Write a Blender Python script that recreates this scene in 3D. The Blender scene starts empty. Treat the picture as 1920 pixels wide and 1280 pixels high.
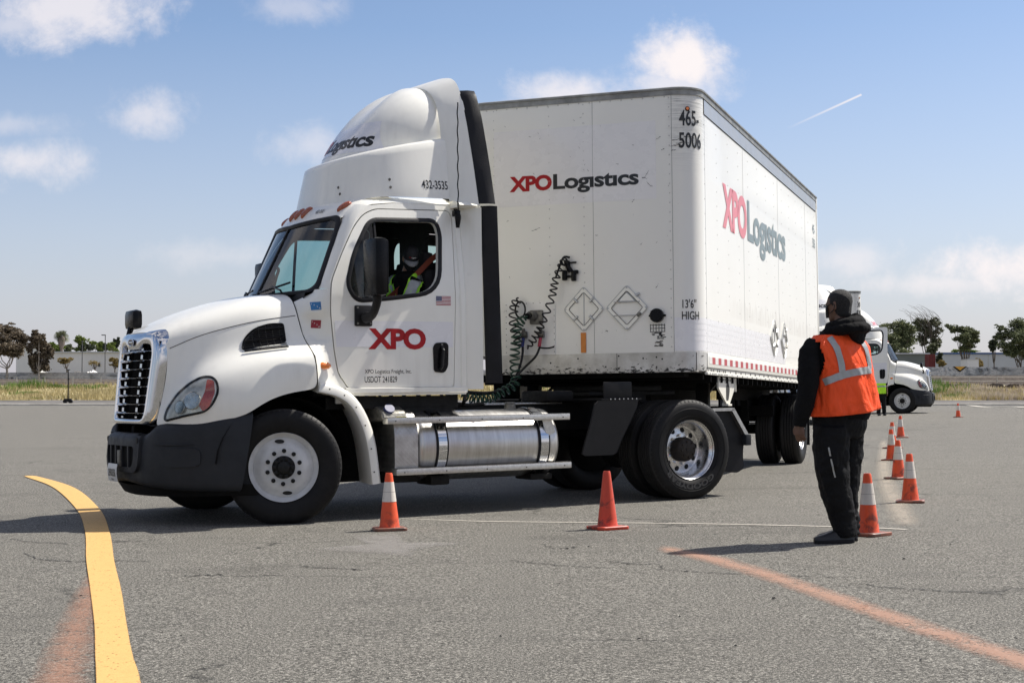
import bpy, bmesh, math, random
from math import sin, cos, pi, radians, sqrt, atan2
from mathutils import Vector, Matrix, Euler
from mathutils.bvhtree import BVHTree
from mathutils.geometry import tessellate_polygon

random.seed(7)
scene = bpy.context.scene
COL = scene.collection

# ------------------------------------------------------------------ camera
# the lot falls gently towards the left: everything near stands on this tilted plane
SLOPE = 0.0133
LOT = Matrix.Rotation(-SLOPE, 4, 'Y')
CAM_H, CAM_PITCH = 1.1395, 0.0325
cam_data = bpy.data.cameras.new("camera")
cam = bpy.data.objects.new("camera", cam_data)
COL.objects.link(cam)
cam_data.sensor_width = 36.0
cam_data.lens = 2755.3 / 1920 * 36
cam_data.clip_start = 0.1
cam_data.clip_end = 6000
cam.matrix_world = Matrix.Translation((0, 0, CAM_H)) @ Matrix.Rotation(radians(90) + CAM_PITCH, 4, 'X')
scene.camera = cam

# ------------------------------------------------------------------ light
SUN_AZ = radians(25.5)      # direction towards the sun, measured from +X (right) to +Y (away)
SUN_EL = radians(52.5)
sun_data = bpy.data.lights.new("sun", 'SUN')
sun_data.energy = 4.8
sun_data.angle = radians(0.53)
sun_data.color = (1.0, 0.945, 0.865)
sun = bpy.data.objects.new("sun", sun_data)
COL.objects.link(sun)
sd = Vector((cos(SUN_EL) * cos(SUN_AZ), cos(SUN_EL) * sin(SUN_AZ), sin(SUN_EL)))
sun.rotation_euler = sd.to_track_quat('Z', 'Y').to_euler()
sun.location = (30, 20, 60)

scene.view_settings.view_transform = 'Standard'
scene.view_settings.look = 'None'
scene.view_settings.exposure = 0.50
scene.view_settings.gamma = 1.0


class NT:
    """small helper round a node tree"""
    def __init__(s, tree):
        s.t = tree; s.n = tree.nodes; s.l = tree.links

    def _in(s, node, key, val):
        if val is None: return
        sock = node.inputs[key]
        if hasattr(val, 'is_output') or isinstance(val, bpy.types.NodeSocket):
            s.l.new(val, sock)
        else:
            sock.default_value = val

    def math(s, op, a, b=None, c=None, clamp=False):
        n = s.n.new('ShaderNodeMath'); n.operation = op; n.use_clamp = clamp
        s._in(n, 0, a); s._in(n, 1, b); s._in(n, 2, c)
        return n.outputs[0]

    def vmath(s, op, a, b=None):
        n = s.n.new('ShaderNodeVectorMath'); n.operation = op
        s._in(n, 0, a); s._in(n, 1, b)
        return n.outputs[0]

    def noise(s, vec, scale, detail=4, rough=0.55, dist=0.0, out=0):
        n = s.n.new('ShaderNodeTexNoise')
        s._in(n, 'Vector', vec); n.inputs['Scale'].default_value = scale
        n.inputs['Detail'].default_value = detail; n.inputs['Roughness'].default_value = rough
        n.inputs['Distortion'].default_value = dist
        return n.outputs[out]

    def voro(s, vec, scale, feature='F1', out='Distance', rnd=1.0):
        n = s.n.new('ShaderNodeTexVoronoi'); n.feature = feature
        s._in(n, 'Vector', vec); n.inputs['Scale'].default_value = scale
        n.inputs['Randomness'].default_value = rnd
        return n.outputs[out]

    def ramp(s, fac, stops, interp='LINEAR'):
        n = s.n.new('ShaderNodeValToRGB'); s._in(n, 0, fac)
        n.color_ramp.interpolation = interp
        el = n.color_ramp.elements
        while len(el) < len(stops): el.new(0.5)
        for e, (p, c) in zip(el, stops):
            e.position = p
            e.color = (c, c, c, 1) if isinstance(c, (int, float)) else (*c, 1)
        return n.outputs[0]

    def maprange(s, v, a, b, c=0.0, d=1.0, smooth=False):
        n = s.n.new('ShaderNodeMapRange'); n.clamp = True
        if smooth: n.interpolation_type = 'SMOOTHSTEP'
        s._in(n, 0, v)
        for i, x in enumerate((a, b, c, d)): n.inputs[i + 1].default_value = x
        return n.outputs[0]

    def mix(s, fac, a, b, mode='MIX'):
        n = s.n.new('ShaderNodeMix'); n.data_type = 'RGBA'; n.blend_type = mode
        s._in(n, 0, fac)
        s._in(n, 6, (*a, 1) if isinstance(a, tuple) else a)
        s._in(n, 7, (*b, 1) if isinstance(b, tuple) else b)
        return n.outputs[2]

    def coord(s, which='Object'):
        return s.n.new('ShaderNodeTexCoord').outputs[which]

    def sep(s, v):
        n = s.n.new('ShaderNodeSeparateXYZ'); s._in(n, 0, v); return n.outputs

    def comb(s, x, y, z):
        n = s.n.new('ShaderNodeCombineXYZ'); s._in(n, 0, x); s._in(n, 1, y); s._in(n, 2, z); return n.outputs[0]

    def scale(s, v, sc):
        return s.vmath('MULTIPLY', v, sc)

    def bump(s, h, strength=0.3, dist=0.01, normal=None):
        n = s.n.new('ShaderNodeBump'); s._in(n, 'Height', h)
        n.inputs['Strength'].default_value = strength; n.inputs['Distance'].default_value = dist
        if normal is not None: s._in(n, 'Normal', normal)
        return n.outputs[0]


# ------------------------------------------------------------------ sky (world)
world = bpy.data.worlds.new("World")
scene.world = world
world.use_nodes = True
wt = NT(world.node_tree)
wt.n.clear()
sky = wt.n.new('ShaderNodeTexSky')
sky.sky_type = 'NISHITA'
sky.sun_disc = False
sky.sun_elevation = SUN_EL
sky.sun_rotation = radians(90) - SUN_AZ
sky.altitude = 0
sky.air_density = 1.0
sky.dust_density = 1.2
sky.ozone_density = 1.6
d = wt.sep(wt.vmath('NORMALIZE', wt.coord('Generated')))
yy = wt.math('MAXIMUM', d[1], 0.02)
u = wt.math('DIVIDE', d[0], yy)
w = wt.math('DIVIDE', d[2], yy)
uw = wt.comb(u, w, 0.0)
warp = wt.noise(uw, 14, 6, 0.62, 0.3)
warp2 = wt.noise(uw, 48, 6, 0.65, 0.2)
nz = wt.math('ADD', wt.math('MULTIPLY', wt.math('SUBTRACT', warp, 0.5), 2.3),
             wt.math('MULTIPLY', wt.math('SUBTRACT', warp2, 0.5), 1.3))
CLOUDS = [(-.25, .190, .036, .020, .55), (-.335, .155, .045, .018, .62), (-.137, .167, .034, .018, .42),
          (.045, .203, .050, .018, .75), (.122, .226, .036, .026, 1.0), (.110, .208, .034, .012, .7),
          (.345, .083, .078, .024, 1.0), (.30, .072, .07, .010, .6), (.225, .088, .036, .014, .5), (-.155, .262, .036, .015, .35),
          (-.30, .262, .085, .026, .75), (-.345, .25, .05, .012, .5), (-.20, .09, .05, .012, .3), (-.35, .18, .05, .01, .3)]
acc = None
for cx, cy, rx, ry, amp in CLOUDS:
    a = wt.math('DIVIDE', wt.math('SUBTRACT', u, cx), rx)
    b = wt.math('DIVIDE', wt.math('SUBTRACT', w, cy), ry)
    r = wt.math('SQRT', wt.math('ADD', wt.math('MULTIPLY', a, a), wt.math('MULTIPLY', b, b)))
    m = wt.math('SUBTRACT', 1.05, r)
    m = wt.math('ADD', m, nz)
    m = wt.maprange(m, -0.12, 1.05, 0.0, amp, True)
    acc = m if acc is None else wt.math('MAXIMUM', acc, m)
front = wt.maprange(d[1], 0.05, 0.3)
acc = wt.math('MULTIPLY', acc, front)
# thin condensation trail
p0, p1 = (.1925, .180), (.2395, .2015)
L2 = (p1[0] - p0[0]) ** 2 + (p1[1] - p0[1]) ** 2
tx = wt.math('MULTIPLY', wt.math('SUBTRACT', u, p0[0]), (p1[0] - p0[0]) / L2)
ty = wt.math('MULTIPLY', wt.math('SUBTRACT', w, p0[1]), (p1[1] - p0[1]) / L2)
tt = wt.math('ADD', tx, ty)
nx_, ny_ = -(p1[1] - p0[1]) / sqrt(L2), (p1[0] - p0[0]) / sqrt(L2)
dd = wt.math('ABSOLUTE', wt.math('ADD', wt.math('MULTIPLY', wt.math('SUBTRACT', u, p0[0]), nx_),
                                 wt.math('MULTIPLY', wt.math('SUBTRACT', w, p0[1]), ny_)))
tr = wt.math('MULTIPLY', wt.maprange(dd, 0.0002, 0.0011, 1.0, 0.0, True),
             wt.math('MULTIPLY', wt.maprange(tt, -0.1, 0.8), wt.maprange(tt, 1.0, 0.99)))
tr = wt.math('MULTIPLY', wt.math('MULTIPLY', tr, front), 0.75)
# clouds added outside the view, for reflections and fill on shaded faces
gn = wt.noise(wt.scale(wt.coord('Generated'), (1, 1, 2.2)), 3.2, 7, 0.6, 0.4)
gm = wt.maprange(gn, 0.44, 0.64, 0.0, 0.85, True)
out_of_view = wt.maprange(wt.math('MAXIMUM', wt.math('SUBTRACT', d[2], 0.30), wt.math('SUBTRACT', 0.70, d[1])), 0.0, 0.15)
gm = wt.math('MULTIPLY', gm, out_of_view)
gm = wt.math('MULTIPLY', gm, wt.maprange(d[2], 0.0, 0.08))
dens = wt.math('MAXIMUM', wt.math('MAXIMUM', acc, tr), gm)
base = wt.mix(1.0, sky.outputs[0], (.93, .97, 1.07), 'MULTIPLY')
# pale mauve haze band low over the horizon
low = wt.maprange(d[2], -0.02, 0.24, 0.72, 0.0)
base = wt.mix(low, base, (4.85, 4.65, 5.3))
# extra brightness put into the low sky ahead of the camera only
gain = wt.math('ADD', 1.0, wt.math('MULTIPLY', wt.maprange(d[1], .2, .9), wt.maprange(d[2], .42, .10, 0, .26)))
base = wt.vmath('MULTIPLY', base, wt.comb(gain, gain, gain))
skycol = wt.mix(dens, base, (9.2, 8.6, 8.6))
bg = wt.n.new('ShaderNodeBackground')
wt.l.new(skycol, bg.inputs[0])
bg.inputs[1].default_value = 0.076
wo = wt.n.new('ShaderNodeOutputWorld')
wt.l.new(bg.outputs[0], wo.inputs[0])


# ------------------------------------------------------------------ materials
MATS = {}

def new_mat(name):
    m = bpy.data.materials.new(name); m.use_nodes = True
    t = NT(m.node_tree); t.n.clear()
    out = t.n.new('ShaderNodeOutputMaterial')
    b = t.n.new('ShaderNodeBsdfPrincipled')
    t.l.new(b.outputs[0], out.inputs[0])
    MATS[name] = m
    return m, t, b, out

def setb(t, b, **kw):
    alias = dict(color='Base Color', rough='Roughness', metal='Metallic', spec='Specular IOR Level', coat='Coat Weight',
                 coatr='Coat Roughness', normal='Normal', emis='Emission Color', emiss='Emission Strength',
                 alpha='Alpha', sheen='Sheen Weight', trans='Transmission Weight', ior='IOR', sss='Subsurface Weight')
    for k, v in kw.items():
        if isinstance(v, tuple) and len(v) == 3: v = (*v, 1)
        t._in(b, alias[k], v)

def simple(name, color, rough=0.5, metal=0.0, var=0.12, scale=12.0, bump=0.0, bscale=60.0, **kw):
    """plain material with some large and small variation so nothing is perfectly flat"""
    m, t, b, o = new_mat(name)
    co = t.coord('Object')
    n = t.noise(co, scale, 5, 0.6)
    c = t.mix(t.maprange(n, 0.3, 0.7), tuple(x * (1 - var) for x in color), tuple(min(1, x * (1 + var)) for x in color))
    setb(t, b, color=c, metal=metal, **kw)
    r = t.maprange(t.noise(co, scale * 2.3, 4, 0.6), 0.3, 0.7, max(0, rough - 0.08), min(1, rough + 0.08))
    setb(t, b, rough=r)
    if bump:
        setb(t, b, normal=t.bump(t.noise(co, bscale, 5, 0.6), bump, 0.01))
    return m

def paint(name, color, dirt=(.36, .33, .28), amount=0.25):
    """old white truck paint: gloss coat, faint road film, small specks and runs"""
    m, t, b, o = new_mat(name)
    co = t.coord('Object')
    big = t.noise(co, 2.2, 6, 0.6)
    runs = t.noise(t.scale(co, (9, 9, 0.8)), 1.6, 5, 0.6)
    f = t.math('MULTIPLY', t.maprange(big, 0.4, 0.75), t.maprange(runs, 0.42, 0.75))
    z = t.sep(co)[2]
    f = t.math('ADD', t.math('MULTIPLY', f, amount), t.math('MULTIPLY', t.maprange(z, 1.5, 0.5), amount * 0.55))
    spk = t.maprange(t.voro(co, 17), 0.035, 0.015)
    c = t.mix(f, color, dirt)
    c = t.mix(t.math('MULTIPLY', spk, 0.35), c, (.12, .10, .08))
    setb(t, b, color=c, rough=t.maprange(big, 0.3, 0.7, 0.26, 0.40), coat=0.5, coatr=0.12)
    setb(t, b, normal=t.bump(t.noise(co, 3.0, 3, 0.5), 0.05, 0.02))
    return m

paint('truck_white', (.82, .81, .745))
simple('chrome', (.62, .63, .65), 0.06, 1.0, 0.05, 5)
simple('aluminium', (.62, .62, .60), 0.30, 1.0, 0.10, 8, 0.05, 120)
simple('lamp_bowl', (.50, .49, .46), 0.22, 1.0, 0.35, 18, 0.1, 60)
simple('lamp_silver', (.66, .66, .63), 0.35, .5, 0.3, 14, 0.15, 40)
simple('rail_aluminium', (.58, .57, .54), 0.42, 1.0, 0.15, 30, 0.1, 90)
simple('black_plastic', (.009, .009, .010), 0.45, 0, 0.2, 6, 0.10, 240, spec=.25)
simple('gloss_black', (.005, .005, .006), 0.25, 0, 0.2, 6, spec=.16)
simple('bumper_plastic', (.020, .022, .026), 0.55, 0, 0.14, 5, 0.15, 300, spec=.25)
simple('frame_black', (.005, .005, .005), 0.62, 0.0, 0.5, 9, 0.25, 60, spec=.25)
simple('under_black', (.003, .003, .003), 0.9, 0.0, 0.5, 9, spec=.25)
simple('rubber', (.010, .010, .012), 0.5, 0, 0.25, 4, 0.15, 50, spec=.25)
simple('interior', (.030, .030, .032), 0.75, 0, 0.3, 5, 0.2, 90, spec=.25)
simple('interior_grey', (.10, .10, .105), 0.8, 0, 0.2, 5, 0.2, 90)
simple('amber', (.80, .20, .02), 0.18, 0, 0.2, 20, 0.3, 200, coat=1.0)
simple('dark_amber', (.30, .055, .012), 0.2, 0, 0.3, 20, 0.3, 200, coat=1.0)
simple('red_reflector', (.45, .04, .02), 0.25, 0, 0.15, 30, 0.3, 300, coat=1.0)
simple('logo_red', (.36, .010, .014), 0.4, 0, 0.12, 4, spec=.25)
simple('logo_black', (.012, .013, .014), 0.35, 0, 0.2, 6)
simple('faded_red', (.66, .21, .24), 0.4, 0, 0.06, 2)
simple('faded_grey', (.20, .25, .26), 0.4, 0, 0.08, 2)
simple('rim_white', (.58, .585, .58), 0.38, 0, 0.15, 7, 0.05, 80, coat=0.2)
simple('hub_black', (.010, .010, .010), 0.42, 0.1, 0.4, 30, 0.3, 80, spec=.25)
simple('hub_rust', (.022, .016, .012), 0.65, 0.2, 0.5, 18, 0.3, 70)
simple('band_grey', (.46, .47, .48), 0.38, 0.6, 0.06, 3)
simple('film_white', (.75, .745, .76), 0.28, 0, 0.02, 2, coat=0.4)
simple('refl_white', (.68, .68, .66), 0.4, 0, 0.08, 30)
simple('refl_red', (.42, .035, .045), 0.35, 0, 0.12, 30)
simple('hole_dark', (.015, .015, .015), 0.8)
simple('orange_tape', (.62, .21, .03), 0.5, 0, 0.1, 20)
simple('hose_black', (.012, .012, .012), 0.35, 0, 0.2, 20, spec=.25)
simple('hose_green', (.010, .050, .028), 0.35, 0, 0.25, 20)
simple('grip_blue', (.03, .045, .20), 0.45); simple('grip_red', (.33, .03, .06), 0.45)
simple('cast_metal', (.16, .155, .14), 0.5, 0.6, 0.35, 30, 0.3, 80)
simple('sticker_blue', (.03, .17, .40), 0.4); simple('sticker_red', (.28, .015, .03), 0.4)
simple('sticker_white', (.7, .7, .7), 0.4)
simple('flag_blue', (.03, .04, .12), 0.4); simple('plate_white', (.62, .62, .60), 0.4, 0, 0.1, 30)
simple('yellow_label', (.6, .5, .02), 0.4)
simple('strap_red', (.22, .045, .02), 0.7, 0, 0.15, 40, 0.2, 400)
simple('hi_vis_yellow', (.42, .90, .05), 0.6, 0, 0.08, 20)
simple('skin_light', (.42, .22, .15), 0.55, 0, 0.08, 12)
simple('mask_black', (.010, .010, .011), 0.85)
simple('cap_black', (.013, .013, .014), 0.75, 0, 0.2, 20, 0.2, 300)
simple('cap_grey', (.22, .22, .22), 0.8, 0, 0.1, 40, 0.2, 300)

def m_glass(name, tint, refl=1.0):
    m, t, b, out = new_mat(name)
    t.n.remove(b)
    tr = t.n.new('ShaderNodeBsdfTransparent'); tr.inputs[0].default_value = (*tint, 1)
    gl = t.n.new('ShaderNodeBsdfGlossy'); gl.inputs['Roughness'].default_value = 0.015
    fr = t.n.new('ShaderNodeFresnel'); fr.inputs[0].default_value = 1.5
    co = t.coord('Object')
    film = t.maprange(t.noise(t.scale(co, (3, 3, 1)), 2.0, 5, 0.6), 0.45, 0.8, 0.0, 0.10)
    f = t.math('ADD', t.math('MULTIPLY', fr.outputs[0], refl), 0.0, clamp=True)
    mx = t.n.new('ShaderNodeMixShader'); t.l.new(f, mx.inputs[0])
    t.l.new(tr.outputs[0], mx.inputs[1]); t.l.new(gl.outputs[0], mx.inputs[2])
    df = t.n.new('ShaderNodeBsdfDiffuse'); df.inputs[0].default_value = (.5, .5, .47, 1)
    m2 = t.n.new('ShaderNodeMixShader'); t.l.new(film, m2.inputs[0])
    t.l.new(mx.outputs[0], m2.inputs[1]); t.l.new(df.outputs[0], m2.inputs[2])
    t.l.new(m2.outputs[0], out.inputs[0])
    return m
m_glass('windshield_glass', (.60, .74, .74), 1.0)
m_glass('window_glass', (.50, .72, .72), 1.0)
m_glass('lens_glass', (.93, .95, .93), 1.1)

def m_tyre(name, dusty=0.25):
    m, t, b, o = new_mat(name)
    co = t.coord('Object')
    n = t.noise(co, 7, 6, 0.65)
    c = t.mix(t.maprange(n, 0.45, 0.8, 0, dusty), (.006, .006, .0065), (.05, .046, .042))
    s = t.sep(co)
    rad = t.math('SQRT', t.math('ADD', t.math('MULTIPLY', s[0], s[0]), t.math('MULTIPLY', s[2], s[2])))
    ring = t.math('SINE', t.math('MULTIPLY', rad, 420))
    h = t.math('ADD', t.noise(co, 90, 4, 0.6), t.math('MULTIPLY', ring, 0.15))
    tread = t.maprange(rad, 0.492, 0.500)
    c = t.mix(t.math('MULTIPLY', tread, 0.30), c, (.06, .058, .055))
    setb(t, b, color=c, spec=.22, rough=t.maprange(n, .3, .7, 0.5, 0.65), normal=t.bump(h, 0.25, 0.004))
    return m
m_tyre('tyre')

def m_polished():
    m, t, b, o = new_mat('polished_rim')
    co = t.coord('Object')
    n = t.noise(co, 12, 6, 0.65)
    c = t.mix(t.maprange(n, 0.45, 0.75, 0, 0.45), (.70, .70, .70), (.30, .27, .23))
    setb(t, b, color=c, metal=1.0, rough=t.maprange(n, .35, .7, 0.16, 0.42))
m_polished()

def m_tank():
    m, t, b, o = new_mat('tank_metal')
    co = t.coord('Object')
    n = t.noise(t.scale(co, (30, 3, 3)), 1.0, 6, 0.7)
    n2 = t.noise(t.scale(co, (4, 4, 4)), 1.0, 5, 0.6)
    c = t.mix(t.maprange(n, 0.35, 0.7), (.50, .49, .475), (.66, .655, .64))
    c = t.mix(t.maprange(n2, 0.5, 0.8, 0, .3), c, (.30, .27, .23))
    setb(t, b, color=c, metal=1.0, rough=t.maprange(n, .3, .7, .30, .42), normal=t.bump(n, 0.06, 0.01))
m_tank()

def m_diamond():
    m, t, b, o = new_mat('diamond_plate')
    co = t.coord('Object')
    s = t.sep(co)
    a = t.math('SINE', t.math('MULTIPLY', t.math('ADD', s[0], s[2]), 150))
    c2 = t.math('SINE', t.math('MULTIPLY', t.math('SUBTRACT', s[0], s[2]), 150))
    h = t.maprange(t.math('MAXIMUM', t.math('MULTIPLY', a, 1.0), c2), 0.75, 0.98)
    n = t.noise(co, 9, 5, 0.6)
    c = t.mix(t.maprange(n, .35, .7), (.40, .39, .38), (.60, .60, .585))
    setb(t, b, color=c, metal=1.0, rough=0.36, normal=t.bump(h, 0.5, 0.004))
m_diamond()

def m_trailer(name):
    m, t, b, o = new_mat(name)
    co = t.coord('Object')
    s = t.sep(co)
    base = (.80, .79, .74)
    big = t.noise(co, 1.4, 6, 0.6)
    c = t.mix(t.maprange(big, .35, .75, 0, .16), base, (.62, .59, .53))
    # vertical streaks of grime on the lower half of the long side
    st = t.noise(t.scale(co, (7, 7, 0.55)), 1.0, 5, 0.6)
    hgt = t.noise(t.scale(co, (5.5, 5.5, 0.02)), 1.0, 3, 0.7)
    top = t.math('ADD', 1.72, t.math('MULTIPLY', hgt, 0.62))
    below = t.maprange(t.math('SUBTRACT', top, s[2]), 0.0, 0.02)
    above = t.maprange(s[2], 1.82, 1.84)
    f = t.math('MULTIPLY', t.math('MULTIPLY', below, above), t.maprange(st, .40, .62, 0.05, .30))
    f = t.math('MULTIPLY', f, t.maprange(s[0], 1.2, 2.6))
    c = t.mix(f, c, (.42, .38, .32))
    # scratches and rub marks, dense near the top front corner
    sc = t.noise(t.scale(co, (3, 3, 60)), 1.0, 6, 0.75, 1.0)
    near = t.math('MULTIPLY', t.maprange(s[2], 3.2, 3.95), t.maprange(s[1], -0.95, -1.08))
    near = t.math('MULTIPLY', near, t.maprange(s[0], 0.55, 0.2))
    c = t.mix(t.math('MULTIPLY', t.maprange(sc, .44, .66), t.math('MULTIPLY', near, 0.62)), c, (.07, .08, .075))
    c = t.mix(t.maprange(sc, .64, .75, 0, .10), c, (.3, .29, .27))
    spk = t.maprange(t.voro(co, 9), 0.030, 0.012)
    c = t.mix(t.math('MULTIPLY', spk, .6), c, (.10, .09, .08))
    bmp = t.noise(t.scale(co, (1, 1, .5)), 1.6, 3, 0.5)
    setb(t, b, color=c, rough=0.34, coat=0.25, coatr=0.15, normal=t.bump(bmp, 0.12, 0.03))
m_trailer('trailer_white')

def m_rail():
    m, t, b, o = new_mat('trailer_rail')
    co = t.coord('Object'); s = t.sep(co)
    n = t.noise(co, 3.0, 6, 0.65)
    c = t.mix(t.maprange(n, .38, .68), (.62, .61, .58), (.36, .34, .30))
    n2 = t.noise(t.scale(co, (1, 1, 2)), 16, 7, 0.7)
    low = t.maprange(s[2], 1.32, 1.20)
    k = t.maprange(t.math('ADD', n2, t.math('MULTIPLY', low, 0.16)), .66, .70)
    c = t.mix(k, c, (.02, .018, .016))
    setb(t, b, color=c, metal=0.35, rough=.42)
m_rail()

simple('rail_old', (.26, .26, .245), .5, .4, .35, 6, .1, 60)
simple('trailer_rivet', (.55, .54, .52), .4, .3)
simple('nose_film', (.78, .765, .755), .28, 0, .02, 2, coat=.4)
simple('service_white', (.78, .77, .74), .4, 0, .08, 5)


# ------------------------------------------------------------------ object helpers
def tag(o, label=None, cat=None, group=None, kind=None):
    if label: o['label'] = label
    if cat: o['category'] = cat
    if group: o['group'] = group
    if kind: o['kind'] = kind
    return o

def empty(name, mat, label, cat, group=None):
    o = bpy.data.objects.new(name, None)
    COL.objects.link(o)
    o.empty_display_size = 0.2
    o.matrix_world = mat
    return tag(o, label, cat, group)

def children(o):
    return [c for c in bpy.data.objects if c.parent == o]

def copy_tree(o, parent=None, skip=(), kids=None):
    if kids is None:
        kids = {}
        for x in bpy.data.objects:
            if x.parent: kids.setdefault(x.parent.name, []).append(x)
    c = o.copy(); COL.objects.link(c)
    c.parent = parent
    for ch in kids.get(o.name, []):
        if ch.name.split('.')[0] in skip: continue
        copy_tree(ch, c, skip, kids)
    return c

class MB:
    """collects geometry, then links it as one mesh object"""
    def __init__(s, xf=None):
        s.v = []; s.f = []; s.m = []; s.xf = xf or Matrix.Identity(4)

    def add(s, verts, faces, mat=0):
        n = len(s.v)
        s.v += [tuple(s.xf @ Vector(p)) for p in verts]
        s.f += [tuple(i + n for i in f) for f in faces]
        s.m += [mat] * len(faces)
        return s

    def box(s, lo, hi, mat=0, rot=None, ch=0.0):
        """box from corner to corner, edges chamfered by ch"""
        c = [(a + b) / 2 for a, b in zip(lo, hi)]
        h = [abs(b - a) / 2 for a, b in zip(lo, hi)]
        M = Matrix.Translation(c) @ (rot.to_4x4() if rot else Matrix.Identity(4))
        if ch <= 0:
            v = [M @ Vector((x * h[0], y * h[1], z * h[2])) for x in (-1, 1) for y in (-1, 1) for z in (-1, 1)]
            f = [(0, 1, 3, 2), (4, 6, 7, 5), (0, 4, 5, 1), (2, 3, 7, 6), (0, 2, 6, 4), (1, 5, 7, 3)]
            return s.add(v, f, mat)
        bm = bmesh.new()
        bmesh.ops.create_cube(bm, size=2)
        for vv in bm.verts: vv.co = Vector((vv.co.x * h[0], vv.co.y * h[1], vv.co.z * h[2]))
        bmesh.ops.bevel(bm, geom=bm.edges[:], offset=min(ch, min(h) * 0.95), segments=2, profile=0.6, affect='EDGES')
        bm.verts.index_update()
        v = [M @ vv.co for vv in bm.verts]; f = [tuple(x.index for x in ff.verts) for ff in bm.faces]
        bm.free()
        return s.add(v, f, mat)

    def tube(s, pts, r, n=10, mat=0, caps=True, closed=False):
        pts = [Vector(p) for p in pts]
        N = len(pts)
        rs = r if isinstance(r, (list, tuple)) else [r] * N
        rings = []
        up = None
        for i, p in enumerate(pts):
            if closed: t = (pts[(i + 1) % N] - pts[i - 1])
            else: t = (pts[min(i + 1, N - 1)] - pts[max(i - 1, 0)])
            t.normalize()
            if up is None:
                a = Vector((0, 0, 1)) if abs(t.z) < 0.9 else Vector((1, 0, 0))
                up = (a - t * a.dot(t)).normalized()
            else:
                up = (up - t * up.dot(t)).normalized()
            b = t.cross(up)
            rings.append([p + (up * cos(2 * pi * k / n) + b * sin(2 * pi * k / n)) * rs[i] for k in range(n)])
        return s.loft(rings, mat=mat, caps=caps and not closed, wrap=closed)

    def loft(s, rings, mat=0, caps=True, closed=True, wrap=False):
        n = len(rings[0]); v = [p for r in rings for p in r]; f = []
        R = len(rings)
        for i in range(R if wrap else R - 1):
            j = (i + 1) % R
            for k in range(n if closed else n - 1):
                k2 = (k + 1) % n
                f.append((i * n + k, i * n + k2, j * n + k2, j * n + k))
        if caps and closed and not wrap:
            f.append(tuple(reversed(range(n)))); f.append(tuple((R - 1) * n + k for k in range(n)))
        return s.add(v, f, mat)

    def grid(s, rows, mat=0, flip=False):
        n = len(rows[0]); v = [p for r in rows for p in r]; f = []
        for i in range(len(rows) - 1):
            for k in range(n - 1):
                q = (i * n + k, i * n + k + 1, (i + 1) * n + k + 1, (i + 1) * n + k)
                f.append(tuple(reversed(q)) if flip else q)
        return s.add(v, f, mat)

    def lathe(s, prof, n=48, axis='Y', c=(0, 0, 0), mat=0, closed=False, a0=0, a1=2 * pi):
        """prof: list of (radius, position along axis)"""
        rows = []
        full = abs(a1 - a0 - 2 * pi) < 1e-6
        for r, h in prof:
            row = []
            for k in range(n if full else n + 1):
                a = a0 + (a1 - a0) * k / n
                if axis == 'Y': p = (c[0] + r * cos(a), c[1] + h, c[2] + r * sin(a))
                elif axis == 'Z': p = (c[0] + r * cos(a), c[1] + r * sin(a), c[2] + h)
                else: p = (c[0] + h, c[1] + r * cos(a), c[2] + r * sin(a))
                row.append(p)
            rows.append(row)
        return s.loft(rows, mat=mat, caps=False, closed=full, wrap=closed)

    def disc(s, c, r, axis='Y', n=20, mat=0, h=0.0, r2=None):
        """short capped cylinder"""
        r2 = r if r2 is None else r2
        if h == 0:
            v = []
            for k in range(n):
                a = 2 * pi * k / n
                v.append((c[0] + r * cos(a), c[1], c[2] + r * sin(a)) if axis == 'Y' else
                         (c[0], c[1] + r * cos(a), c[2] + r * sin(a)) if axis == 'X' else
                         (c[0] + r * cos(a), c[1] + r * sin(a), c[2]))
            return s.add(v, [tuple(range(n))], mat)
        rr = []
        for q, rad in ((0, r), (h, r2)):
            row = []
            for k in range(n):
                a = 2 * pi * k / n
                row.append((c[0] + rad * cos(a), c[1] + q, c[2] + rad * sin(a)) if axis == 'Y' else
                           (c[0] + q, c[1] + rad * cos(a), c[2] + rad * sin(a)) if axis == 'X' else
                           (c[0] + rad * cos(a), c[1] + rad * sin(a), c[2] + q))
            rr.append(row)
        return s.loft(rr, mat=mat)

    def panel(s, outline, holes, fn, fn_in=None, cuts=(), mat=0, mat_in=None, mat_edge=None):
        """flat 2D polygon with holes, cut into strips at v=cuts, mapped by fn(u,v); fn_in gives the inner skin"""
        loops = [outline] + list(holes)
        flat = [Vector((a, b, 0)) for lp in loops for a, b in lp]
        tris = tessellate_polygon([[Vector((a, b, 0)) for a, b in lp] for lp in loops])
        bm = bmesh.new()
        bv = [bm.verts.new(p) for p in flat]
        for tr_ in tris:
            try: bm.faces.new([bv[i] for i in tr_])
            except ValueError: pass
        for ax, val in cuts:
            nrm = (1, 0, 0) if ax == 'u' else (0, 1, 0)
            co = (val, 0, 0) if ax == 'u' else (0, val, 0)
            bmesh.ops.bisect_plane(bm, geom=bm.verts[:] + bm.edges[:] + bm.faces[:], plane_co=co, plane_no=nrm, dist=1e-6)
        bmesh.ops.recalc_face_normals(bm, faces=bm.faces[:])
        bm.verts.index_update()
        V = [tuple(v.co) for v in bm.verts]
        F = [tuple(v.index for v in f.verts) for f in bm.faces]
        B = [(e.verts[0].index, e.verts[1].index) for e in bm.edges if len(e.link_faces) == 1]
        bm.free()
        s.add([fn(a, b) for a, b, _ in V], F, mat)
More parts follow.
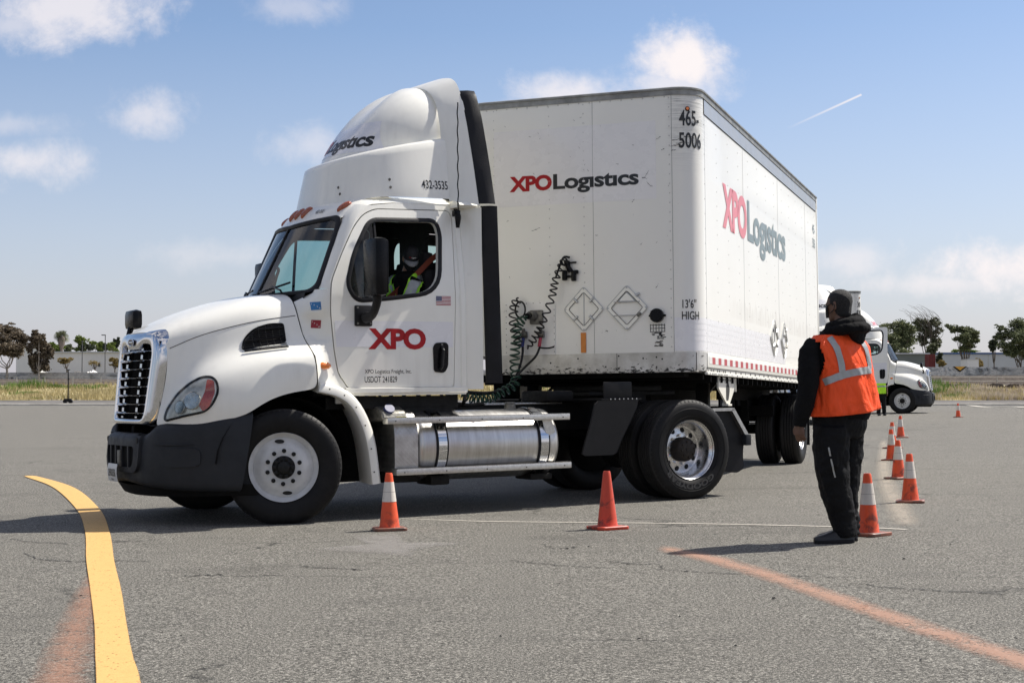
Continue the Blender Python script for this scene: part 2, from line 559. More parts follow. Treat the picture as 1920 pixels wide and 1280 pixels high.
        if fn_in:
            s.add([fn_in(a, b) for a, b, _ in V], [tuple(reversed(f)) for f in F], mat if mat_in is None else mat_in)
            vv = [fn(V[i][0], V[i][1]) for e in B for i in e] + [fn_in(V[i][0], V[i][1]) for e in B for i in e]
            k = len(B) * 2
            s.add(vv, [(2 * i, 2 * i + 1, k + 2 * i + 1, k + 2 * i) for i in range(len(B))], mat if mat_edge is None else mat_edge)
        return s

    def build(s, name, mats, parent=None, smooth=True, angle=32, subsurf=0, bevel=0, fix=True, merge=1e-5, mirror=False):
        me = bpy.data.meshes.new(name)
        me.from_pydata(s.v, [], s.f)
        if not isinstance(mats, (list, tuple)): mats = [mats]
        for m in mats: me.materials.append(MATS[m])
        me.polygons.foreach_set('material_index', s.m)
        bm = bmesh.new(); bm.from_mesh(me)
        if merge: bmesh.ops.remove_doubles(bm, verts=bm.verts[:], dist=merge)
        if mirror:
            g = bmesh.ops.duplicate(bm, geom=bm.verts[:] + bm.edges[:] + bm.faces[:])['geom']
            for e in g:
                if isinstance(e, bmesh.types.BMVert): e.co.y = -e.co.y
            bmesh.ops.reverse_faces(bm, faces=[e for e in g if isinstance(e, bmesh.types.BMFace)])
            bmesh.ops.remove_doubles(bm, verts=bm.verts[:], dist=1e-4)
        if fix: bmesh.ops.recalc_face_normals(bm, faces=bm.faces[:])
        bm.to_mesh(me); bm.free()
        if smooth:
            me.polygons.foreach_set('use_smooth', [True] * len(me.polygons))
            if angle < 180: me.set_sharp_from_angle(angle=radians(angle))
        me.update()
        o = bpy.data.objects.new(name, me)
        COL.objects.link(o)
        if parent is not None: o.parent = parent
        if bevel:
            b = o.modifiers.new('bevel', 'BEVEL'); b.width = bevel; b.segments = 2; b.limit_method = 'ANGLE'
        if subsurf:
            b = o.modifiers.new('subsurf', 'SUBSURF'); b.levels = subsurf; b.render_levels = subsurf
        return o

def bake(o):
    """apply all modifiers of o"""
    dg = bpy.context.evaluated_depsgraph_get()
    me = bpy.data.meshes.new_from_object(o.evaluated_get(dg))
    o.modifiers.clear()
    o.data = me
    o.update_tag(); bpy.context.view_layer.update()
    return o

def bvh_of(o):
    dg = bpy.context.evaluated_depsgraph_get()
    return BVHTree.FromObject(o, dg)

def rrect(x0, z0, x1, z1, r, n=5):
    """rounded rectangle, counter-clockwise"""
    rs = r if isinstance(r, (list, tuple)) else [r] * 4     # bl, br, tr, tl
    out = []
    for (cx, cz, a0, rr) in ((x0 + rs[0], z0 + rs[0], pi, rs[0]), (x1 - rs[1], z0 + rs[1], 1.5 * pi, rs[1]),
                             (x1 - rs[2], z1 - rs[2], 0, rs[2]), (x0 + rs[3], z1 - rs[3], .5 * pi, rs[3])):
        for i in range(n + 1):
            a = a0 + .5 * pi * i / n
            out.append((cx + rr * cos(a), cz + rr * sin(a)))
    return out

def round_poly(pts, r, n=5):
    """round every corner of a 2D polygon"""
    out = []
    N = len(pts)
    for i in range(N):
        p0, p1, p2 = Vector(pts[i - 1]), Vector(pts[i]), Vector(pts[(i + 1) % N])
        rr = r[i] if isinstance(r, (list, tuple)) else r
        a, b = (p0 - p1), (p2 - p1)
        la, lb = a.length, b.length
        dd_ = min(rr, la * .48, lb * .48)
        s_, e_ = p1 + a / la * dd_, p1 + b / lb * dd_
        for k in range(n + 1):
            t_ = k / n
            q = s_ * (1 - t_) ** 2 + p1 * 2 * t_ * (1 - t_) + e_ * t_ ** 2
            out.append((q.x, q.y))
    return out

def inset(pts, dist):
    """offset a CCW polygon inwards"""
    out = []
    N = len(pts)
    for i in range(N):
        p0, p1, p2 = Vector(pts[i - 1]), Vector(pts[i]), Vector(pts[(i + 1) % N])
        a = (p1 - p0); b = (p2 - p1)
        if a.length < 1e-9: a = b
        if b.length < 1e-9: b = a
        na = Vector((-a.y, a.x)).normalized(); nb = Vector((-b.y, b.x)).normalized()
        nn = (na + nb); nn.normalize()
        k = max(0.4, nn.dot(na))
        q = p1 + nn * dist / k
        out.append((q.x, q.y))
    return out

def spline(pts, n):
    """Catmull-Rom through the points, n samples"""
    P = [Vector(p) for p in pts]
    out = []
    M = len(P) - 1
    for i in range(n):
        t = i / (n - 1) * M
        k = min(int(t), M - 1); f = t - k
        p0 = P[k - 1] if k > 0 else P[0] * 2 - P[1]
        p3 = P[k + 2] if k + 2 <= M else P[M] * 2 - P[M - 1]
        p1, p2 = P[k], P[k + 1]
        out.append(0.5 * ((2 * p1) + (p2 - p0) * f + (2 * p0 - 5 * p1 + 4 * p2 - p3) * f * f + (3 * p1 - p0 - 3 * p2 + p3) * f ** 3))
    return out

def interp(tab, x):
    if x <= tab[0][0]: return tab[0][1]
    for (a, b), (c, d_) in zip(tab, tab[1:]):
        if x <= c: return b + (d_ - b) * (x - a) / (c - a)
    return tab[-1][1]

# ---- lettering
def text2d(s, height=1.0, bold=0.0, sx=1.0, width=None, spacing=1.0, shear=0.0):
    """letters as 2D triangles: cap height = height, starts at (0,0); returns (verts, faces, width)"""
    cu = bpy.data.curves.new('t', 'FONT')
    cu.body = s; cu.size = 1.0; cu.offset = bold; cu.resolution_u = 4; cu.space_character = spacing; cu.shear = shear
    cu.fill_mode = 'BOTH'
    ob = bpy.data.objects.new('t', cu); COL.objects.link(ob)
    dg = bpy.context.evaluated_depsgraph_get()
    me = bpy.data.meshes.new_from_object(ob.evaluated_get(dg))
    V = [(v.co.x, v.co.y) for v in me.vertices]; F = [tuple(p.vertices) for p in me.polygons]
    bpy.data.objects.remove(ob); bpy.data.curves.remove(cu); bpy.data.meshes.remove(me)
    cap = 0.73 + bold
    x0 = min(v[0] for v in V); x1 = max(v[0] for v in V)
    k = height / cap
    kx = k * sx if width is None else width / (x1 - x0)
    V = [((a - x0) * kx, b * k) for a, b in V]
    return V, F, (x1 - x0) * kx

def cut_mesh(V, F, step):
    bm = bmesh.new()
    bv = [bm.verts.new((a, b, 0)) for a, b in V]
    for f in F:
        try: bm.faces.new([bv[i] for i in f])
        except ValueError: pass
    for ax in (0, 1):
        lo = min(v[ax] for v in V); hi = max(v[ax] for v in V)
        x = math.floor(lo / step) * step + step
        while x < hi:
            co = (x, 0, 0) if ax == 0 else (0, x, 0); no = (1, 0, 0) if ax == 0 else (0, 1, 0)
            bmesh.ops.bisect_plane(bm, geom=bm.verts[:] + bm.edges[:] + bm.faces[:], plane_co=co, plane_no=no, dist=1e-6)
            x += step
    bm.verts.index_update()
    V2 = [(v.co.x, v.co.y) for v in bm.verts]; F2 = [tuple(v.index for v in f.verts) for f in bm.faces]
    bm.free()
    return V2, F2

def put(V, F, fn, name, mats, parent, mb=None, mat=0, build=True, step=None):
    if step: V, F = cut_mesh(V, F, step)
    mb = mb or MB()
    P = [fn(a, b) for a, b in V]
    mb.add(P, F, mat)
    if build: return mb.build(name, mats, parent, smooth=False, fix=False)
    return mb

def shift(V, dx, dy=0.0):
    return [(a + dx, b + dy) for a, b in V]

def logo(width, fn, name, parent, mats, step=None):
    """XPO in one colour, Logistics in the other, over the given width (local u from 0 to width)"""
    cap = width / 8.6
    V1, F1, w1 = text2d('XPO', cap, 0.045, width=width * 0.335, spacing=0.94)
    V2, F2, w2 = text2d('Log\u0131st\u0131cs', cap, 0.030, width=width * 0.655, spacing=0.96)
    mb = MB()
    put(V1, F1, fn, '', None, None, mb, 0, False, step)
    put(shift(V2, width * 0.345), F2, fn, '', None, None, mb, 1, False, step)
    return mb.build(name, mats, parent, smooth=False, fix=False)


# ------------------------------------------------------------------ ground
TS = math.tan(SLOPE)
def lot_z(x, y):
    xx = max(-40, min(40, x))
    t = min(1, max(0, (y - 62) / 33)); t = 1 - t * t * (3 - 2 * t)
    return TS * xx * t

def m_asphalt():
    m, t, b, o = new_mat('asphalt')
    co = t.coord('Object')
    grain = t.noise(co, 62, 3, 0.9)
    fine = t.noise(co, 150, 2, 0.9)
    stone = t.voro(co, 60)
    g = t.math('ADD', t.math('MULTIPLY', grain, .6), t.math('MULTIPLY', fine, .4))
    c = t.ramp(g, [(0.42, (.014, .013, .010)), (0.475, (.078, .075, .065)), (0.53, (.145, .138, .120)), (0.59, (.44, .42, .37))])
    c = t.mix(t.maprange(stone, 0.16, 0.07, 0, .7), c, (.42, .40, .37))
    big = t.noise(co, 0.22, 5, 0.6)
    c = t.mix(t.maprange(big, .35, .7, 0.0, .25), c, (.112, .106, .092))
    stain = t.noise(t.scale(co, (.5, 1.3, 1)), .55, 5, .6, .8)
    c = t.mix(t.maprange(stain, .56, .68, 0, .30), c, (.055, .052, .045))
    mid = t.noise(t.scale(co, (1, 2.2, 1)), 1.1, 6, 0.65)
    c = t.mix(t.maprange(mid, .52, .75, 0, .20), c, (.185, .175, .153))
    c = t.mix(t.maprange(mid, .46, .28, 0, .25), c, (.06, .058, .054))
    # pits, tar specks
    dark = t.voro(co, 4.2)
    c = t.mix(t.maprange(dark, .050, .030, 0, .9), c, (.012, .012, .012))
    dark2 = t.voro(co, 11)
    c = t.mix(t.maprange(dark2, .080, .045, 0, .75), c, (.02, .02, .02))
    # fine wandering cracks, mostly running sideways
    wv = t.vmath('ADD', t.scale(co, (.33, 1.0, 1)), t.scale(t.noise(co, 1.6, 5, .6, out=1), (.55, .55, 0)))
    ed = t.voro(wv, 0.42, 'DISTANCE_TO_EDGE')
    msk = t.maprange(t.noise(co, .45, 3, .5), .47, .58)
    crack = t.math('MULTIPLY', t.maprange(ed, .0085, .003), msk)
    fade = t.maprange(t.noise(co, 9, 4, .7), .40, .55)
    crack = t.math('MULTIPLY', crack, fade)
    c = t.mix(t.math('MULTIPLY', crack, .85), c, (.015, .015, .014))
    h = t.math('ADD', t.math('MULTIPLY', g, 1.0), t.math('MULTIPLY', crack, -0.6))
    setb(t, b, color=c, rough=0.88, spec=0.3, normal=t.bump(h, 0.8, 0.015))
m_asphalt()

def m_earth(name, a, b_, sc=3.0):
    m, t, b, o = new_mat(name)
    co = t.coord('Object')
    n = t.noise(co, sc, 7, 0.65)
    n2 = t.noise(co, sc * .12, 5, 0.6)
    c = t.mix(t.maprange(n, .35, .65), a, b_)
    c = t.mix(t.maprange(n2, .4, .65, 0, .5), c, tuple(x * .6 for x in a))
    setb(t, b, color=c, rough=.95, spec=.1, normal=t.bump(n, .6, .1))
m_earth('dry_grass', (.32, .27, .13), (.50, .44, .27), .9)
m_earth('footpath_mat', (.13, .125, .12), (.19, .18, .17), 2.0)
m_earth('far_ground', (.12, .12, .08), (.20, .18, .12), .5)
m_earth('kerb_concrete', (.42, .40, .35), (.62, .59, .52), 1.5)

xs = [-900, -300, -120, -60, -40, -20, 0, 20, 40, 60, 120, 300, 900]
ys = [-200, -60, 0, 20, 40, 62] + [62 + 3 * i for i in range(1, 12)] + [100, 105]
mb = MB(); mb.grid([[(x, y, lot_z(x, y)) for x in xs] for y in ys])
tag(mb.build('asphalt_lot', 'asphalt', smooth=False), kind='structure')

mb = MB()
prof = [(104.95, -.02), (104.97, .10), (105.05, .12), (105.35, .125), (105.36, .10)]
mb.loft([[(x, y, z) for y, z in prof] for x in (-900, -100, -30, 0, 30, 100, 900)], closed=False, caps=False)
tag(mb.build('kerb', 'kerb_concrete', smooth=False), kind='structure')
mb = MB(); mb.grid([[(x, 105.34, .115), (x, 111.3, .33)] for x in (-900, 0, 900)])
tag(mb.build('footpath', 'footpath_mat', smooth=False), kind='structure')

def bank_z(x, y):
    t = min(1, max(0, (y - 111) / 27))
    return .33 + 1.18 * (t ** 1.15) + .10 * sin(x * .35 + y * .2) * min(1, t * 3) * (1 - t) + .05 * sin(x * 1.3) * (1 - t) * min(1, t * 4)
rows = []
for j in range(20):
    y = 111 + 29 * j / 19
    rows.append([(x, y - (.5 * sin(x * .8) + .3 * sin(x * 2.1) if j == 0 else 0), bank_z(x, y)) for x in [-900, -300] + list(range(-100, 101, 2)) + [300, 900]])
mb = MB(); mb.grid(rows)
tag(mb.build('grass_bank', 'dry_grass'), kind='structure')
mb = MB(); mb.grid([[(x, 139.9, 1.50), (x, 400, 1.4), (x, 4000, -3)] for x in (-4000, -900, 0, 900, 4000)])
tag(mb.build('far_ground', 'far_ground', smooth=False), kind='structure')

# ---- painted marks: sheets 4 mm over the asphalt with worn edges
def m_mark(name, color, wear, soft, cover=1.0, sc=45):
    m, t, b, out = new_mat(name)
    at = t.n.new('ShaderNodeAttribute'); at.attribute_name = 'edge'
    e = at.outputs['Fac']
    co = t.coord('Object')
    n = t.noise(co, sc, 4, 0.8)
    n2 = t.noise(co, 5, 6, 0.65)
    n3 = t.noise(co, 170, 2, 0.7)
    k = t.math('ADD', t.math('MULTIPLY', n, .6), t.math('MULTIPLY', n2, .4))
    ed = t.maprange(t.math('ADD', e, t.math('MULTIPLY', t.math('SUBTRACT', k, .5), soft * 1.6)), 0.0, max(.02, soft))
    # worn through to the stone
    w_ = t.maprange(k, wear - .06, wear + .05, 0.0, 1.0)
    pit = t.maprange(t.voro(co, 26), .10, .16)
    a = t.math('MULTIPLY', t.math('MULTIPLY', ed, w_), t.math('MULTIPLY', pit, cover))
    c = t.mix(t.maprange(n3, .3, .7), tuple(x * .78 for x in color), color)
    c = t.mix(t.maprange(n2, .5, .75, 0, .25), c, tuple(x * .5 for x in color))
    setb(t, b, color=c, rough=.75, normal=t.bump(n, .4, .006))
    tr_ = t.n.new('ShaderNodeBsdfTransparent'); mx = t.n.new('ShaderNodeMixShader')
    t.l.new(a, mx.inputs[0]); t.l.new(tr_.outputs[0], mx.inputs[1]); t.l.new(b.outputs[0], mx.inputs[2])
    t.l.new(mx.outputs[0], out.inputs[0])
m_mark('mark_yellow', (.66, .40, .13), .37, .06, 1.0)
m_mark('mark_red', (.48, .25, .16), .46, .9, .50)
m_mark('mark_salmon', (.56, .32, .22), .44, .85, .58)
m_mark('mark_white', (.62, .58, .50), .40, .3, .8)
m_mark('mark_pale', (.52, .45, .36), .45, .8, .50)
m_mark('mark_patch', (.34, .32, .30), .45, .9, .50)

def strip_mark(name, left, right, mat, n=60, endfade=True, z=.004, world=False):
    L = spline([(a, b, 0) for a, b in left], n); R = spline([(a, b, 0) for a, b in right], n)
    ks = (0, .12, .3, .5, .7, .88, 1); mb = MB()
    rows = []
    for p, q in zip(L, R):
        row = []
        for k in ks:
            v = p.lerp(q, k); v.z = z
            if world: v.z = lot_z(v.x, v.y) + z
            row.append(v)
        rows.append(row)
    mb.grid(rows)
    o = mb.build(name, mat, smooth=False, merge=0)
    at = o.data.attributes.new('edge', 'FLOAT', 'POINT')
    vals = []
    for i in range(n):
        ef = min(1, min(i, n - 1 - i) / (n * .04)) if endfade else 1
        for k in ks: vals.append(min(1, (1 - abs(2 * k - 1)) * 1.0) * ef if ef < 1 else (1 - abs(2 * k - 1)))
    at.data.foreach_set('value', vals)
    if not world: o.matrix_world = LOT
    tag(o, kind='structure')
    return o

YL = [(-6.95, 20.9), (-5.75, 18.38), (-4.41, 14.87), (-3.59, 12.38), (-2.94, 10.18), (-2.51, 8.77), (-2.08, 7.35), (-1.82, 6.45), (-1.62, 5.76), (-1.0, 3.6), (-.6, 1.8)]
YR = [(-6.78, 20.95), (-5.40, 18.15), (-4.12, 14.72), (-3.32, 12.18), (-2.72, 10.10), (-2.28, 8.62), (-1.91, 7.33), (-1.65, 6.44), (-1.44, 5.76), (-.82, 3.6), (-.42, 1.8)]
strip_mark('yellow_line', YL, YR, 'mark_yellow', 120, z=.009)
strip_mark('faded_red_line', [(-2.72, 9.4), (-2.33, 7.6), (-1.93, 5.87), (-1.3, 3.2)], [(-2.56, 9.4), (-2.10, 7.6), (-1.66, 5.87), (-1.03, 3.2)], 'mark_red', 50)
strip_mark('salmon_line', [(1.08, 10.68), (1.36, 10.10), (1.56, 9.42), (1.735, 8.53), (1.905, 7.64), (2.065, 6.81), (2.235, 6.03), (2.79, 3.4)],
           [(.99, 10.24), (1.19, 9.70), (1.37, 9.01), (1.53, 8.26), (1.69, 7.39), (1.84, 6.60), (1.99, 5.85), (2.51, 3.4)], 'mark_salmon', 90, z=.005)
strip_mark('thin_white_line', [(-1.0, 13.14), (-.44, 12.86), (0, 12.70), (1.58, 12.28), (2.71, 11.82), (3.12, 11.56)],
           [(-1.0, 13.11), (-.44, 12.81), (0, 12.64), (1.58, 12.22), (2.71, 11.75), (3.10, 11.49)], 'mark_white', 60, z=.0055)
strip_mark('worn_pale_line', [(7.50, 30.1), (5.30, 21.5), (4.36, 17.7), (3.70, 14.85), (3.02, 11.75)],
           [(7.70, 30.1), (5.55, 21.5), (4.62, 17.7), (3.98, 14.85), (3.30, 11.75)], 'mark_pale', 60, z=.0045)
strip_mark('far_cross_line', [(5.9, 29.9), (7.0, 30.0), (7.7, 30.1)], [(5.9, 29.7), (7.0, 29.8), (7.7, 29.9)], 'mark_pale', 12, z=.0065)
strip_mark('far_diagonal_line', [(31.8, 103.5), (25.5, 76), (22.9, 66.5)], [(32.5, 103.5), (26.1, 76), (23.4, 66.5)], 'mark_white', 30, world=True, z=.03)
# pale patch with two pointed ends
mb = MB()
pc = [(-1.32, 11.76), (-.94, 11.88), (-.79, 11.15), (-.30, 10.99), (-.62, 10.60), (-.69, 10.08), (-.95, 10.28), (-1.50, 10.66), (-1.10, 10.98)]
ctr = Vector((-.93, 10.9, .0042))
outer = [Vector((a, b, .0042)) for a, b in pc]
rings = [[ctr.lerp(p, k) for p in outer] for k in (1, .8, .5)]
nn_ = len(outer); V = [p for r_ in rings for p in r_] + [ctr]
F = [(i * nn_ + k, i * nn_ + (k + 1) % nn_, (i + 1) * nn_ + (k + 1) % nn_, (i + 1) * nn_ + k) for i in range(2) for k in range(nn_)]
F += [(2 * nn_ + k, 2 * nn_ + (k + 1) % nn_, 3 * nn_) for k in range(nn_)]
mb.add(V, F)
o = mb.build('pale_patch', 'mark_patch', smooth=False, merge=0)
at = o.data.attributes.new('edge', 'FLOAT', 'POINT'); at.data.foreach_set('value', [0] * nn_ + [.5] * nn_ + [1] * (nn_ + 1))
o.matrix_world = LOT; tag(o, kind='structure')

# cracks: thin, wandering, broken
m_mark('mark_crack', (.012, .011, .010), .36, .3, .95, 30)
CR_ = [[(-0.02, 9.85), (0.19, 9.65), (0.41, 9.44), (0.65, 9.31)], [(0.61, 9.73), (0.76, 9.58), (0.93, 9.48), (0.93, 9.2)], [(0.85, 9.29), (1.13, 9.08), (1.49, 8.9), (1.73, 8.83), (2.04, 8.71)], [(1.96, 8.44), (2.21, 8.22), (2.49, 8.06), (2.64, 7.96)], [(0.2, 10.84), (0.34, 10.5), (0.44, 10.62)], [(1.75, 7.49), (1.83, 7.63)], [(-3.56, 10.76), (-3.24, 10.25), (-2.92, 10.09), (-2.74, 10.16), (-2.48, 10.01)], [(-4.07, 11.78), (-3.67, 11.48), (-3.27, 11.31), (-2.71, 11.6)], [(-1.39, 9.63), (-1.15, 9.51), (-0.9, 9.4)], [(-2.86, 9.94), (-2.73, 10.01)], [(-2.05, 9.22), (-1.8, 9.3)]]
def crack(path, w0, seed, nm='asphalt_crack'):
    rnd = random.Random(seed); pts = spline([(a, b, 0) for a, b in path], 70); L = []; R_ = []
    ox = oy = 0
    for i, p in enumerate(pts):
        ox = ox * .75 + rnd.gauss(0, .010); oy = oy * .75 + rnd.gauss(0, .012); w_ = w0 * rnd.uniform(.25, 1.5)
        L.append((p.x + ox, p.y + oy + w_ / 2)); R_.append((p.x + ox, p.y + oy - w_ / 2))
    return strip_mark(nm, L, R_, 'mark_crack', 139, z=.0048)
for i, path in enumerate(CR_): crack(path, .019, i)


# ------------------------------------------------------------------ the truck
# local frame: x runs back from the front axle, y towards the passenger side, z up
TRUCK_YAW = 0.5326
TRUCK_M = LOT @ Matrix.Translation((-2.5302, 13.7889, 0)) @ Matrix.Rotation(TRUCK_YAW, 4, 'Z')
truck = empty('semi_truck', TRUCK_M, 'white day-cab semi truck with chrome grille, nose to the left, driver at its open window', 'truck')

def yS(z):
    return 1.05 if z < 2.0 else 1.05 - .15 * ((z - 2.0) / .9) ** 1.3

def side(off=0.0, sg=-1):
    return lambda a, b: (a, sg * (yS(b) + off), b)

# ---- hood with fenders: longitudinal control curves, front to rear
K = 11
H = [
    [(-.985, 0, 1.695), (-.80, 0, 1.80), (-.5, 0, 1.92), (-.1, 0, 2.03), (.20, 0, 2.05)],
    [(-.975, -.30, 1.69), (-.79, -.34, 1.79), (-.5, -.37, 1.905), (-.1, -.40, 2.02), (.20, -.42, 2.045)],
    [(-.93, -.52, 1.665), (-.74, -.58, 1.76), (-.50, -.64, 1.855), (-.26, -.68, 1.945), (-.02, -.71, 2.005), (.20, -.72, 2.02)],
    [(-.90, -.595, 1.60), (-.70, -.68, 1.69), (-.46, -.755, 1.79), (-.20, -.81, 1.87), (.0, -.83, 1.91), (.20, -.84, 1.93)],
    [(-.885, -.615, 1.50), (-.68, -.72, 1.60), (-.45, -.80, 1.68), (-.15, -.875, 1.755), (.05, -.90, 1.785), (.205, -.915, 1.80)],
    [(-.90, -.625, 1.30), (-.72, -.74, 1.40), (-.48, -.835, 1.49), (-.18, -.905, 1.575), (.05, -.935, 1.61), (.235, -.95, 1.63)],
    [(-.93, -.605, 1.12), (-.78, -.79, 1.255), (-.55, -.92, 1.385), (-.22, -1.00, 1.485), (.05, -1.03, 1.53), (.25, -1.04, 1.55)],
    [(-.955, -.61, 1.03), (-.81, -.88, 1.16), (-.58, -1.02, 1.29), (-.24, -1.10, 1.40), (.05, -1.135, 1.45), (.262, -1.145, 1.465)],
    [(-.97, -.61, .97), (-.83, -.93, 1.06), (-.60, -1.065, 1.16), (-.26, -1.145, 1.265), (.05, -1.165, 1.335), (.27, -1.17, 1.36)],
    [(-.985, -.61, .91), (-.84, -.94, .95), (-.60, -1.075, 1.0), (-.36, -1.15, 1.055), (-.15, -1.17, 1.165), (.05, -1.172, 1.235), (.275, -1.172, 1.265)],
    [(-.99, -.61, .85), (-.84, -.94, .87), (-.58, -1.07, .90), (-.36, -1.14, .955), (-.20, -1.165, 1.06), (.02, -1.17, 1.135), (.28, -1.17, 1.165)],
]
rows = [spline(c, K) for c in H]
half = rows[::-1]
rows_hood = rows
full_rows = half + [[Vector((p.x, -p.y, p.z)) for p in r] for r in rows[1:]]
mb = MB(); mb.grid(full_rows)
hood = mb.build('hood', ['truck_white', 'under_black'], truck, angle=180, subsurf=2)
so = hood.modifiers.new('shell', 'SOLIDIFY'); so.thickness = .022; so.offset = -1; so.material_offset = 1; so.material_offset_rim = 0
hood = bake(hood)
hood.data.set_sharp_from_angle(angle=radians(50))
HB = bvh_of(hood)

def on_side(bvh, x, z, off=.004, sg=-1, dirv=None):
    dv = Vector((0, -sg, 0))
    o_ = Vector((x, sg * 2.0, z))
    hit = bvh.ray_cast(o_, dv)
    if hit[0] is None: return Vector((x, sg * 1.1, z))
    nrm = hit[1]
    if nrm.dot(dv) > 0: nrm = -nrm
    return hit[0] + nrm * off

# seam of the hood panel, a thin dark joint
for sg in (-1, 1):
    pts = [on_side(HB, x, z, .0005, sg) for x, z in [(p.x, p.z) for p in spline([(-.87, 0, 1.535), (-.66, 0, 1.632), (-.45, 0, 1.70), (-.15, 0, 1.772), (.19, 0, 1.822)], 26)]]
    mb = MB(); mb.tube(pts, .0035, 5); mb.build('hood_seam', 'hole_dark', truck)
# side vents: black louvred inlets
vo = round_poly([(-.40, 1.505), (-.02, 1.575), (-.018, 1.735), (-.14, 1.735), (-.28, 1.69), (-.37, 1.60)], [.02, .02, .02, .06, .08, .06], 5)
VS = .085
mb = MB(); mb.panel(vo, [], lambda a, b: on_side(HB, a + VS, b + .01, .004), lambda a, b: on_side(HB, a + VS, b + .01, .001), cuts=[('u', -.3), ('u', -.2), ('u', -.1), ('v', 1.6)], mat=0)
mb.tube([on_side(HB, a + VS, b + .01, .006) for a, b in vo], .008, 6, mat=1, closed=True)
for k in range(13):
    z = 1.50 + k * .0185
    xs_ = [interp([(1.50, -.395), (1.60, -.36), (1.68, -.27), (1.735, -.13)], z), -.02]
    xs_[0] = max(xs_[0], -.39)
    seg = [on_side(HB, VS + xs_[0] + (xs_[1] - xs_[0]) * i / 8, z + .0 * i + (xs_[0] + (xs_[1] - xs_[0]) * i / 8 + .4) * .10 - .01, .010 if k % 5 else .017) for i in range(9)]
    inside = [p for p in seg if p.z < 1.735]
    if len(inside) > 2: mb.tube(inside, .0045 if k % 5 else .008, 5, mat=1)
for x in (-.3, -.24, -.18, -.12, -.06):
    z1 = 1.49 + (x + .4) * .23; z2 = min(1.73, 1.485 + (x + .405) / .68 + .01)
    mb.tube([on_side(HB, x + VS, z1 + (z2 - z1) * i / 5, .008) for i in range(6)], .002, 4, mat=2)
mb.build('hood_vent', ['hole_dark', 'gloss_black', 'cast_metal'], truck)

# ---- grille: chrome surround, bars, uprights, black screen, badge
def gx(y, z):            # front face of the grille at (y, z)
    return -.995 - .075 * (1.6 - z) / .7 + .035 * (abs(y) / .5) ** 2
go = round_poly([(-.555, .865), (.555, .865), (.60, 1.50), (.57, 1.700), (-.57, 1.700), (-.60, 1.50)], [.09, .09, .25, .15, .15, .25], 7)
gi = round_poly([(-.425, .925), (.425, .925), (.47, 1.50), (.43, 1.575), (.24, 1.585), (.17, 1.535), (-.17, 1.535), (-.24, 1.585), (-.43, 1.575), (-.47, 1.50)],
                [.08, .08, .1, .05, .04, .04, .04, .04, .05, .1], 4)
mb = MB()
def chrome_ring(mb, outer, inner, levels):
    # loft between the two outlines by angle
    def ray(poly, ang):
        d_ = Vector((cos(ang), sin(ang))); c_ = Vector((0, 1.25)); best = None
        for i in range(len(poly)):
            p, q = Vector(poly[i - 1]), Vector(poly[i]); e = q - p
            den = d_.x * e.y - d_.y * e.x
            if abs(den) < 1e-9: continue
            w_ = p - c_
            t_ = (w_.x * e.y - w_.y * e.x) / den; s_ = (w_.x * d_.y - w_.y * d_.x) / den
            if t_ > 0 and -1e-6 <= s_ <= 1 + 1e-6: best = t_ if best is None else max(best, t_)
        return c_ + d_ * best
    N = 96; rings = []
    O_ = [ray(outer, 2 * pi * k / N) for k in range(N)]; I_ = [ray(inner, 2 * pi * k / N) for k in range(N)]
    for t_, dx in levels:
        row = []
        for a, b in zip(I_, O_):
            if t_ <= 1: q = a.lerp(b, t_)
            else:
                q = b + (b - Vector((0, 1.25))).normalized() * (t_ - 1)
            row.append((gx(q.x, q.y) + dx, q.x, q.y))
        rings.append(row)
    mb.loft(rings, caps=False)
chrome_ring(mb, go, gi, [(0, .07), (0, .012), (.06, -.012), (.35, -.026), (.65, -.022), (.88, -.004), (.98, .022), (1.010, .055), (1.014, .075)])
gs = mb.build('grille', 'chrome', truck, angle=50)
mb = MB()
mb.panel(gi, [], lambda a, b: (gx(a, b) + .085, a, b))
mb.build('grille_screen', 'under_black', gs, smooth=False)
mb = MB()
for k in range(8):
    z = .975 + k * .078
    hw = .425 + .045 * (z - .925) / .6
    ys_ = [-hw + 2 * hw * i / 16 for i in range(17)]
    ring = []
    for y in ys_:
        x = gx(y, z)
        ring.append([(x - .022, y, z - .004), (x - .006, y, z + .0085), (x + .030, y, z + .014), (x + .030, y, z + .005), (x - .008, y, z - .012)])
    mb.loft(ring)
mb.build('grille_bar', 'chrome', gs, angle=40)
mb = MB()
for y in (-.215, .215):
    ring = []
    for i in range(12):
        z = .93 + .62 * i / 11
        x = gx(y, z)
        ring.append([(x + .004, y - .030, z), (x + .004, y + .030, z), (x + .05, y + .024, z), (x + .05, y - .024, z)])
    mb.loft(ring)
    for k in range(8):
        z = .935 + k * .078
        mb.box((gx(y, z) + .0005, y - .014, z + .008), (gx(y, z) + .006, y + .014, z + .030), mat=1)
mb.build('grille_upright', ['chrome', 'under_black'], gs, angle=30)
mb = MB()
bz = [(cos(a) * .075, sin(a) * .030) for a in [2 * pi * k / 28 for k in range(28)]]
mb.panel(bz, [], lambda a, b: (gx(a, 1.605) - .040, a, 1.605 + b), lambda a, b: (gx(a, 1.605) - .020, a, 1.605 + b), mat=0)
mb.tube([(gx(a, 1.605) - .040, a, 1.605 + b) for a, b in bz], .006, 6, mat=1, closed=True)
for a in (-.042, -.014, .014, .042):      # embossed marks inside the oval
    mb.box((gx(0, 1.605) - .045, a - .008, 1.595), (gx(0, 1.605) - .036, a + .008, 1.617), mat=1, ch=.004)
mb.build('badge', ['gloss_black', 'chrome'], gs)

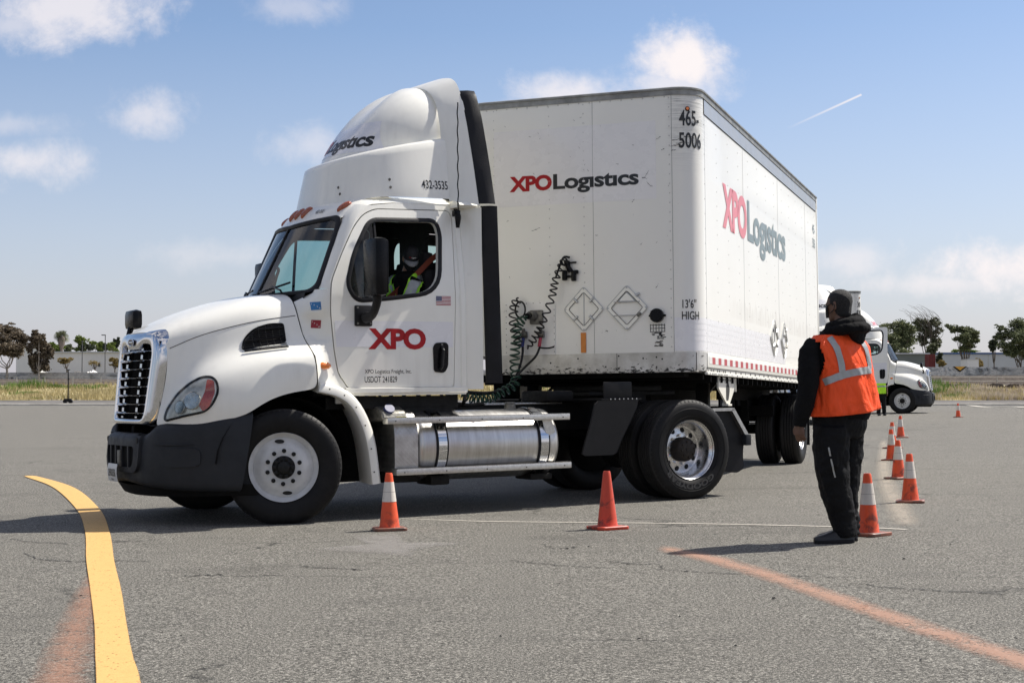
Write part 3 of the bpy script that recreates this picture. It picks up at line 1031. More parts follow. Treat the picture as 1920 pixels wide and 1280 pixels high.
# ---- bumper
def bx(y, z):
    """front skin of the bumper, plan curve + slight rake"""
    a = min(1, abs(y) / 1.17)
    x = -1.135 + .055 * (a * 1.17 / .6) ** 2 if abs(y) < .6 else None
    if x is None:
        t_ = (abs(y) - .6) / .57
        x = -1.08 + .16 * t_ + .62 * t_ ** 3.2
    return x + .03 * ((z - .60) / .3) ** 2
def bplan(s):
    """point on the plan outline, s 0 centre .. 1 wheel opening"""
    tab = [(-1.135, 0), (-1.13, -.22), (-1.108, -.44), (-1.065, -.62), (-.995, -.78), (-.90, -.905), (-.77, -1.01), (-.62, -1.085), (-.47, -1.14), (-.33, -1.17)]
    return tab
BP = [Vector((a, b, 0)) for a, b in bplan(0)]
BPs = spline(BP, 46)
def bump_top(y):           # upper edge height along the bumper
    return interp([(0, .80), (.40, .80), (.52, .79), (.60, .82), (.68, .872), (.9, .895), (1.05, .93), (1.12, .96), (1.17, .985)], abs(y))
def bump_bot(y):
    return interp([(0, .36), (.4, .345), (.7, .325), (1.0, .30), (1.17, .29)], abs(y))
mb = MB()
T = [0, .03, .10, .25, .45, .65, .85, .95, 1.0]
rows = []
for t_ in T:
    row = []
    for p in BPs:
        zb, zt = bump_bot(p.y), bump_top(p.y)
        z = zb + (zt - zb) * t_
        ins = .045 * (1 - sin(pi * min(1, max(0, t_ * 1.0))) ** .35)
        if t_ in (0, 1.0): ins = .075
        n_ = Vector((p.x + .25, p.y, 0)).normalized()
        q = p - n_ * ins + Vector((-.09 if False else 0, 0, 0))
        # rear edge leans with the wheel opening
        k = max(0, (p.x + .80) / .47) ** 2
        q.x += k * (.03 + .0 - .12 * (1 - t_))
        q.z = z
        row.append(q)
    rows.append(row)
allrows = [[Vector((p.x, -p.y, p.z)) for p in r[::-1]][:-1] + r for r in rows]
mb.grid(allrows)
bumper = mb.build('bumper', ['bumper_plastic', 'under_black'], truck, angle=60)
bumper.modifiers.new('sub', 'SUBSURF').levels = 1
bumper.modifiers['sub'].render_levels = 1
so = bumper.modifiers.new('shell', 'SOLIDIFY'); so.thickness = .04; so.offset = -1
# central opening cut by a boolean: simple dark recesses with rims instead of a flat front
bumper = bake(bumper)
bumper.shadow_terminator_geometry_offset = .3; bumper.shadow_terminator_normal_offset = .02
BB = bvh_of(bumper)
def on_front(y, z, off=.0):
    hit = BB.ray_cast(Vector((-3, y, z)), Vector((1, 0, 0)))
    return (hit[0] + hit[1].normalized() * 0 + Vector((-off, 0, 0))) if hit[0] else Vector((-1.1, y, z))
def on_fender(x, z, off=.0, bv=None):
    """ray from the front left quarter"""
    dv = Vector((.62, .78, 0)).normalized()
    p = Vector((x, -1.1, z)) - dv * 2
    hit = (bv or BB).ray_cast(p, dv)
    if not hit[0]: return Vector((x, -1.1, z))
    n_ = hit[1] if hit[1].dot(dv) < 0 else -hit[1]
    return hit[0] + n_ * off
# moulded frame round the air opening
fo = rrect(-.50, .455, .50, .795, [.12, .12, .05, .05], 5)
fi = rrect(-.41, .50, .41, .685, [.09, .09, .04, .04], 5)
mb = MB()
mb.panel(fo, [fi], lambda a, b: on_front(a, b, .028), lambda a, b: on_front(a, b, -.01), cuts=[('u', x * .1) for x in range(-4, 5)])
for y in (-.27, -.09, .09, .27):
    mb.box((on_front(y, .6).x - .022, y - .018, .495), (on_front(y, .6).x + .0, y + .018, .69), ch=.006)
bf = mb.build('bumper_frame', 'bumper_plastic', bumper, bevel=.008, angle=40)
mb = MB(); mb.panel(fi, [], lambda a, b: on_front(a, b, .003), cuts=[('u', x * .1) for x in range(-4, 5)])
mb.build('air_opening', 'under_black', bumper, smooth=False)
mb = MB()
mb.box((-1.172, -.105, .50), (-1.150, -.025, .645), ch=.005)
mb.build('tow_cover', 'cast_metal', bumper)
for sg in (-1, 1):
    mb = MB(); mb.disc((on_front(sg * .455, .735, .030).x, sg * .455, .735), .026, 'X', 16, h=.01)
    mb.build('bumper_hole', 'hole_dark', bumper)
# fog lamp blank: a shallow moulded recess on the near corner
for sg in (-1, 1):
    def on_bump(a, b, off):
        ya = abs(a); i_ = min(range(len(BPs) - 1), key=lambda q: abs(BPs[q].y * -1 - ya) if False else abs(abs(BPs[q].y) - ya))
        t_ = (BPs[i_ + 1] - BPs[i_]); n_ = Vector((t_.y, -t_.x, 0)).normalized()
        if n_.x > 0: n_ = -n_
        p = Vector((interp([(abs(q.y), q.x) for q in BPs], ya), -ya, b))
        hit = BB.ray_cast(p + n_ * .6, -n_)
        q = (hit[0] if hit[0] else p) + n_ * off
        return (q.x, q.y if sg < 0 else -q.y, q.z)
    mb = MB()
    fo2 = rrect(.80, .515, 1.03, .675, .045, 4)
    mb.panel(fo2, [], lambda a, b: on_bump(a, b, .016), lambda a, b: on_bump(a, b, -.002), cuts=[('u', .86), ('u', .92), ('u', .98), ('v', .6)])
    mb.build('fog_lamp_blank', 'bumper_plastic', bumper, bevel=.005, angle=40)
    mb = MB(); mb.tube([on_bump(a, .705, .003) for a in (.70, .78, .86, .94, 1.0)], [.004, .010, .013, .010, .004], 6)
    mb.build('moulding', 'bumper_plastic', bumper)
# lower air dam
mb = MB()
rr = []
for z, ins in ((.335, .05), (.24, .11), (.235, .14)):
    rr.append([Vector((p.x + ins + .02, p.y * (1 - ins * .3), z + .02 * abs(p.y))) for p in BPs[:44]])
mb.grid(rr); mb.build('air_dam', 'under_black', truck, mirror=True)
# number plate
mb = MB()
pl = rrect(-.15, .365, .15, .525, .015, 3)
pfn = lambda off: (lambda a, b: (-1.195 - off - .015 * sin((b - .365) / .16 * pi * .9), a * .98, b))
mb.panel(pl, [], pfn(.002), pfn(0), cuts=[('v', .40), ('v', .44), ('v', .48)])
plate = mb.build('number_plate', 'plate_white', truck)
V, F, w_ = text2d('29R0356', .068, .02, width=.23)
put([(-(a) + .115, b + .415) for a, b in V], F, pfn(.0045), 'plate_number', 'logo_black', plate, step=.03)
V, F, w_ = text2d('Maine', .020, .01, width=.075, shear=.2)
put([(-(a) + .035, b + .378) for a, b in V], F, pfn(.0045), 'plate_text', 'logo_black', plate)

# ---- headlights
hl = [(-1.045, .915), (-1.02, 1.0), (-.93, 1.115), (-.84, 1.185), (-.74, 1.235), (-.655, 1.235), (-.615, 1.20), (-.60, 1.13), (-.64, 1.04), (-.70, .985), (-.86, .955)]
hl = round_poly([(-.805 + (a + .80) * 1.27, 1.078 + (b - 1.065) * 1.17) for a, b in hl], .05, 4)
for sg in (-1, 1):
    fl = (lambda p: Vector((p[0], p[1] if sg < 0 else -p[1], p[2])))
    dv = Vector((.50, .87, 0)).normalized()
    def onh(a, b, off):
        p = Vector((a, -1.0, b)) - dv * 2 + Vector((0, 0, 0))
        hit = HB.ray_cast(p, dv)
        q = hit[0] if hit[0] else Vector((a, -1.0, b))
        n_ = hit[1] if hit[0] else Vector((-.5, -.8, 0))
        if n_.dot(dv) > 0: n_ = -n_
        return fl(q + n_ * off)
    cuts = [('u', -1.03 + .06 * i) for i in range(8)] + [('v', 1.0), ('v', 1.1), ('v', 1.18)]
    mb = MB()
    mb.panel(hl, [], lambda a, b: onh(a, b, .004), None, cuts=cuts)
    mb.tube([onh(a, b, .008) for a, b in hl], .011, 6, mat=1, closed=True)
    head = mb.build('headlight', ['lamp_silver', 'gloss_black'], truck)
    # reflector bowls
    mb = MB()
    for (a, b, r_) in ((-.80, 1.075, .078), (-.925, 1.02, .058)):
        c_ = onh(a, b, .006); nv = (onh(a, b, .05) - c_).normalized()
        up = Vector((0, 0, 1)); t1 = (up - nv * up.dot(nv)).normalized(); t2 = nv.cross(t1)
        rings = []
        for rr_, hh in ((1.0, .016), (.94, .018), (.8, .008), (.5, -.001), (.25, -.003), (.12, .0)):
            rings.append([c_ + nv * (hh + .002) + (t1 * cos(q) + t2 * sin(q)) * r_ * rr_ for q in [2 * pi * k / 28 for k in range(28)]])
        mb.loft(rings, caps=True)
    mb.build('reflector', 'lamp_bowl', head, angle=40)
    mb = MB()
    ind = round_poly([(-.805 + (a + .80) * 1.27, 1.078 + (b - 1.065) * 1.17) for a, b in [(-.715, .985), (-.665, 1.02), (-.625, 1.12), (-.635, 1.205), (-.69, 1.215), (-.70, 1.13), (-.745, 1.03)]], .02, 3)
    mb.panel(ind, [], lambda a, b: onh(a, b, .016), lambda a, b: onh(a, b, .004), cuts=[('v', 1.05), ('v', 1.1), ('v', 1.15)])
    mb.build('indicator', 'red_reflector', head)
    mb = MB()
    mb.panel(inset(hl, .008) if False else hl, [], lambda a, b: onh(a, b, .034), None, cuts=cuts)
    mb.build('lens', 'lens_glass', head, angle=180)

# ---- cowl between hood and door, A-pillars, cab side, roof, rear wall: one body mesh
FE = [(.625, 1.10), (.600, 1.169), (.520, 1.305), (.484, 1.528), (.455, 1.856), (.460, 2.06), (.470, 2.13), (.545, 2.30), (.64, 2.48), (.735, 2.655), (.80, 2.765), (.90, 2.845)]
door_out = [(.63, 1.173), (1.70, 1.173), (1.715, 1.60), (1.735, 2.3), (1.76, 2.78), (1.73, 2.833), (.97, 2.812), (.85, 2.755), (.748, 2.645), (.60, 2.38), (.485, 2.135), (.47, 2.0), (.467, 1.856), (.496, 1.528), (.534, 1.305)]
door_out = round_poly(door_out, [.02, .03, .05, .05, .03, .03, .06, .05, .1, .1, .06, .05, .05, .05, .05], 4)
door_gap = inset(door_out, -.009)
glass_out = round_poly([(.648, 2.10), (.735, 2.385), (.915, 2.695), (1.575, 2.715), (1.60, 2.60), (1.545, 2.07), (1.03, 2.0), (.72, 1.975)], [.10, .10, .09, .10, .05, .20, .2, .14], 6)
zc = [('v', z) for z in (1.3, 1.6, 1.9, 2.05, 2.2, 2.35, 2.5, 2.65, 2.8)]
mbc = MB()
WS_B = lambda s: Vector((.165 + .235 * abs(s) ** 1.7, .90 * s, 2.035 + .015 * abs(s)))
WS_T = lambda s: Vector((.505 + .185 * abs(s) ** 1.8, .80 * s, 2.705 + .035 * abs(s)))
def WS(s, t_, off=0.0):
    b_, tp_ = WS_B(s), WS_T(s)
    p = b_.lerp(tp_, t_)
    if off:
        nrm = Vector((-.9, .38 * s, .42)).normalized(); p = p + nrm * off
    return p
for sg in (-1, 1):
    outl = FE + [(1.20, 2.885), (1.60, 2.90), (1.875, 2.90), (1.835, 1.10)]
    outl = outl[::-1]
    mbc.panel(outl, [door_gap], side(0, sg), side(-.035, sg), cuts=zc, mat=0, mat_in=1, mat_edge=0)
    # A-pillar: from front edge of the side to the windshield edge
    rows = []
    for (x, z) in FE[5:]:
        t_ = min(1, max(0, (z - 2.04) / .70)); e = WS(sg, t_)
        if z > 2.74: e = Vector((.70 + (z - 2.74) * 1.2, sg * .80, z + .02))
        a_ = Vector((x, sg * yS(z), z)); m_ = a_.lerp(e, .5) + Vector((-.018, sg * .018, 0))
        rows.append([a_, a_.lerp(m_, .5) + Vector((-.008, sg * .008, 0)), m_, e])
    mbc.grid(rows)
    # cowl
    HR = [(r_[-1].z, r_[-1].x, abs(r_[-1].y)) for r_ in rows_hood][::-1]
    hy = [(a_, c_) for a_, b_, c_ in HR]; hx = [(a_, b_) for a_, b_, c_ in HR]
    cz = [(1.165, 0), (1.22, 0), (1.30, 0), (1.38, 0), (1.46, 0), (1.53, 0), (1.575, .004), (1.60, .045), (1.66, .05), (1.74, .05), (1.81, .045), (1.845, .006), (1.90, 0), (1.95, 0)]
    rows = []
    for z, dent in cz:
        x0 = interp(hx, z) + .014; y0 = interp(hy, z); x1 = interp([(b, a) for a, b in FE], z); y1 = yS(z)
        row = [Vector((x0 + .004, sg * (y0 - .03), z)), Vector((x0, sg * (y0 - .006), z))]
        for k in (.10, .3, .5, .7, .88, 1):
            kk = sin(k * pi / 2) ** .9
            row.append(Vector((x0 + (x1 - x0) * k, sg * (y0 + (y1 - y0) * kk - dent * sin(pi * min(1, k * 1.05)) ** .5), z)))
        rows.append(row)
    for z, f_ in ((1.99, .45), (2.03, .9), (2.06, 1.0)):
        x0 = interp(hx, 1.95) + .014; y0 = interp(hy, 1.95); e = WS(sg, 0); x1 = interp([(b, a) for a, b in FE], z); y1 = yS(z)
        px_, py_ = x0 + (e.x - .02 - x0) * f_, y0 + (abs(e.y) - y0) * f_
        row = [Vector((px_ + .004, sg * (py_ - .03), z)), Vector((px_, sg * (py_ - .006), z))]
        for k in (.10, .3, .5, .7, .88, 1):
            kk = sin(k * pi / 2) ** .9
            row.append(Vector((px_ + (x1 - px_) * k, sg * (py_ + (y1 - py_) * kk), z)))
        rows.append(row)
    mbc.grid(rows)
    # lower flare of the cowl and sill
    mbc.loft([[(x, sg * y0, z) for y0, z in ((1.04, 1.175), (1.075, 1.165), (1.075, 1.125), (1.03, 1.10), (.9, 1.10))] for x in (.60, 1.0, 1.4, 1.84)], closed=False, caps=False)
# roof
def roofp(s, r_):
    x0 = .505 + .185 * abs(s) ** 1.8
    x = x0 + (1.865 - x0) * r_
    zc_ = interp([(0, 2.712), (.03, 2.77), (.07, 2.84), (.13, 2.905), (.22, 2.955), (.4, 2.985), (1, 3.01)], r_)
    ze = interp([(0, 2.735), (.03, 2.755), (.07, 2.785), (.13, 2.825), (.22, 2.86), (.4, 2.885), (1, 2.90)], r_)
    yw = interp([(0, .815), (.07, .85), (.2, .905), (.5, .905), (1, .905)], r_)
    k = abs(s) ** 5
    z = zc_ + (ze - zc_) * k
    return Vector((x, yw * s, z))
ss = [-1, -.985, -.95, -.9, -.82, -.7, -.5, -.25, 0, .25, .5, .7, .82, .9, .95, .985, 1]
rr = [0, .015, .03, .05, .07, .1, .13, .17, .22, .3, .4, .55, .7, .85, 1]
mbc.grid([[roofp(s, r_) for s in ss] for r_ in rr])
mbc.grid([[roofp(s, r_) - Vector((-.02, 0, .05)) for s in ss] for r_ in rr], mat=1)
# rear wall with two windows, floor, firewall, dash
rw = [(-1.04, 1.10), (1.04, 1.10), (1.04, 2.0), (.905, 2.90), (.85, 2.98), (-.85, 2.98), (-.905, 2.90), (-1.04, 2.0)]
wins = [rrect(-.72, 2.38, -.26, 2.70, .07), rrect(.26, 2.38, .72, 2.70, .07)]
mbc.panel(rw, wins, lambda a, b: (1.86, a, b), lambda a, b: (1.80, a, b), mat=0, mat_in=1, mat_edge=1)
mbc.box((.30, -1.03, 1.10), (1.80, 1.03, 1.16), mat=2)
cab = mbc.build('cab', ['truck_white', 'interior', 'under_black'], truck, angle=38, fix=False)
mb = MB()
mb.grid([[(x, y, z) for y in (-.88, -.5, 0, .5, .88)] for x, z in ((.30, 1.2), (.27, 1.9), (.29, 2.03), (.40, 2.055), (.62, 2.02), (.70, 1.95), (.74, 1.6))])
mb.box((.66, -.80, 1.98), (.76, -.25, 2.06), ch=.02)
mb.build('dashboard', 'interior', truck)
for w_ in wins:
    mb = MB(); mb.panel(w_, [], lambda a, b: (1.83, a, b)); mb.build('rear_window', 'window_glass', truck, smooth=False)

# ---- windshield, frame, divider, wipers
for sg in (-1, 1):
    mb = MB(); mb.grid([[WS(sg * s, t_, .002) for s in (.0, .2, .4, .6, .8, .9, 1)] for t_ in (0, .25, .5, .75, 1)])
    mb.build('windshield_pane', 'windshield_glass', truck, angle=180)
mb = MB()
N = 60
def wsring(ins, off, r_):
    pts = rrect(-1 - .03 + ins * 1.1, -.035 + ins * 1.35, 1.03 - ins * 1.1, 1.03 - ins * 1.3, r_, 6)
    out = []
    for i in range(len(pts)):
        a, b = Vector(pts[i]), Vector(pts[(i + 1) % len(pts)])
        n_ = max(1, int((b - a).length / .12))
        for k in range(n_): out.append(a.lerp(b, k / n_))
    return out
o_ = wsring(0, 0, .13)
i_ = [Vector((p.x * .935, .5 + (p.y - .5) * .90)) for p in o_]
rings = [[WS(p.x, p.y, h) for p in q] for q, h in ((o_, -.01), (o_, .014), ([a.lerp(b, .5) for a, b in zip(o_, i_)], .024), (i_, .012), (i_, -.02))]
mb.loft(rings, caps=False)
mb.loft([[WS(sgn * .016, t_, h) for t_ in (-.02, .25, .5, .75, 1.02)] for sgn, h in ((-1, -.01), (-1, .014), (1, .014), (1, -.01))], closed=False, caps=False)
mb.build('windshield_frame', 'rubber', truck, angle=50)
for s0, s1, dz in ((-.12, -.62, .09), (.62, .12, .05)):
    mb = MB()
    pts = [WS(s0 + (s1 - s0) * i / 8, .035 + dz * (i / 8), .035 - .006 * sin(pi * i / 8)) for i in range(9)]
    mb.tube(pts, .010, 6)
    mid_ = pts[4]
    piv = WS((s0 + s1) / 2 - .22, -.03, .05)
    mb.tube([piv, piv + Vector((-.02, 0, .03)), mid_ + Vector((-.02, 0, .01)), mid_], .009, 6)
    mb.build('wiper', 'gloss_black', truck)

# ---- doors
def make_door(sg):
    mb = MB()
    gi_ = inset(glass_out, .0)
    mb.panel(door_out[::1], [glass_out], side(.006, sg), side(-.04, sg), cuts=zc, mat=0, mat_in=1, mat_edge=0)
    d_ = mb.build('door', ['truck_white', 'interior_grey'], truck, angle=38)
    # rubber round the window
    mb = MB()
    g2 = inset(glass_out, .040)
    n_ = len(glass_out)
    rings = [[side(h, sg)(a, b) for a, b in q] for q, h in ((glass_out, .004), (glass_out, .014), ([((a[0] + b[0]) / 2, (a[1] + b[1]) / 2) for a, b in zip(glass_out, g2)], .018), (g2, .008), (g2, -.04))]
    mb.loft(rings, caps=False)
    mb.build('window_seal', 'rubber', d_, angle=50)
    # quarter glass in front of the bar; on the far door the whole window is glazed
    mb = MB()
    q = [p for p in glass_out]
    if sg < 0:
        ql = [(a, b) for a, b in glass_out if a < .94]
        ql += [(.94, 1.99)] if False else []
        poly = [(.94, 2.0)] + [p for p in [(.72, 1.985), (.66, 2.06), (.66, 2.15), (.745, 2.38), (.915, 2.67), (.94, 2.69)]][::1]
        mb.panel(poly[::-1], [], side(-.012, sg), cuts=zc[3:])
    else:
        mb.panel(glass_out, [], side(-.012, sg), cuts=zc[3:])
    mb.build('side_window', 'window_glass', d_, smooth=False)
    mb = MB()
    mb.tube([side(-.01, sg)(.95, z) for z in (1.99, 2.2, 2.45, 2.69)], .016, 6)
    mb.build('window_bar', 'rubber', d_)
    # handle
    mb = MB()
    ho = round_poly([(1.492, 1.31), (1.60, 1.30), (1.640, 1.36), (1.645, 1.56), (1.62, 1.585), (1.51, 1.58), (1.485, 1.54)], .03, 4)
    mb.panel(ho, [], side(.016, sg), side(.004, sg))
    mb.tube([side(.016, sg)(1.575, 1.545), side(.050, sg)(1.572, 1.51), side(.050, sg)(1.558, 1.36), side(.016, sg)(1.555, 1.335)], .015, 8, mat=1)
    mb.disc((1.575, sg * (1.05 + .020) - (.004 if sg < 0 else 0), 1.565), .010, 'Y', 12, h=.004, mat=2)
    mb.build('door_handle', ['gloss_black', 'black_plastic', 'cast_metal'], d_)
    return d_
door = make_door(-1)
door_far = make_door(1)
f = side(.0085)
film = [(.49, 1.785), (1.70, 1.785), (1.70, 1.53), (.50, 1.53)][::-1]
mb = MB(); mb.panel([(.515, 1.54), (1.695, 1.54), (1.70, 1.775), (.50, 1.775)], [], side(.0072), cuts=[('u', .8), ('u', 1.2)]); mb.build('door_film', 'film_white', door, smooth=False)
V1, F1, w_ = text2d('XPO', .190, .045, width=.585, spacing=.93)
put([(a + .828, b + 1.530) for a, b in V1], F1, side(.0095), 'door_logo', 'logo_red', door)
V1, F1, w_ = text2d('XPO Logistics Freight, Inc.', .038, .002, width=.47)
put([(a + .790, b + 1.300) for a, b in V1], F1, f, 'door_text', 'logo_black', door)
V1, F1, w_ = text2d('USDOT 241829', .058, .004, width=.325)
put([(a + .788, b + 1.218) for a, b in V1], F1, f, 'door_text', 'logo_black', door)
# small flag
mb = MB()
fx0, fz0, fw, fh = 1.525, 1.93, .155, .085
for k in range(13):
    x0_ = fx0 if k < 6 else fx0 + fw * .38
    mb.panel([(x0_, fz0 + fh * k / 13), (fx0 + fw, fz0 + fh * k / 13), (fx0 + fw, fz0 + fh * (k + 1) / 13), (x0_, fz0 + fh * (k + 1) / 13)], [], side(.008), mat=0 if k % 2 == 0 else 1)
mb.panel([(fx0, fz0 + fh * 6 / 13), (fx0 + fw * .38, fz0 + fh * 6 / 13), (fx0 + fw * .38, fz0 + fh), (fx0, fz0 + fh)], [], side(.0083), mat=2)
for i in range(5):
    for j in range(4):
        mb.panel([(fx0 + .006 + i * .0105, fz0 + .044 + j * .010), (fx0 + .0095 + i * .0105, fz0 + .044 + j * .010), (fx0 + .0095 + i * .0105, fz0 + .0475 + j * .010), (fx0 + .006 + i * .0105, fz0 + .0475 + j * .010)], [], side(.0088), mat=1)
mb.build('flag_sticker', ['logo_red', 'sticker_white', 'flag_blue'], door, smooth=False, merge=0)

CB = bvh_of(cab)
# permit stickers and side lamp on the cowl
for (x, z, mt, rt) in ((.345, 1.905, 'sticker_blue', .05), (.355, 1.745, 'sticker_red', -.06)):
    mb = MB()
    sq = lambda a, b: on_side(CB, x + a * cos(rt) - b * sin(rt), z + a * sin(rt) + b * cos(rt), .004)
    mb.panel([(-.038, -.036), (.038, -.036), (.038, .036), (-.038, .036)], [], sq, cuts=[('u', 0), ('v', 0)], mat=0)
    sq2 = lambda a, b: on_side(CB, x + a * cos(rt) - b * sin(rt), z + a * sin(rt) + b * cos(rt), .006)
    for ch_, dx, dz_ in (('I', -.030, .014), ('F', -.014, .000), ('T', .004, -.014), ('A', .020, -.028)):
        V1, F1, w_ = text2d(ch_, .014, .01)
        put([(a + dx, b + dz_) for a, b in V1], F1, sq2, '', None, None, mb, 1, False)
    mb.build('permit_sticker', [mt, 'sticker_white'], truck, smooth=False, merge=0)
for sg in (-1, 1):
    lp = on_side(CB, .375, 1.37, 0, sg)
    mb = MB(); rg = []
    for rr_, hh in ((1, 0), (.97, .012), (.8, .026), (.5, .034), (.15, .037)):
        rg.append([(lp.x + .068 * rr_ * cos(q), lp.y + sg * hh, lp.z + .036 * rr_ * sin(q)) for q in [2 * pi * k / 26 for k in range(26)]])
    mb.loft(rg)
    mb.build('side_lamp', 'amber', truck, angle=60)

# ---- roof marker lamps
def roof_at(y, z):
    s = y / .88; best = None
    for i in range(200):
        p = roofp(s, i / 800)
        if p.z >= z: return p
    return roofp(s, .1)
for y in (-.72, -.155, 0, .155, .72):
    base_ = roof_at(y, 2.80); top_ = roof_at(y, 2.885)
    ax_ = (top_ - base_); ln = ax_.length; ax_.normalize()
    sd_ = Vector((0, 1, 0)) + Vector((.10 if y > 0 else -.10, 0, 0)) * (abs(y) > .5); nr = ax_.cross(sd_).normalized()
    if nr.x > 0: nr = -nr
    c_ = (base_ + top_) / 2
    mb = MB(); rg = []
    for rr_, hh in ((1, -.004), (1, .010), (.85, .026), (.5, .036), (.1, .038)):
        row = []
        for q in [2 * pi * k / 24 for k in range(24)]:
            ww_ = .035 * (1 + .34 * sin(q))
            row.append(c_ + ax_ * .078 * rr_ * sin(q) + sd_ * ww_ * rr_ * cos(q) + nr * hh)
        rg.append(row)
    mb.loft(rg); mb.build('marker_lamp', 'dark_amber', truck, angle=60)
V1, F1, w_ = text2d('432-3535', .042, .02, width=.135)
put([(-.37 - a, b) for a, b in V1], F1, lambda a, b: roofp(a / .88, .055 + b * .55) + Vector((-.004, 0, .003)), 'roof_number', 'logo_black', truck)

# ---- roof fairing
XR = 1.77
def supere(ph, n_):
    c_, s_ = cos(ph), sin(ph)
    return max(c_, 0) ** (2 / n_), max(s_, 0) ** (2 / n_)
def zstep(x): return 3.285 + .26 * min(1, max(0, (x - .68) / 1.09)) ** .8
def zbase(x): return 2.86 + .085 * min(1, max(0, (x - .55) / .5))
PH = [pi / 2 * (i / 22) for i in range(23)]
rows = []
for t_ in [0, .12, .25, .4, .55, .7, .85, .96]:
    row = []
    n_ = 2.7 - .1 * t_; xn = .69 + .08 * t_; B = .945 - .125 * t_ ** 1.2
    for ph in PH:
        c_, s_ = supere(ph, n_)
        x = XR - (XR - xn) * c_; y = -B * s_
        z0, z1 = zbase(x), zstep(x)
        row.append(Vector((x, y, z0 + (z1 - z0) * t_)))
    rows.append(row)
row = []
for ph in PH:       # rounded shoulder
    c_, s_ = supere(ph, 2.5); x = XR - (XR - .79) * c_; y = -.800 * s_
    row.append(Vector((x, y, zstep(x) + .004)))
rows.append(row)
row = []
for ph in PH:
    c_, s_ = supere(ph, 2.2); x = XR - (XR - .85) * c_; y = -.765 * s_
    row.append(Vector((x, y, zstep(x) - .001)))
rows.append(row)
for ps in [0, .08, .18, .30, .44, .58, .72, .86, 1.0, 1.12, 1.24, 1.34, 1.43, 1.50, 1.55]:
    row = []
    for ph in PH:
        c_, s_ = supere(ph, 2.0)
        n_ = 1.20 + 1.15 * sin(ph) ** 2.4
        cr, sz = cos(ps) ** (2 / n_), sin(ps) ** (2 / n_)
        x = XR - (XR - .88) * c_ * cr; y = -.745 * s_ * cr
        zb = zstep(x) * (1 - sz) + zstep(XR) * sz
        x_ = x
        z = zstep(x_) * (1 - sz) + 4.15 * sz
        row.append(Vector((x, y, z)))
    rows.append(row)
allr = [[Vector((p.x, -p.y, p.z)) for p in r[::-1]][:0] + r[::-1] + [Vector((p.x, -p.y, p.z)) for p in r[1:]] for r in rows]
mb = MB(); mb.grid(allr)
fair = mb.build('roof_fairing', 'truck_white', truck, angle=75, merge=1e-4)
FB = bvh_of(fair)
# collar flaring out to the width of the trailer
def collar(xv, pts, n=28): return [Vector((xv, p.x, p.y)) for p in [Vector((q.x, q.y)) for q in spline([(a, b, 0) for a, b in pts], n)]]
c0 = [(-.965, 2.925), (-.90, 3.20), (-.815, 3.50), (-.772, 3.72), (-.69, 3.92), (-.52, 4.06), (-.28, 4.13), (0, 4.155)]
c1 = [(-1.145, 2.875), (-1.06, 3.22), (-.98, 3.50), (-.905, 3.74), (-.80, 3.98), (-.66, 4.15), (-.40, 4.215), (0, 4.23)]
mb = MB()
r0 = collar(1.735, [(a * .985, b - .008) for a, b in c0]); r1 = collar(1.745, c0)
def mixr(a, b, k, bulge): return [p.lerp(q, k) + Vector((0, -bulge * (1 if p.y < -.3 else .3), bulge * .6)) for p, q in zip(a, b)]
r2 = collar(1.955, c1)
r3 = [Vector((p.x, p.y * .985, p.z - .01)) for p in r2]
ring = [r0, r1, mixr(r1, r2, .25, .004), mixr(r1, r2, .5, .006), mixr(r1, r2, .75, .004), r2, r3]
mb.grid(ring)
mb.build('fairing_collar', 'truck_white', truck, angle=50, mirror=True)
for sg in (-1, 1):
    mb = MB()
    mb.loft([[(x, -sg * y0, z) for y0, z in ((-.90, 2.925), (-1.0, 2.925), (-1.09, 2.895), (-1.105, 2.875), (-1.06, 2.858), (-.90, 2.86))] for x in (1.76, 1.90, 1.95)])
    mb.build('fairing_ledge', 'truck_white', truck, angle=40)
# fairing fixings
for (x, z) in ((.80, 3.055), (.80, 2.99), (1.17, 3.11), (1.17, 3.035)):
    p = on_side(FB, x, z, .0)
    mb = MB(); mb.disc((p.x, p.y - .004, p.z), .014, 'Y', 12, h=.003); mb.disc((p.x, p.y - .010, p.z), .009, 'Y', 8, h=.007)
    mb.build('bolt', 'cast_metal', truck)
V1, F1, w_ = text2d('432-3535', .085, .012, width=.265)
put([(a + 1.465, b + 3.035) for a, b in V1], F1, lambda a, b: on_side(FB, a, b, .003), 'fairing_number', 'logo_black', truck)
# lettering wrapped round the nose of the fairing
def on_nose(a, b, off=.004):
    hit = FB.ray_cast(Vector((-2, a, b)), Vector((1, 0, .0)))
    if not hit[0]: return Vector((1, a, b))
    n_ = hit[1] if hit[1].x < 0 else -hit[1]
    return hit[0] + n_ * off
logo(1.02, lambda a, b: on_nose(.50 - a, 3.475 + b * 1.25), 'fairing_logo', truck, ['faded_red', 'logo_black'], step=.02)
fl_ = [(-.60, 3.42), (.60, 3.42), (.50, 3.72), (-.50, 3.72)]
mb = MB(); mb.panel(fl_, [], lambda a, b: on_nose(a, b, .0015), cuts=[('u', .04 * i) for i in range(-16, 17)] + [('v', 3.39 + .03 * i) for i in range(1, 11)])
mb.build('fairing_film', 'film_white', truck, angle=180)

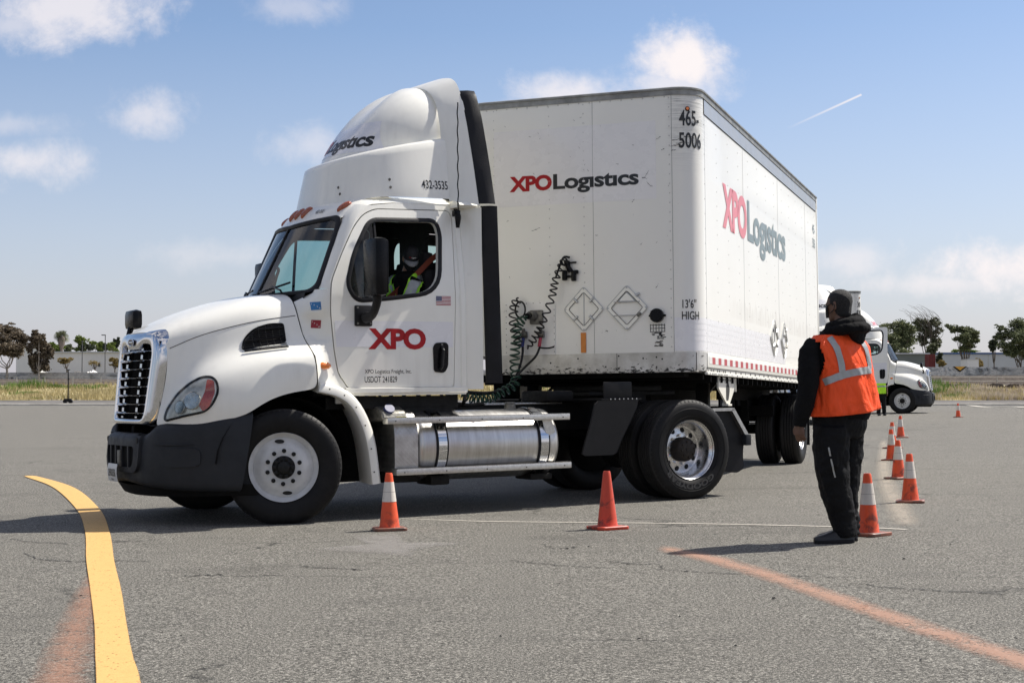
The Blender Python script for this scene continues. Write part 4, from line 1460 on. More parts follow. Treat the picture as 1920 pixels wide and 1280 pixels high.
# ---- side extenders with rubber gap seals
for sg in (-1, 1):
    mb = MB()
    mb.loft([[(1.815, sg * (yS(z) - .015), z), (1.85, sg * (yS(z) + .006), z), (1.90, sg * max(yS(z) + .03, 1.03), z), (1.99, sg * 1.11, z), (1.995, sg * 1.095, z), (1.90, sg * (yS(z) - .03), z)] for z in (1.145, 1.6, 2.0, 2.2, 2.4, 2.6, 2.75, 2.86)])
    ext = mb.build('side_extender', 'truck_white', truck, angle=40)
    mb = MB()
    def strip(zs, x0, yo0, wx=1.0):
        rg = []
        for i, z in enumerate(zs):
            wv_ = .012 * sin(z * 5.0)
            x_ = x0(z); y_ = yo0(z)
            rg.append([(x_, sg * y_, z), (x_ + .07 * wx, sg * (y_ + .045 + wv_), z), (x_ + .145 * wx, sg * (y_ + .055), z), (x_ + .143 * wx, sg * (y_ + .043), z), (x_ + .07 * wx, sg * (y_ + .030 + wv_), z), (x_, sg * (y_ - .012), z)])
        mb.loft(rg)
    strip([1.20 + 1.675 * i / 24 for i in range(25)], lambda z: 1.993 + .035 * (2.85 - z) / 1.65, lambda z: 1.10, 1.0)
    yc_ = lambda z: abs(interp([(b, a) for a, b in c1], z))
    strip([2.888 + 1.14 * i / 20 for i in range(21)], lambda z: 1.948, yc_)
    mb.build('gap_seal', 'rubber', ext, angle=60)
# antenna on the near side
mb = MB()
mb.box((1.735, -.99, 2.77), (1.80, -1.05, 2.83), ch=.01)
mb.tube([(1.755, -1.07, 2.66), (1.757, -1.075, 2.75), (1.757, -1.075, 2.78)], [.017, .030, .028], 10)
pts = [(1.757 + .004 * sin(i), -1.08 - .012 * i / 40, 2.77 + 1.07 * i / 40) for i in range(41)]
mb.tube(pts, .0065, 6)
mb.build('antenna', 'gloss_black', truck)
# grab moulding behind the door
mb = MB(); mb.loft([[side(o_, -1)(x, z) for x, o_ in ((1.775, .0), (1.79, .012), (1.83, .014), (1.85, .0))] for z in (1.14, 1.6, 2.0, 2.3, 2.6, 2.84)], closed=False, caps=False)
mb.build('cab_corner_trim', 'truck_white', truck)

# ---- mirrors
def door_mirror(sg):
    mb = MB()
    mb.box((.700, sg * 1.215, 1.975), (.825, sg * 1.50, 2.495), ch=.045)
    mb.box((.805, sg * 1.23, 2.0), (.838, sg * 1.485, 2.475), mat=0, ch=.02)
    m_ = mb.build('door_mirror', ['gloss_black'], truck, angle=50)
    mb = MB()
    arm = spline([(.785, sg * 1.36, 1.99), (.785, sg * 1.33, 1.91), (.785, sg * 1.24, 1.82), (.775, sg * 1.12, 1.80)], 10)
    mb.tube(arm, [.040, .040, .039, .038, .038, .038, .039, .042, .05, .05], 12)
    mb.box((.690, sg * 1.052, 1.725), (.862, sg * 1.085, 1.915), ch=.018)
    for x, z in ((.712, 1.893), (.712, 1.75), (.84, 1.75)):
        mb.disc((x, sg * 1.088 - (.004 if sg < 0 else 0), z), .010, 'Y', 10, h=.004, mat=1)
    mb.build('mirror_arm', ['black_plastic', 'cast_metal'], m_)
    mb = MB(); mb.panel(rrect(-1.47, 2.01, -1.245, 2.46, .04), [], lambda a, b: (.8395, sg * -a, b))
    mb.build('mirror_glass', 'chrome', m_, smooth=False)
door_mirror(-1); door_mirror(1)
mb = MB()
mb.box((-.79, .80, 1.765), (-.68, 1.10, 1.955), ch=.05)
mb.tube([(-.76, .95, 1.78), (-.79, .93, 1.70), (-.80, .82, 1.60), (-.78, .76, 1.55)], [.03, .026, .028, .03], 10)
mb.build('hood_mirror', 'gloss_black', truck, angle=50)

# ---- chassis
mb = MB()
for sg in (-1, 1):
    mb.box((-.90, sg * .39, .72), (5.0, sg * .47, 1.0), ch=.01)
for x in (-.6, .9, 2.2, 3.3, 4.0, 4.7): mb.box((x, -.40, .76), (x + .12, .40, .97))
mb.box((-.75, -.55, .65), (.35, .55, 1.62), ch=.05)          # engine
mb.box((.45, -.95, .98), (1.80, -.85, 1.09)); mb.box((.45, .85, .98), (1.80, .95, 1.09))
mb.box((.95, -.95, .93), (1.75, -.50, 1.0))
mb.tube([(0, -1.0, .485), (0, 1.0, .485)], .06, 12)
mb.tube([(4.35, -1.1, .50), (4.35, 1.1, .50)], .09, 12)
mb.tube([(4.35, -.12, .50), (4.35, .12, .50)], [.23, .23], 18)
for sg in (-1, 1):
    mb.tube([(3.7, sg * .5, .70), (4.35, sg * .5, .60), (4.95, sg * .5, .72)], .045, 8)
    mb.tube([(-.65, sg * .5, .62), (0, sg * .5, .55), (.6, sg * .5, .66)], .04, 8)
    mb.tube([(4.62, sg * .5, .45), (4.62, sg * .5, .85)], .12, 14)
mb.box((3.25, -.75, .98), (4.5, .75, 1.015)) if False else None
mb.build('chassis', 'frame_black', truck, angle=40)
mb = MB()     # wheel well liner
rg = []
for i in range(17):
    a = pi * (.02 + .96 * i / 16)
    rg.append([(.0 - .63 * cos(a), y, .50 + .60 * sin(a)) for y in (-1.12, -.58)])
mb.grid(rg)
mb.grid([[(x, -.58, z) for x in (-.95, .95)] for z in (.30, 1.6)])
mb.build('wheel_well', 'under_black', truck, mirror=True, smooth=False)
mb = MB()
mb.box((3.62, -.45, 1.06), (4.72, .45, 1.10), ch=.01)
mb.box((3.78, -.52, 1.10), (4.50, .52, 1.16), ch=.02)
mb.box((3.9, -.50, .98), (4.3, .50, 1.10))
mb.build('fifth_wheel', 'frame_black', truck)
mb = MB(); mb.box((2.35, -.50, .985), (3.25, .50, 1.003), ch=.004)
mb.build('deck_plate', 'diamond_plate', truck)
mb = MB(); mb.box((3.0, -.62, 1.01), (3.32, -.10, 1.12), ch=.03)
mb.build('deck_box', 'frame_black', truck)

# ---- fender rear piece behind the front wheel
for sg in (-1, 1):
    pts = spline([(.30, 0, 1.185), (.48, 0, 1.14), (.62, 0, 1.05), (.73, 0, .88), (.80, 0, .66), (.845, 0, .31)], 18)
    rg = []
    for i, p in enumerate(pts):
        q = pts[min(i + 1, 17)] - pts[max(i - 1, 0)]; n_ = Vector((q.z, 0, -q.x)).normalized()
        if n_.x < 0: n_ = -n_
        rg.append([p + Vector((0, sg * 1.09, 0)) + n_ * .050, p + Vector((0, sg * 1.155, 0)) + n_ * .046, p + Vector((0, sg * 1.185, 0)) + n_ * .015, p + Vector((0, sg * 1.18, 0)) - n_ * .045,
                   p + Vector((0, sg * 1.15, 0)) - n_ * .055, p + Vector((0, sg * .80, 0)) + n_ * .0, p + Vector((0, sg * .80, 0)) + n_ * .03])
    mb = MB(); mb.loft(rg)
    fr_ = mb.build('rear_fender', 'truck_white', truck, angle=50)
    for k in (2, 5, 8, 11, 14, 16):
        mb = MB(); p = pts[k]; mb.disc((p.x - .02, sg * 1.186 - (.004 if sg < 0 else -.0), p.z), .007, 'Y', 8, h=.003)
        mb.build('bolt', 'hole_dark', fr_)

# ---- fuel tank, steps, fluid tank (both sides)
def tank_set(sg):
    Y = lambda y: sg * y
    cy, cz_, R_ = .875, .625, .325
    mb = MB()
    prof = [(0, 1.235), (.10, 1.235), (.22, 1.25), (.295, 1.275), (.318, 1.30), (R_, 1.33), (R_, 2.72), (.318, 2.75), (.295, 2.775), (.22, 2.80), (.10, 2.815), (0, 2.815)]
    mb.lathe(prof, 56, 'X', (0, Y(cy), cz_))
    tk = mb.build('fuel_tank', 'tank_metal', truck, angle=40)
    for x in (1.50, 2.60):
        mb = MB()
        mb.lathe([(R_ + .003, x - .062), (R_ + .009, x - .062), (R_ + .009, x + .062), (R_ + .003, x + .062)], 56, 'X', (0, Y(cy), cz_))
        mb.lathe([(R_ + .010, x - .045), (R_ + .016, x - .043), (R_ + .016, x + .043), (R_ + .010, x + .045)], 56, 'X', (0, Y(cy), cz_), mat=1)
        for zz in (-.20, .17):
            yy_ = sqrt(max(0, (R_ + .02) ** 2 - zz ** 2))
            for dx in (-.02, .02): mb.box((x + dx - .006, Y(cy + yy_ - .012), cz_ + zz), (x + dx + .006, Y(cy + yy_ + .006), cz_ + zz + .02), mat=2)
        mb.build('tank_strap', ['rubber', 'chrome', 'cast_metal'], tk, angle=40)
    mb = MB()
    mb.tube([(2.42, Y(.86), .93), (2.42, Y(.865), 1.0)], [.058, .054], 16); mb.tube([(2.42, Y(.865), 1.0), (2.42, Y(.865), 1.012)], [.044, .03], 14)
    mb.box((2.37, Y(.862), .985), (2.47, Y(.868), 1.02))
    mb.build('tank_cap', 'cast_metal', tk)
    # treaded box in front of the tank
    mb = MB()
    prof = [(.60, .42), (.60, .83), (.66, .93), (.78, .965), (1.00, .965), (1.10, .93), (1.165, .84), (1.185, .74), (1.185, .45), (1.15, .39), (.70, .39)]
    prof = round_poly([(a, b) for a, b in prof], .02, 2)
    mb.loft([[(x, Y(a), b) for a, b in prof] for x in (1.02, 1.04, 1.235, 1.255)])
    bx_ = mb.build('step_box', ['diamond_plate'], truck, angle=50)
    mb = MB()
    mb.loft([[(x, Y(a), b) for a, b in ((.64, .85), (.64, .96), (.74, 1.0), (.98, 1.0), (1.10, .95), (1.14, .87))] for x in (.93, 1.18)])
    ft = mb.build('fluid_tank', 'cast_metal', truck, bevel=.02)
    mb = MB(); mb.tube([(1.02, Y(1.055), .955), (1.02, Y(1.09), .985)], [.052, .048], 14)
    mb.build('fluid_cap', 'flag_blue', ft)
    mb = MB(); mb.box((1.06, Y(1.142), .885), (1.17, Y(1.145), .905)); mb.build('warning_label', 'yellow_label', ft)
    # two steps
    for k, (x0, x1, z) in enumerate(((.915, 2.855, .868), (1.0, 2.865, .405))):
        mb = MB()
        mb.box((x0, Y(1.155), z - .026), (x1, Y(1.262), z + .026), ch=.006)
        n_ = 100
        for i in range(n_):
            x = x0 + .01 + (x1 - x0 - .02) * i / (n_ - 1)
            mb.add([(x, Y(1.165), z + .0255), (x + .010, Y(1.165), z + .0255), (x + .010, Y(1.26), z + .0255), (x, Y(1.26), z + .0255), (x + .005, Y(1.17), z + .034), (x + .005, Y(1.257), z + .034)],
                   [(0, 1, 4), (2, 3, 5), (0, 4, 5, 3), (1, 2, 5, 4)])
        for i in range(5):
            x = x0 + .08 + (x1 - x0 - .16) * i / 4
            mb.disc((x, Y(1.2635) - (.002 if sg < 0 else 0), z), .006, 'Y', 8, h=.003, mat=1)
        st = mb.build('step', ['rail_aluminium', 'hole_dark'], truck, angle=30, fix=False)
        for x in (1.50, 2.60):
            mb = MB(); mb.box((x - .04, Y(1.10), z - .06 if k == 0 else z - .03), (x + .04, Y(1.20), z + .0))
            mb.build('step_bracket', 'frame_black', st)
    mb = MB(); mb.box((2.60, Y(1.19), .70), (2.70, Y(1.205), .86), rot=Matrix.Rotation(-.35 , 3, 'Y')); mb.build('tank_bracket', 'rail_aluminium', truck)
    for lo_, hi_ in (((1.0, Y(.6), .30), (1.35, Y(1.05), .40)), ((1.40, Y(.85), .27), (1.6, Y(1.15), .36)), ((2.5, Y(.8), .27), (2.75, Y(1.1), .33))):
        mb = MB(); mb.box(lo_, hi_, ch=.02); mb.build('tank_support', 'frame_black', truck)
tank_set(-1); tank_set(1)
# pipes and clutter under the cab
mb = MB()
random.seed(3)
for i in range(9):
    x = .95 + i * .13
    mb.tube(spline([(x, -.75, 1.10), (x + random.uniform(-.1, .1), -.80, 1.03), (x + random.uniform(0, .3), -.7, .99), (x + .3, -.55, 1.0)], 8), .012 + .008 * random.random(), 6)
mb.box((1.72, -.95, .98), (1.80, -.85, 1.12)); mb.box((1.42, -.92, .98), (1.50, -.84, 1.08)); mb.tube([(1.5, -.9, 1.04), (1.8, -.9, 1.03)], .02, 8)
mb.build('cab_mount', 'frame_black', truck)
mb = MB(); mb.box((.52, -1.02, 1.03), (.60, -.99, 1.085), ch=.008); mb.build('square_lamp', 'plate_white', truck)

# ---- quarter fenders and mudflaps round the drive wheels
for sg in (-1, 1):
    pts = spline([(3.14, 0, .47), (3.20, 0, .62), (3.32, 0, .85), (3.45, 0, 1.0)], 10)
    front = [(3.06, .50), (3.10, .62), (3.17, .80), (3.22, .98), (3.26, 1.015), (3.74, 1.02), (3.72, .94), (3.64, .80), (3.54, .64), (3.47, .50), (3.42, .48), (3.10, .48)]
    mb = MB()
    mb.loft([[(x + dx, sg * y, z) for x, z in front] for y, dx in ((1.13, .0), (1.155, .0))])
    rg = []
    for x, z in ((3.47, .50), (3.54, .64), (3.64, .80), (3.73, .95), (3.76, 1.01)):
        rg.append([(x, sg * 1.16, z), (x + .012, sg * 1.14, z), (x + .012, sg * .62, z), (x - .005, sg * .62, z)])
    mb.loft(rg)
    mb.box((3.36, sg * 1.08, 1.02), (3.70, sg * 1.10, 1.20), ch=.02)
    mb.box((3.30, sg * .45, 1.02), (3.78, sg * 1.15, 1.035))
    q_ = mb.build('quarter_fender', 'black_plastic', truck, angle=30)
    for i in range(7):
        mb = MB(); mb.disc((3.40 + i * .052, sg * 1.158 - (.006 if sg < 0 else -.006), 1.03), .006, 'Y', 8, h=.004)
        mb.build('bolt', 'rim_white', q_)
    mb = MB()
    mb.box((4.70, sg * 1.06, .885), (4.99, sg * 1.12, .915), mat=0)
    mb.loft([[(x, sg * y, z) for y in (1.06, 1.12)] + [(x - .035, sg * y, z - .02) for y in (1.12, 1.06)] for x, z in ((4.985, .915), (5.175, .63))], mat=0)
    mb.box((5.12, sg * .60, .52), (5.19, sg * 1.14, .635), ch=.01, mat=1)
    mb.box((4.72, sg * .45, .84), (4.80, sg * 1.10, .90), mat=1)
    br_ = mb.build('flap_bracket', ['rail_aluminium', 'bumper_plastic'], truck)
    mb = MB()
    fl = round_poly([(4.80, .89), (4.98, .89), (5.15, .60), (5.13, .42), (5.14, .28), (5.05, .235), (4.90, .25), (4.80, .5)], .03, 3)
    mb.loft([[(x + (.0), sg * y, z) for x, z in fl] for y in (.66, 1.07)])
    mb.build('mudflap', 'rubber', br_, smooth=False)

# ---- wheels (built at the origin: axis along y, outer face towards -y)
TR = .505
simple('tyre_letter', (.045, .044, .042), .5, 0, .3, 60)
def tyre_mesh(mb, w_, r_out=TR, r_in=.292, lug=True):
    h = w_ / 2
    prof = [(r_in, -h + .045), (r_in + .012, -h + .030), (r_in + .04, -h + .016), (.36, -h + .004), (.42, -h), (.462, -h + .006), (.485, -h + .020), (r_out - .006, -h + .034), (r_out, -h + .042)]
    g = []
    for k in range(4):
        yk = -h + .085 + k * (w_ - .17) / 3
        g += [(r_out + .001, yk - .006), (r_out - .012, yk - .004), (r_out - .012, yk + .004), (r_out + .001, yk + .006)]
    prof = prof + g + [(a, -b) for a, b in prof[::-1]]
    mb.lathe(prof, 96, 'Y')
    if lug:
        for k in range(64):          # shoulder nicks
            a = 2 * pi * k / 64
            M = Matrix.Rotation(a, 4, 'Y')
            mb.add([M @ Vector(p) for p in ((.486, -h + .017, -.006), (.486, -h + .017, .006), (r_out + .0005, -h + .038, .006), (r_out + .0005, -h + .038, -.006), (.488, -h + .022, -.003), (.488, -h + .022, .003))],
                   [(0, 1, 2, 3)], 1)

def ring_text(s, r_, a_mid, h_, w_, yv, mb, mat=0, bold=.04):
    V, F, ww_ = text2d(s, h_, bold, width=w_)
    V, F = cut_mesh(V, F, .03)
    P = []
    for a, b in V:
        an = a_mid + (ww_ / 2 - a) / r_ if True else 0
        rr_ = r_ + b
        P.append((-rr_ * cos(an) * -1, yv, rr_ * sin(an)))
    mb.add(P, F, mat)

def steer_wheel(name='steer_wheel'):
    """hub is the part, tyre and rim its sub-parts"""
    mb = MB()
    mb.disc((0, -.142, 0), .060, 'Y', 24, h=.06)
    mb.lathe([(.0, -.165), (.038, -.165), (.052, -.158), (.058, -.14), (.090, -.125), (.098, -.115), (.105, -.09)], 30, 'Y')
    for k in range(10):
        a = 2 * pi * k / 10
        mb.box((.055, -.150, -.012), (.092, -.112, .012), ch=.004) if False else None
        M = Matrix.Rotation(a, 4, 'Y')
        sub = MB(M); sub.box((.062, -.146, -.014), (.094, -.112, .014), ch=.005)
        mb.add(sub.v, sub.f)
    hub = mb.build(name, 'hub_black', truck, angle=40)
    mb = MB(); tyre_mesh(mb, .285); mb.build('tyre', ['tyre', 'hole_dark'], hub, angle=35)
    mb = MB()
    # rim lip, well and disc
    mb.lathe([(.294, -.112), (.300, -.118), (.302, -.110), (.292, -.100), (.285, -.092), (.262, -.062), (.255, -.058)], 72, 'Y')
    hole = lambda cx, cz, a, b, n=18: [(cx + a * cos(2 * pi * k / n), cz + b * sin(2 * pi * k / n)) for k in range(n)]
    rings_ = [(.262, -.062), (.245, -.066), (.215, -.086), (.19, -.098), (.175, -.102)]
    def yd(a, b):
        r_ = sqrt(a * a + b * b)
        return interp([(0, -.106), (.165, -.106), (.19, -.100), (.215, -.088), (.245, -.066), (.262, -.060)], r_)
    outer = [(.258 * cos(2 * pi * k / 64), .258 * sin(2 * pi * k / 64)) for k in range(64)]
    holes = [hole(-.04, .222, .046, .022), hole(.04, -.222, .046, .022)] + [[(.098 * cos(-2 * pi * k / 40), .098 * sin(-2 * pi * k / 40)) for k in range(40)]]
    rgs = []
    # disc made of rings so that its dish stays round, with the two hand holes as dark ovals set into it
    rad = [.258, .250, .238, .225, .21, .195, .18, .165, .13, .098]
    mb.loft([[(r_ * cos(2 * pi * k / 72), yd(r_, 0), r_ * sin(2 * pi * k / 72)) for k in range(72)] for r_ in rad], caps=False)
    for hh in holes[:2]:
        mb.add([(a, yd(a, b) - .0025, b) for a, b in hh], [tuple(range(len(hh)))], 1)
        mb.tube([(a, yd(a, b) - .003, b) for a, b in hh], .004, 5, mat=0, closed=True)
    for k in range(10):
        a = 2 * pi * (k + .5) / 10; c_ = (.1430 * cos(a), -.124, .1430 * sin(a))
        mb.disc((c_[0], -.112, c_[2]), .019, 'Y', 12, h=.006, mat=2)
        mb.disc((c_[0], -.138, c_[2]), .0155, 'Y', 6, h=.027, mat=2)
        mb.disc((c_[0], -.152, c_[2]), .008, 'Y', 8, h=.015, mat=2)
    mb.build('rim', ['rim_white', 'hole_dark', 'hub_black'], hub, angle=35)
    return hub

def drive_wheel(name='drive_wheel', text=True, parent=None):
    """outer wheel of a pair: deep polished dish"""
    mb = MB()
    mb.lathe([(0, -.080), (.05, -.080), (.095, -.070), (.108, -.055), (.118, -.045), (.124, -.02), (.126, .065)], 32, 'Y')
    for k in range(8):
        a = 2 * pi * k / 8; mb.disc((.082 * cos(a), -.088, .082 * sin(a)), .009, 'Y', 6, h=.02)
    mb.disc((0, -.085, 0), .026, 'Y', 12, h=.02)
    hub = mb.build(name, 'hub_rust', parent or truck, angle=40)
    mb = MB(); tyre_mesh(mb, .285)
    if text:
        ring_text('GOODYEAR', .345, -1.80, .058, .62, -.1445, mb, 2)
        mb.lathe([(.415, -.1425), (.417, -.1455), (.419, -.1425)], 72, 'Y', mat=0)
        mb.lathe([(.338, -.137), (.340, -.141), (.342, -.137)], 72, 'Y', mat=0)
    mb.build('tyre', ['tyre', 'hole_dark', 'tyre_letter'], hub, angle=35, fix=False)
    mb = MB()
    mb.lathe([(.294, -.112), (.301, -.120), (.304, -.112), (.296, -.102), (.288, -.096), (.270, -.075), (.262, -.05), (.255, .02), (.247, .070), (.235, .078), (.222, .076), (.165, .062), (.105, .058)], 80, 'Y')
    for k in range(10):
        a = 2 * pi * k / 10
        c_ = (.200 * cos(a), .0, .200 * sin(a))
        hh = [(c_[0] + .0265 * cos(q), c_[2] + .0265 * sin(q)) for q in [2 * pi * j / 20 for j in range(20)]]
        yv = lambda r_: interp([(.105, .058), (.165, .062), (.222, .076), (.235, .078)], r_) - .0025
        mb.add([(x, yv(sqrt(x * x + z * z)), z) for x, z in hh], [tuple(range(20))], 1)
        a2 = a + pi / 10; x, z = .146 * cos(a2), .146 * sin(a2)
        mb.disc((x, .030, z), .014, 'Y', 6, h=.034, mat=0)
    mb.build('rim', ['polished_rim', 'hole_dark', 'hub_rust'], hub, angle=35)
    return hub

def inner_wheel(name='drive_wheel', parent=None):
    mb = MB()
    mb.lathe([(.0, -.12), (.28, -.12), (.295, -.11), (.295, .11), (.28, .12), (0, .12)], 40, 'Y')
    hub = mb.build(name, 'under_black', parent or truck, angle=40)
    mb = MB(); tyre_mesh(mb, .285, lug=False); mb.build('tyre', ['tyre', 'hole_dark'], hub, angle=35)
    return hub

w1 = steer_wheel()
w1.location = (0, -1.055, .490); w1.rotation_euler = (0, radians(2), radians(-20))
w2 = copy_tree(w1, truck); w2.location = (0, 1.055, .490); w2.rotation_euler = (0, 0, radians(180 - 20))
d1 = drive_wheel(); d1.location = (4.35, -1.075, .503); d1.rotation_euler = (0, radians(-7), 0)
d2 = copy_tree(d1, truck); d2.location = (4.35, 1.075, .503); d2.rotation_euler = (0, 0, pi)
i1 = inner_wheel(); i1.location = (4.35, -.735, .503)
i2 = copy_tree(i1, truck); i2.location = (4.35, .735, .503)

# ---- seats, handle inside
def make_seat(y):
    mb = MB()
    mb.box((1.15, y - .27, 1.55), (1.66, y + .27, 1.70), ch=.05)
    mb.box((1.20, y - .2, 1.16), (1.6, y + .2, 1.55), ch=.02)
    mb.box((1.56, y - .26, 1.66), (1.72, y + .26, 2.30), ch=.07)
    mb.box((1.59, y - .19, 2.24), (1.71, y + .19, 2.47), ch=.06)
    return mb.build('seat', 'interior', truck, angle=50)
make_seat(-.50); make_seat(.50)
mb = MB(); mb.tube(spline([(.60, .80, 2.10), (.66, .86, 2.16), (.70, .86, 2.30), (.72, .84, 2.38), (.68, .80, 2.40)], 12), .016, 8)
mb.build('grab_handle', 'interior_grey', truck)
mb = MB(); mb.tube([(.93 + .20 * sin(q) * .45, -.50 + .21 * cos(q), 1.98 + .19 * sin(q)) for q in [2 * pi * k / 32 for k in range(32)]], .014, 8, closed=True)
mb.tube([(.93, -.50, 1.98), (.78, -.50, 1.90)], .03, 8); mb.box((.92, -.68, 1.97), (.94, -.32, 1.99))
mb.build('steering_wheel', 'interior', truck)


# ------------------------------------------------------------------ the trailer
# local frame: x back from the nose, y towards the passenger side, z up
TRL_M = (LOT @ Matrix.Translation((.7019, 15.3063, 0)) @ Matrix.Rotation(1.2271, 4, 'Z') @
         Matrix.Translation((7, 0, 0)) @ Matrix.Rotation(.0155, 4, 'Y') @ Matrix.Translation((-7, 0, 0)))
trailer = empty('box_trailer', TRL_M, 'white box trailer numbered 465-5006 coupled behind the near truck', 'trailer')
TW, TL, CR = 1.295, 8.53, .27
Z0, Z1 = 1.385, 4.03

def outline(off=0.0, n=10, y_in=None):
    """plan outline from the rear on the far side, round the nose, to the rear on the near side"""
    W = TW + off; r_ = CR + off
    pts = [(TL, W)]
    for i in range(n + 1):
        a = pi / 2 + (pi / 2) * i / n
        pts.append((CR + r_ * cos(a), TW - CR + r_ * sin(a)))
    for i in range(n + 1):
        a = pi + (pi / 2) * i / n
        pts.append((CR + r_ * cos(a), -(TW - CR) + r_ * sin(a)))
    pts.append((TL, -W))
    return pts

def skin(s_, off=0.0):
    """s_ = distance along the front face from the centre to the near side, round the corner and down the side"""
    flat = TW - CR; arc = CR * pi / 2
    if s_ <= flat: return (-off, -s_)
    if s_ <= flat + arc:
        a = pi + (s_ - flat) / CR
        return (CR + (CR + off) * cos(a), -(TW - CR) + (CR + off) * sin(a))
    return (CR + s_ - flat - arc, -(TW + off))
def on_skin(off): return lambda a, b: (*skin(a, off), b)
S0 = TW - CR + CR * pi / 2 - CR     # s value where x = 0 on the side, minus offset

mb = MB()
mb.loft([[(x, y, z) for x, y in outline()] for z in (Z0, 1.6, 2.4, 3.2, Z1)], closed=False, caps=False)
mb.add([(TL, -TW, Z0), (TL, TW, Z0), (TL, TW, Z1), (TL, -TW, Z1)], [(0, 1, 2, 3)])
# shallow rivet heads in rows
def rivet(x, y, z, nx_, ny_, r_=.0075, mat=1):
    t_ = Vector((-ny_, nx_, 0)); n_ = Vector((nx_, ny_, 0)); c_ = Vector((x, y, z))
    v = [c_ + (t_ * cos(q) + Vector((0, 0, 1)) * sin(q)) * r_ for q in [pi / 3 * k for k in range(6)]] + [c_ + (t_ * cos(q) + Vector((0, 0, 1)) * sin(q)) * r_ * .5 + n_ * .004 for q in [pi / 3 * k for k in range(6)]]
    mb.add(v, [(k, (k + 1) % 6, 6 + (k + 1) % 6, 6 + k) for k in range(6)] + [tuple(range(6, 12))], mat)
for y in (.92, .30, -.08, -1.0):
    for i in range(27): rivet(-.0005, y, Z0 + .06 + i * .0985, -1, 0)
for i in range(18): rivet(-.0005, 1.0 - i * .115, Z1 - .012, -1, 0, .009)
for k in range(14):
    x = .31 + k * .61
    for i in range(17): rivet(x, -TW - .0005, Z0 + .05 + i * .155, 0, -1, .0075)
box = mb.build('trailer_body', ['trailer_white', 'trailer_rivet'] if 'trailer_rivet' in MATS else ['trailer_white', 'band_grey'], trailer, angle=30, fix=False)
mb = MB(); mb.panel([(a, b) for a, b in outline(-.02)], [], lambda a, b: (a, b, Z1 + .055), None)
mb.panel([(a, b) for a, b in outline(-.02)], [], lambda a, b: (a, b, Z0 - .01), None)
mb.build('trailer_roof', 'band_grey', trailer, smooth=False)

# joints between front panels
for s_ in (.180, 1.026):
    mb = MB(); mb.tube([on_skin(.0)(s_, z) for z in (Z0, 2.6, Z1)], .0026, 5); mb.build('panel_joint', 'rail_old', trailer)
for x in (.335, 2.44, 4.88, 7.32):
    mb = MB(); mb.tube([(x, -TW - .0000, z) for z in (Z0, 2.6, Z1 - .16)], .0022, 5); mb.build('panel_joint', 'band_grey', trailer)

# top rail: lipped cap round the roof edge
mb = MB()
oo = [outline(o_) for o_ in (.004, .010, .010, .022, .022, .0, -.05)]
zz = [Z1 - .0, Z1 + .0, Z1 + .050, Z1 + .058, Z1 + .075, Z1 + .085, Z1 + .085]
mb.loft([[(x, y, z) for x, y in o_] for o_, z in zip(oo, zz)], closed=False, caps=False)
mb.build('top_rail', 'rail_old', trailer, angle=35) if 'rail_old' in MATS else mb.build('top_rail', 'cast_metal', trailer, angle=35)
# grey band high on the side
mb = MB()
mb.box((.31, -TW - .004, Z1 - .155), (8.45, -TW - .0005, Z1 - .006))
mb.build('side_band', 'band_grey', trailer, smooth=False)
mb = MB()
mb.box((.31, -TW - .007, Z1 - .163), (8.45, -TW - .0005, Z1 - .157)); mb.box((.306, -TW - .007, Z1 - .163), (.311, -TW - .0005, Z1))
mb.build('side_band_edge', 'hole_dark', trailer, smooth=False)

# bottom rail: dented aluminium in front, white perforated rail along the side
mb = MB()
fo_ = [[(*skin(s_, .004), z) for s_ in [-1.02 + .0 + 2.05 * i / 12 for i in range(13)] + [1.026 + CR * pi / 2 * i / 8 for i in range(1, 9)] + [1.026 + CR * pi / 2 + .04]] for z in (1.195, 1.30, Z0 + .004)]
mb.grid(fo_)
mb.box((-.002, -1.25, 1.185), (.30, 1.25, 1.20))
mb.build('nose_rail', 'trailer_rail', trailer)
mb = MB(); mb.tube([on_skin(.005)(.42, z) for z in (1.2, Z0)], .003, 5); mb.tube([on_skin(.005)(1.26, z) for z in (1.2, Z0)], .003, 5)
mb.build('rail_joint', 'hole_dark', trailer)
mb = MB(); random.seed(5)
for s_, z in ((.84, 1.34), (.84, 1.24), (.44, 1.36), (.44, 1.23), (.0, 1.34), (-.3, 1.3), (.3, 1.25), (.7, 1.33), (.9, 1.32), (1.22, 1.35), (1.22, 1.22), (1.34, 1.35), (1.36, 1.35), (1.35, 1.22), (1.37, 1.22)):
    p = on_skin(.006)(s_, z); mb.disc((p[0] - .002, p[1], p[2]), .009, 'X', 8, h=.002) if s_ < 1.03 else mb.disc((p[0], p[1] - .001, p[2]), .007, 'Y', 8, h=.002)
p = on_skin(.006)(-.0, 1.25)
mb.build('rail_rivet', 'hole_dark', trailer, smooth=False)
mb = MB()
mb.box((.30, -TW - .012, 1.235), (8.5, -TW + .01, Z0 - .002), ch=.004)
mb.box((.27, -TW - .004, 1.185), (8.5, -TW + .01, 1.235))
mb.box((.25, -TW - .022, 1.160), (8.5, -TW + .01, 1.187), ch=.003)
sr = mb.build('side_rail', 'truck_white', trailer, angle=30)
mb = MB()
mb.box((.285, -TW - .014, 1.228), (8.5, -TW - .0, 1.234))
i = 0; x = .36
while x < 8.4:
    for dx in ((0, .035) if i % 3 else (0,)):
        mb.box((x + dx, -TW - .0065, 1.197), (x + dx + .016, -TW - .003, 1.219))
        mb.box((x + dx, -TW - .0245, 1.166), (x + dx + .014, -TW - .02, 1.179))
    x += .105 if x < 1.2 else .30; i += 1
mb.build('rail_hole', 'hole_dark', sr, smooth=False)
mb = MB(); k = 0; x = .36
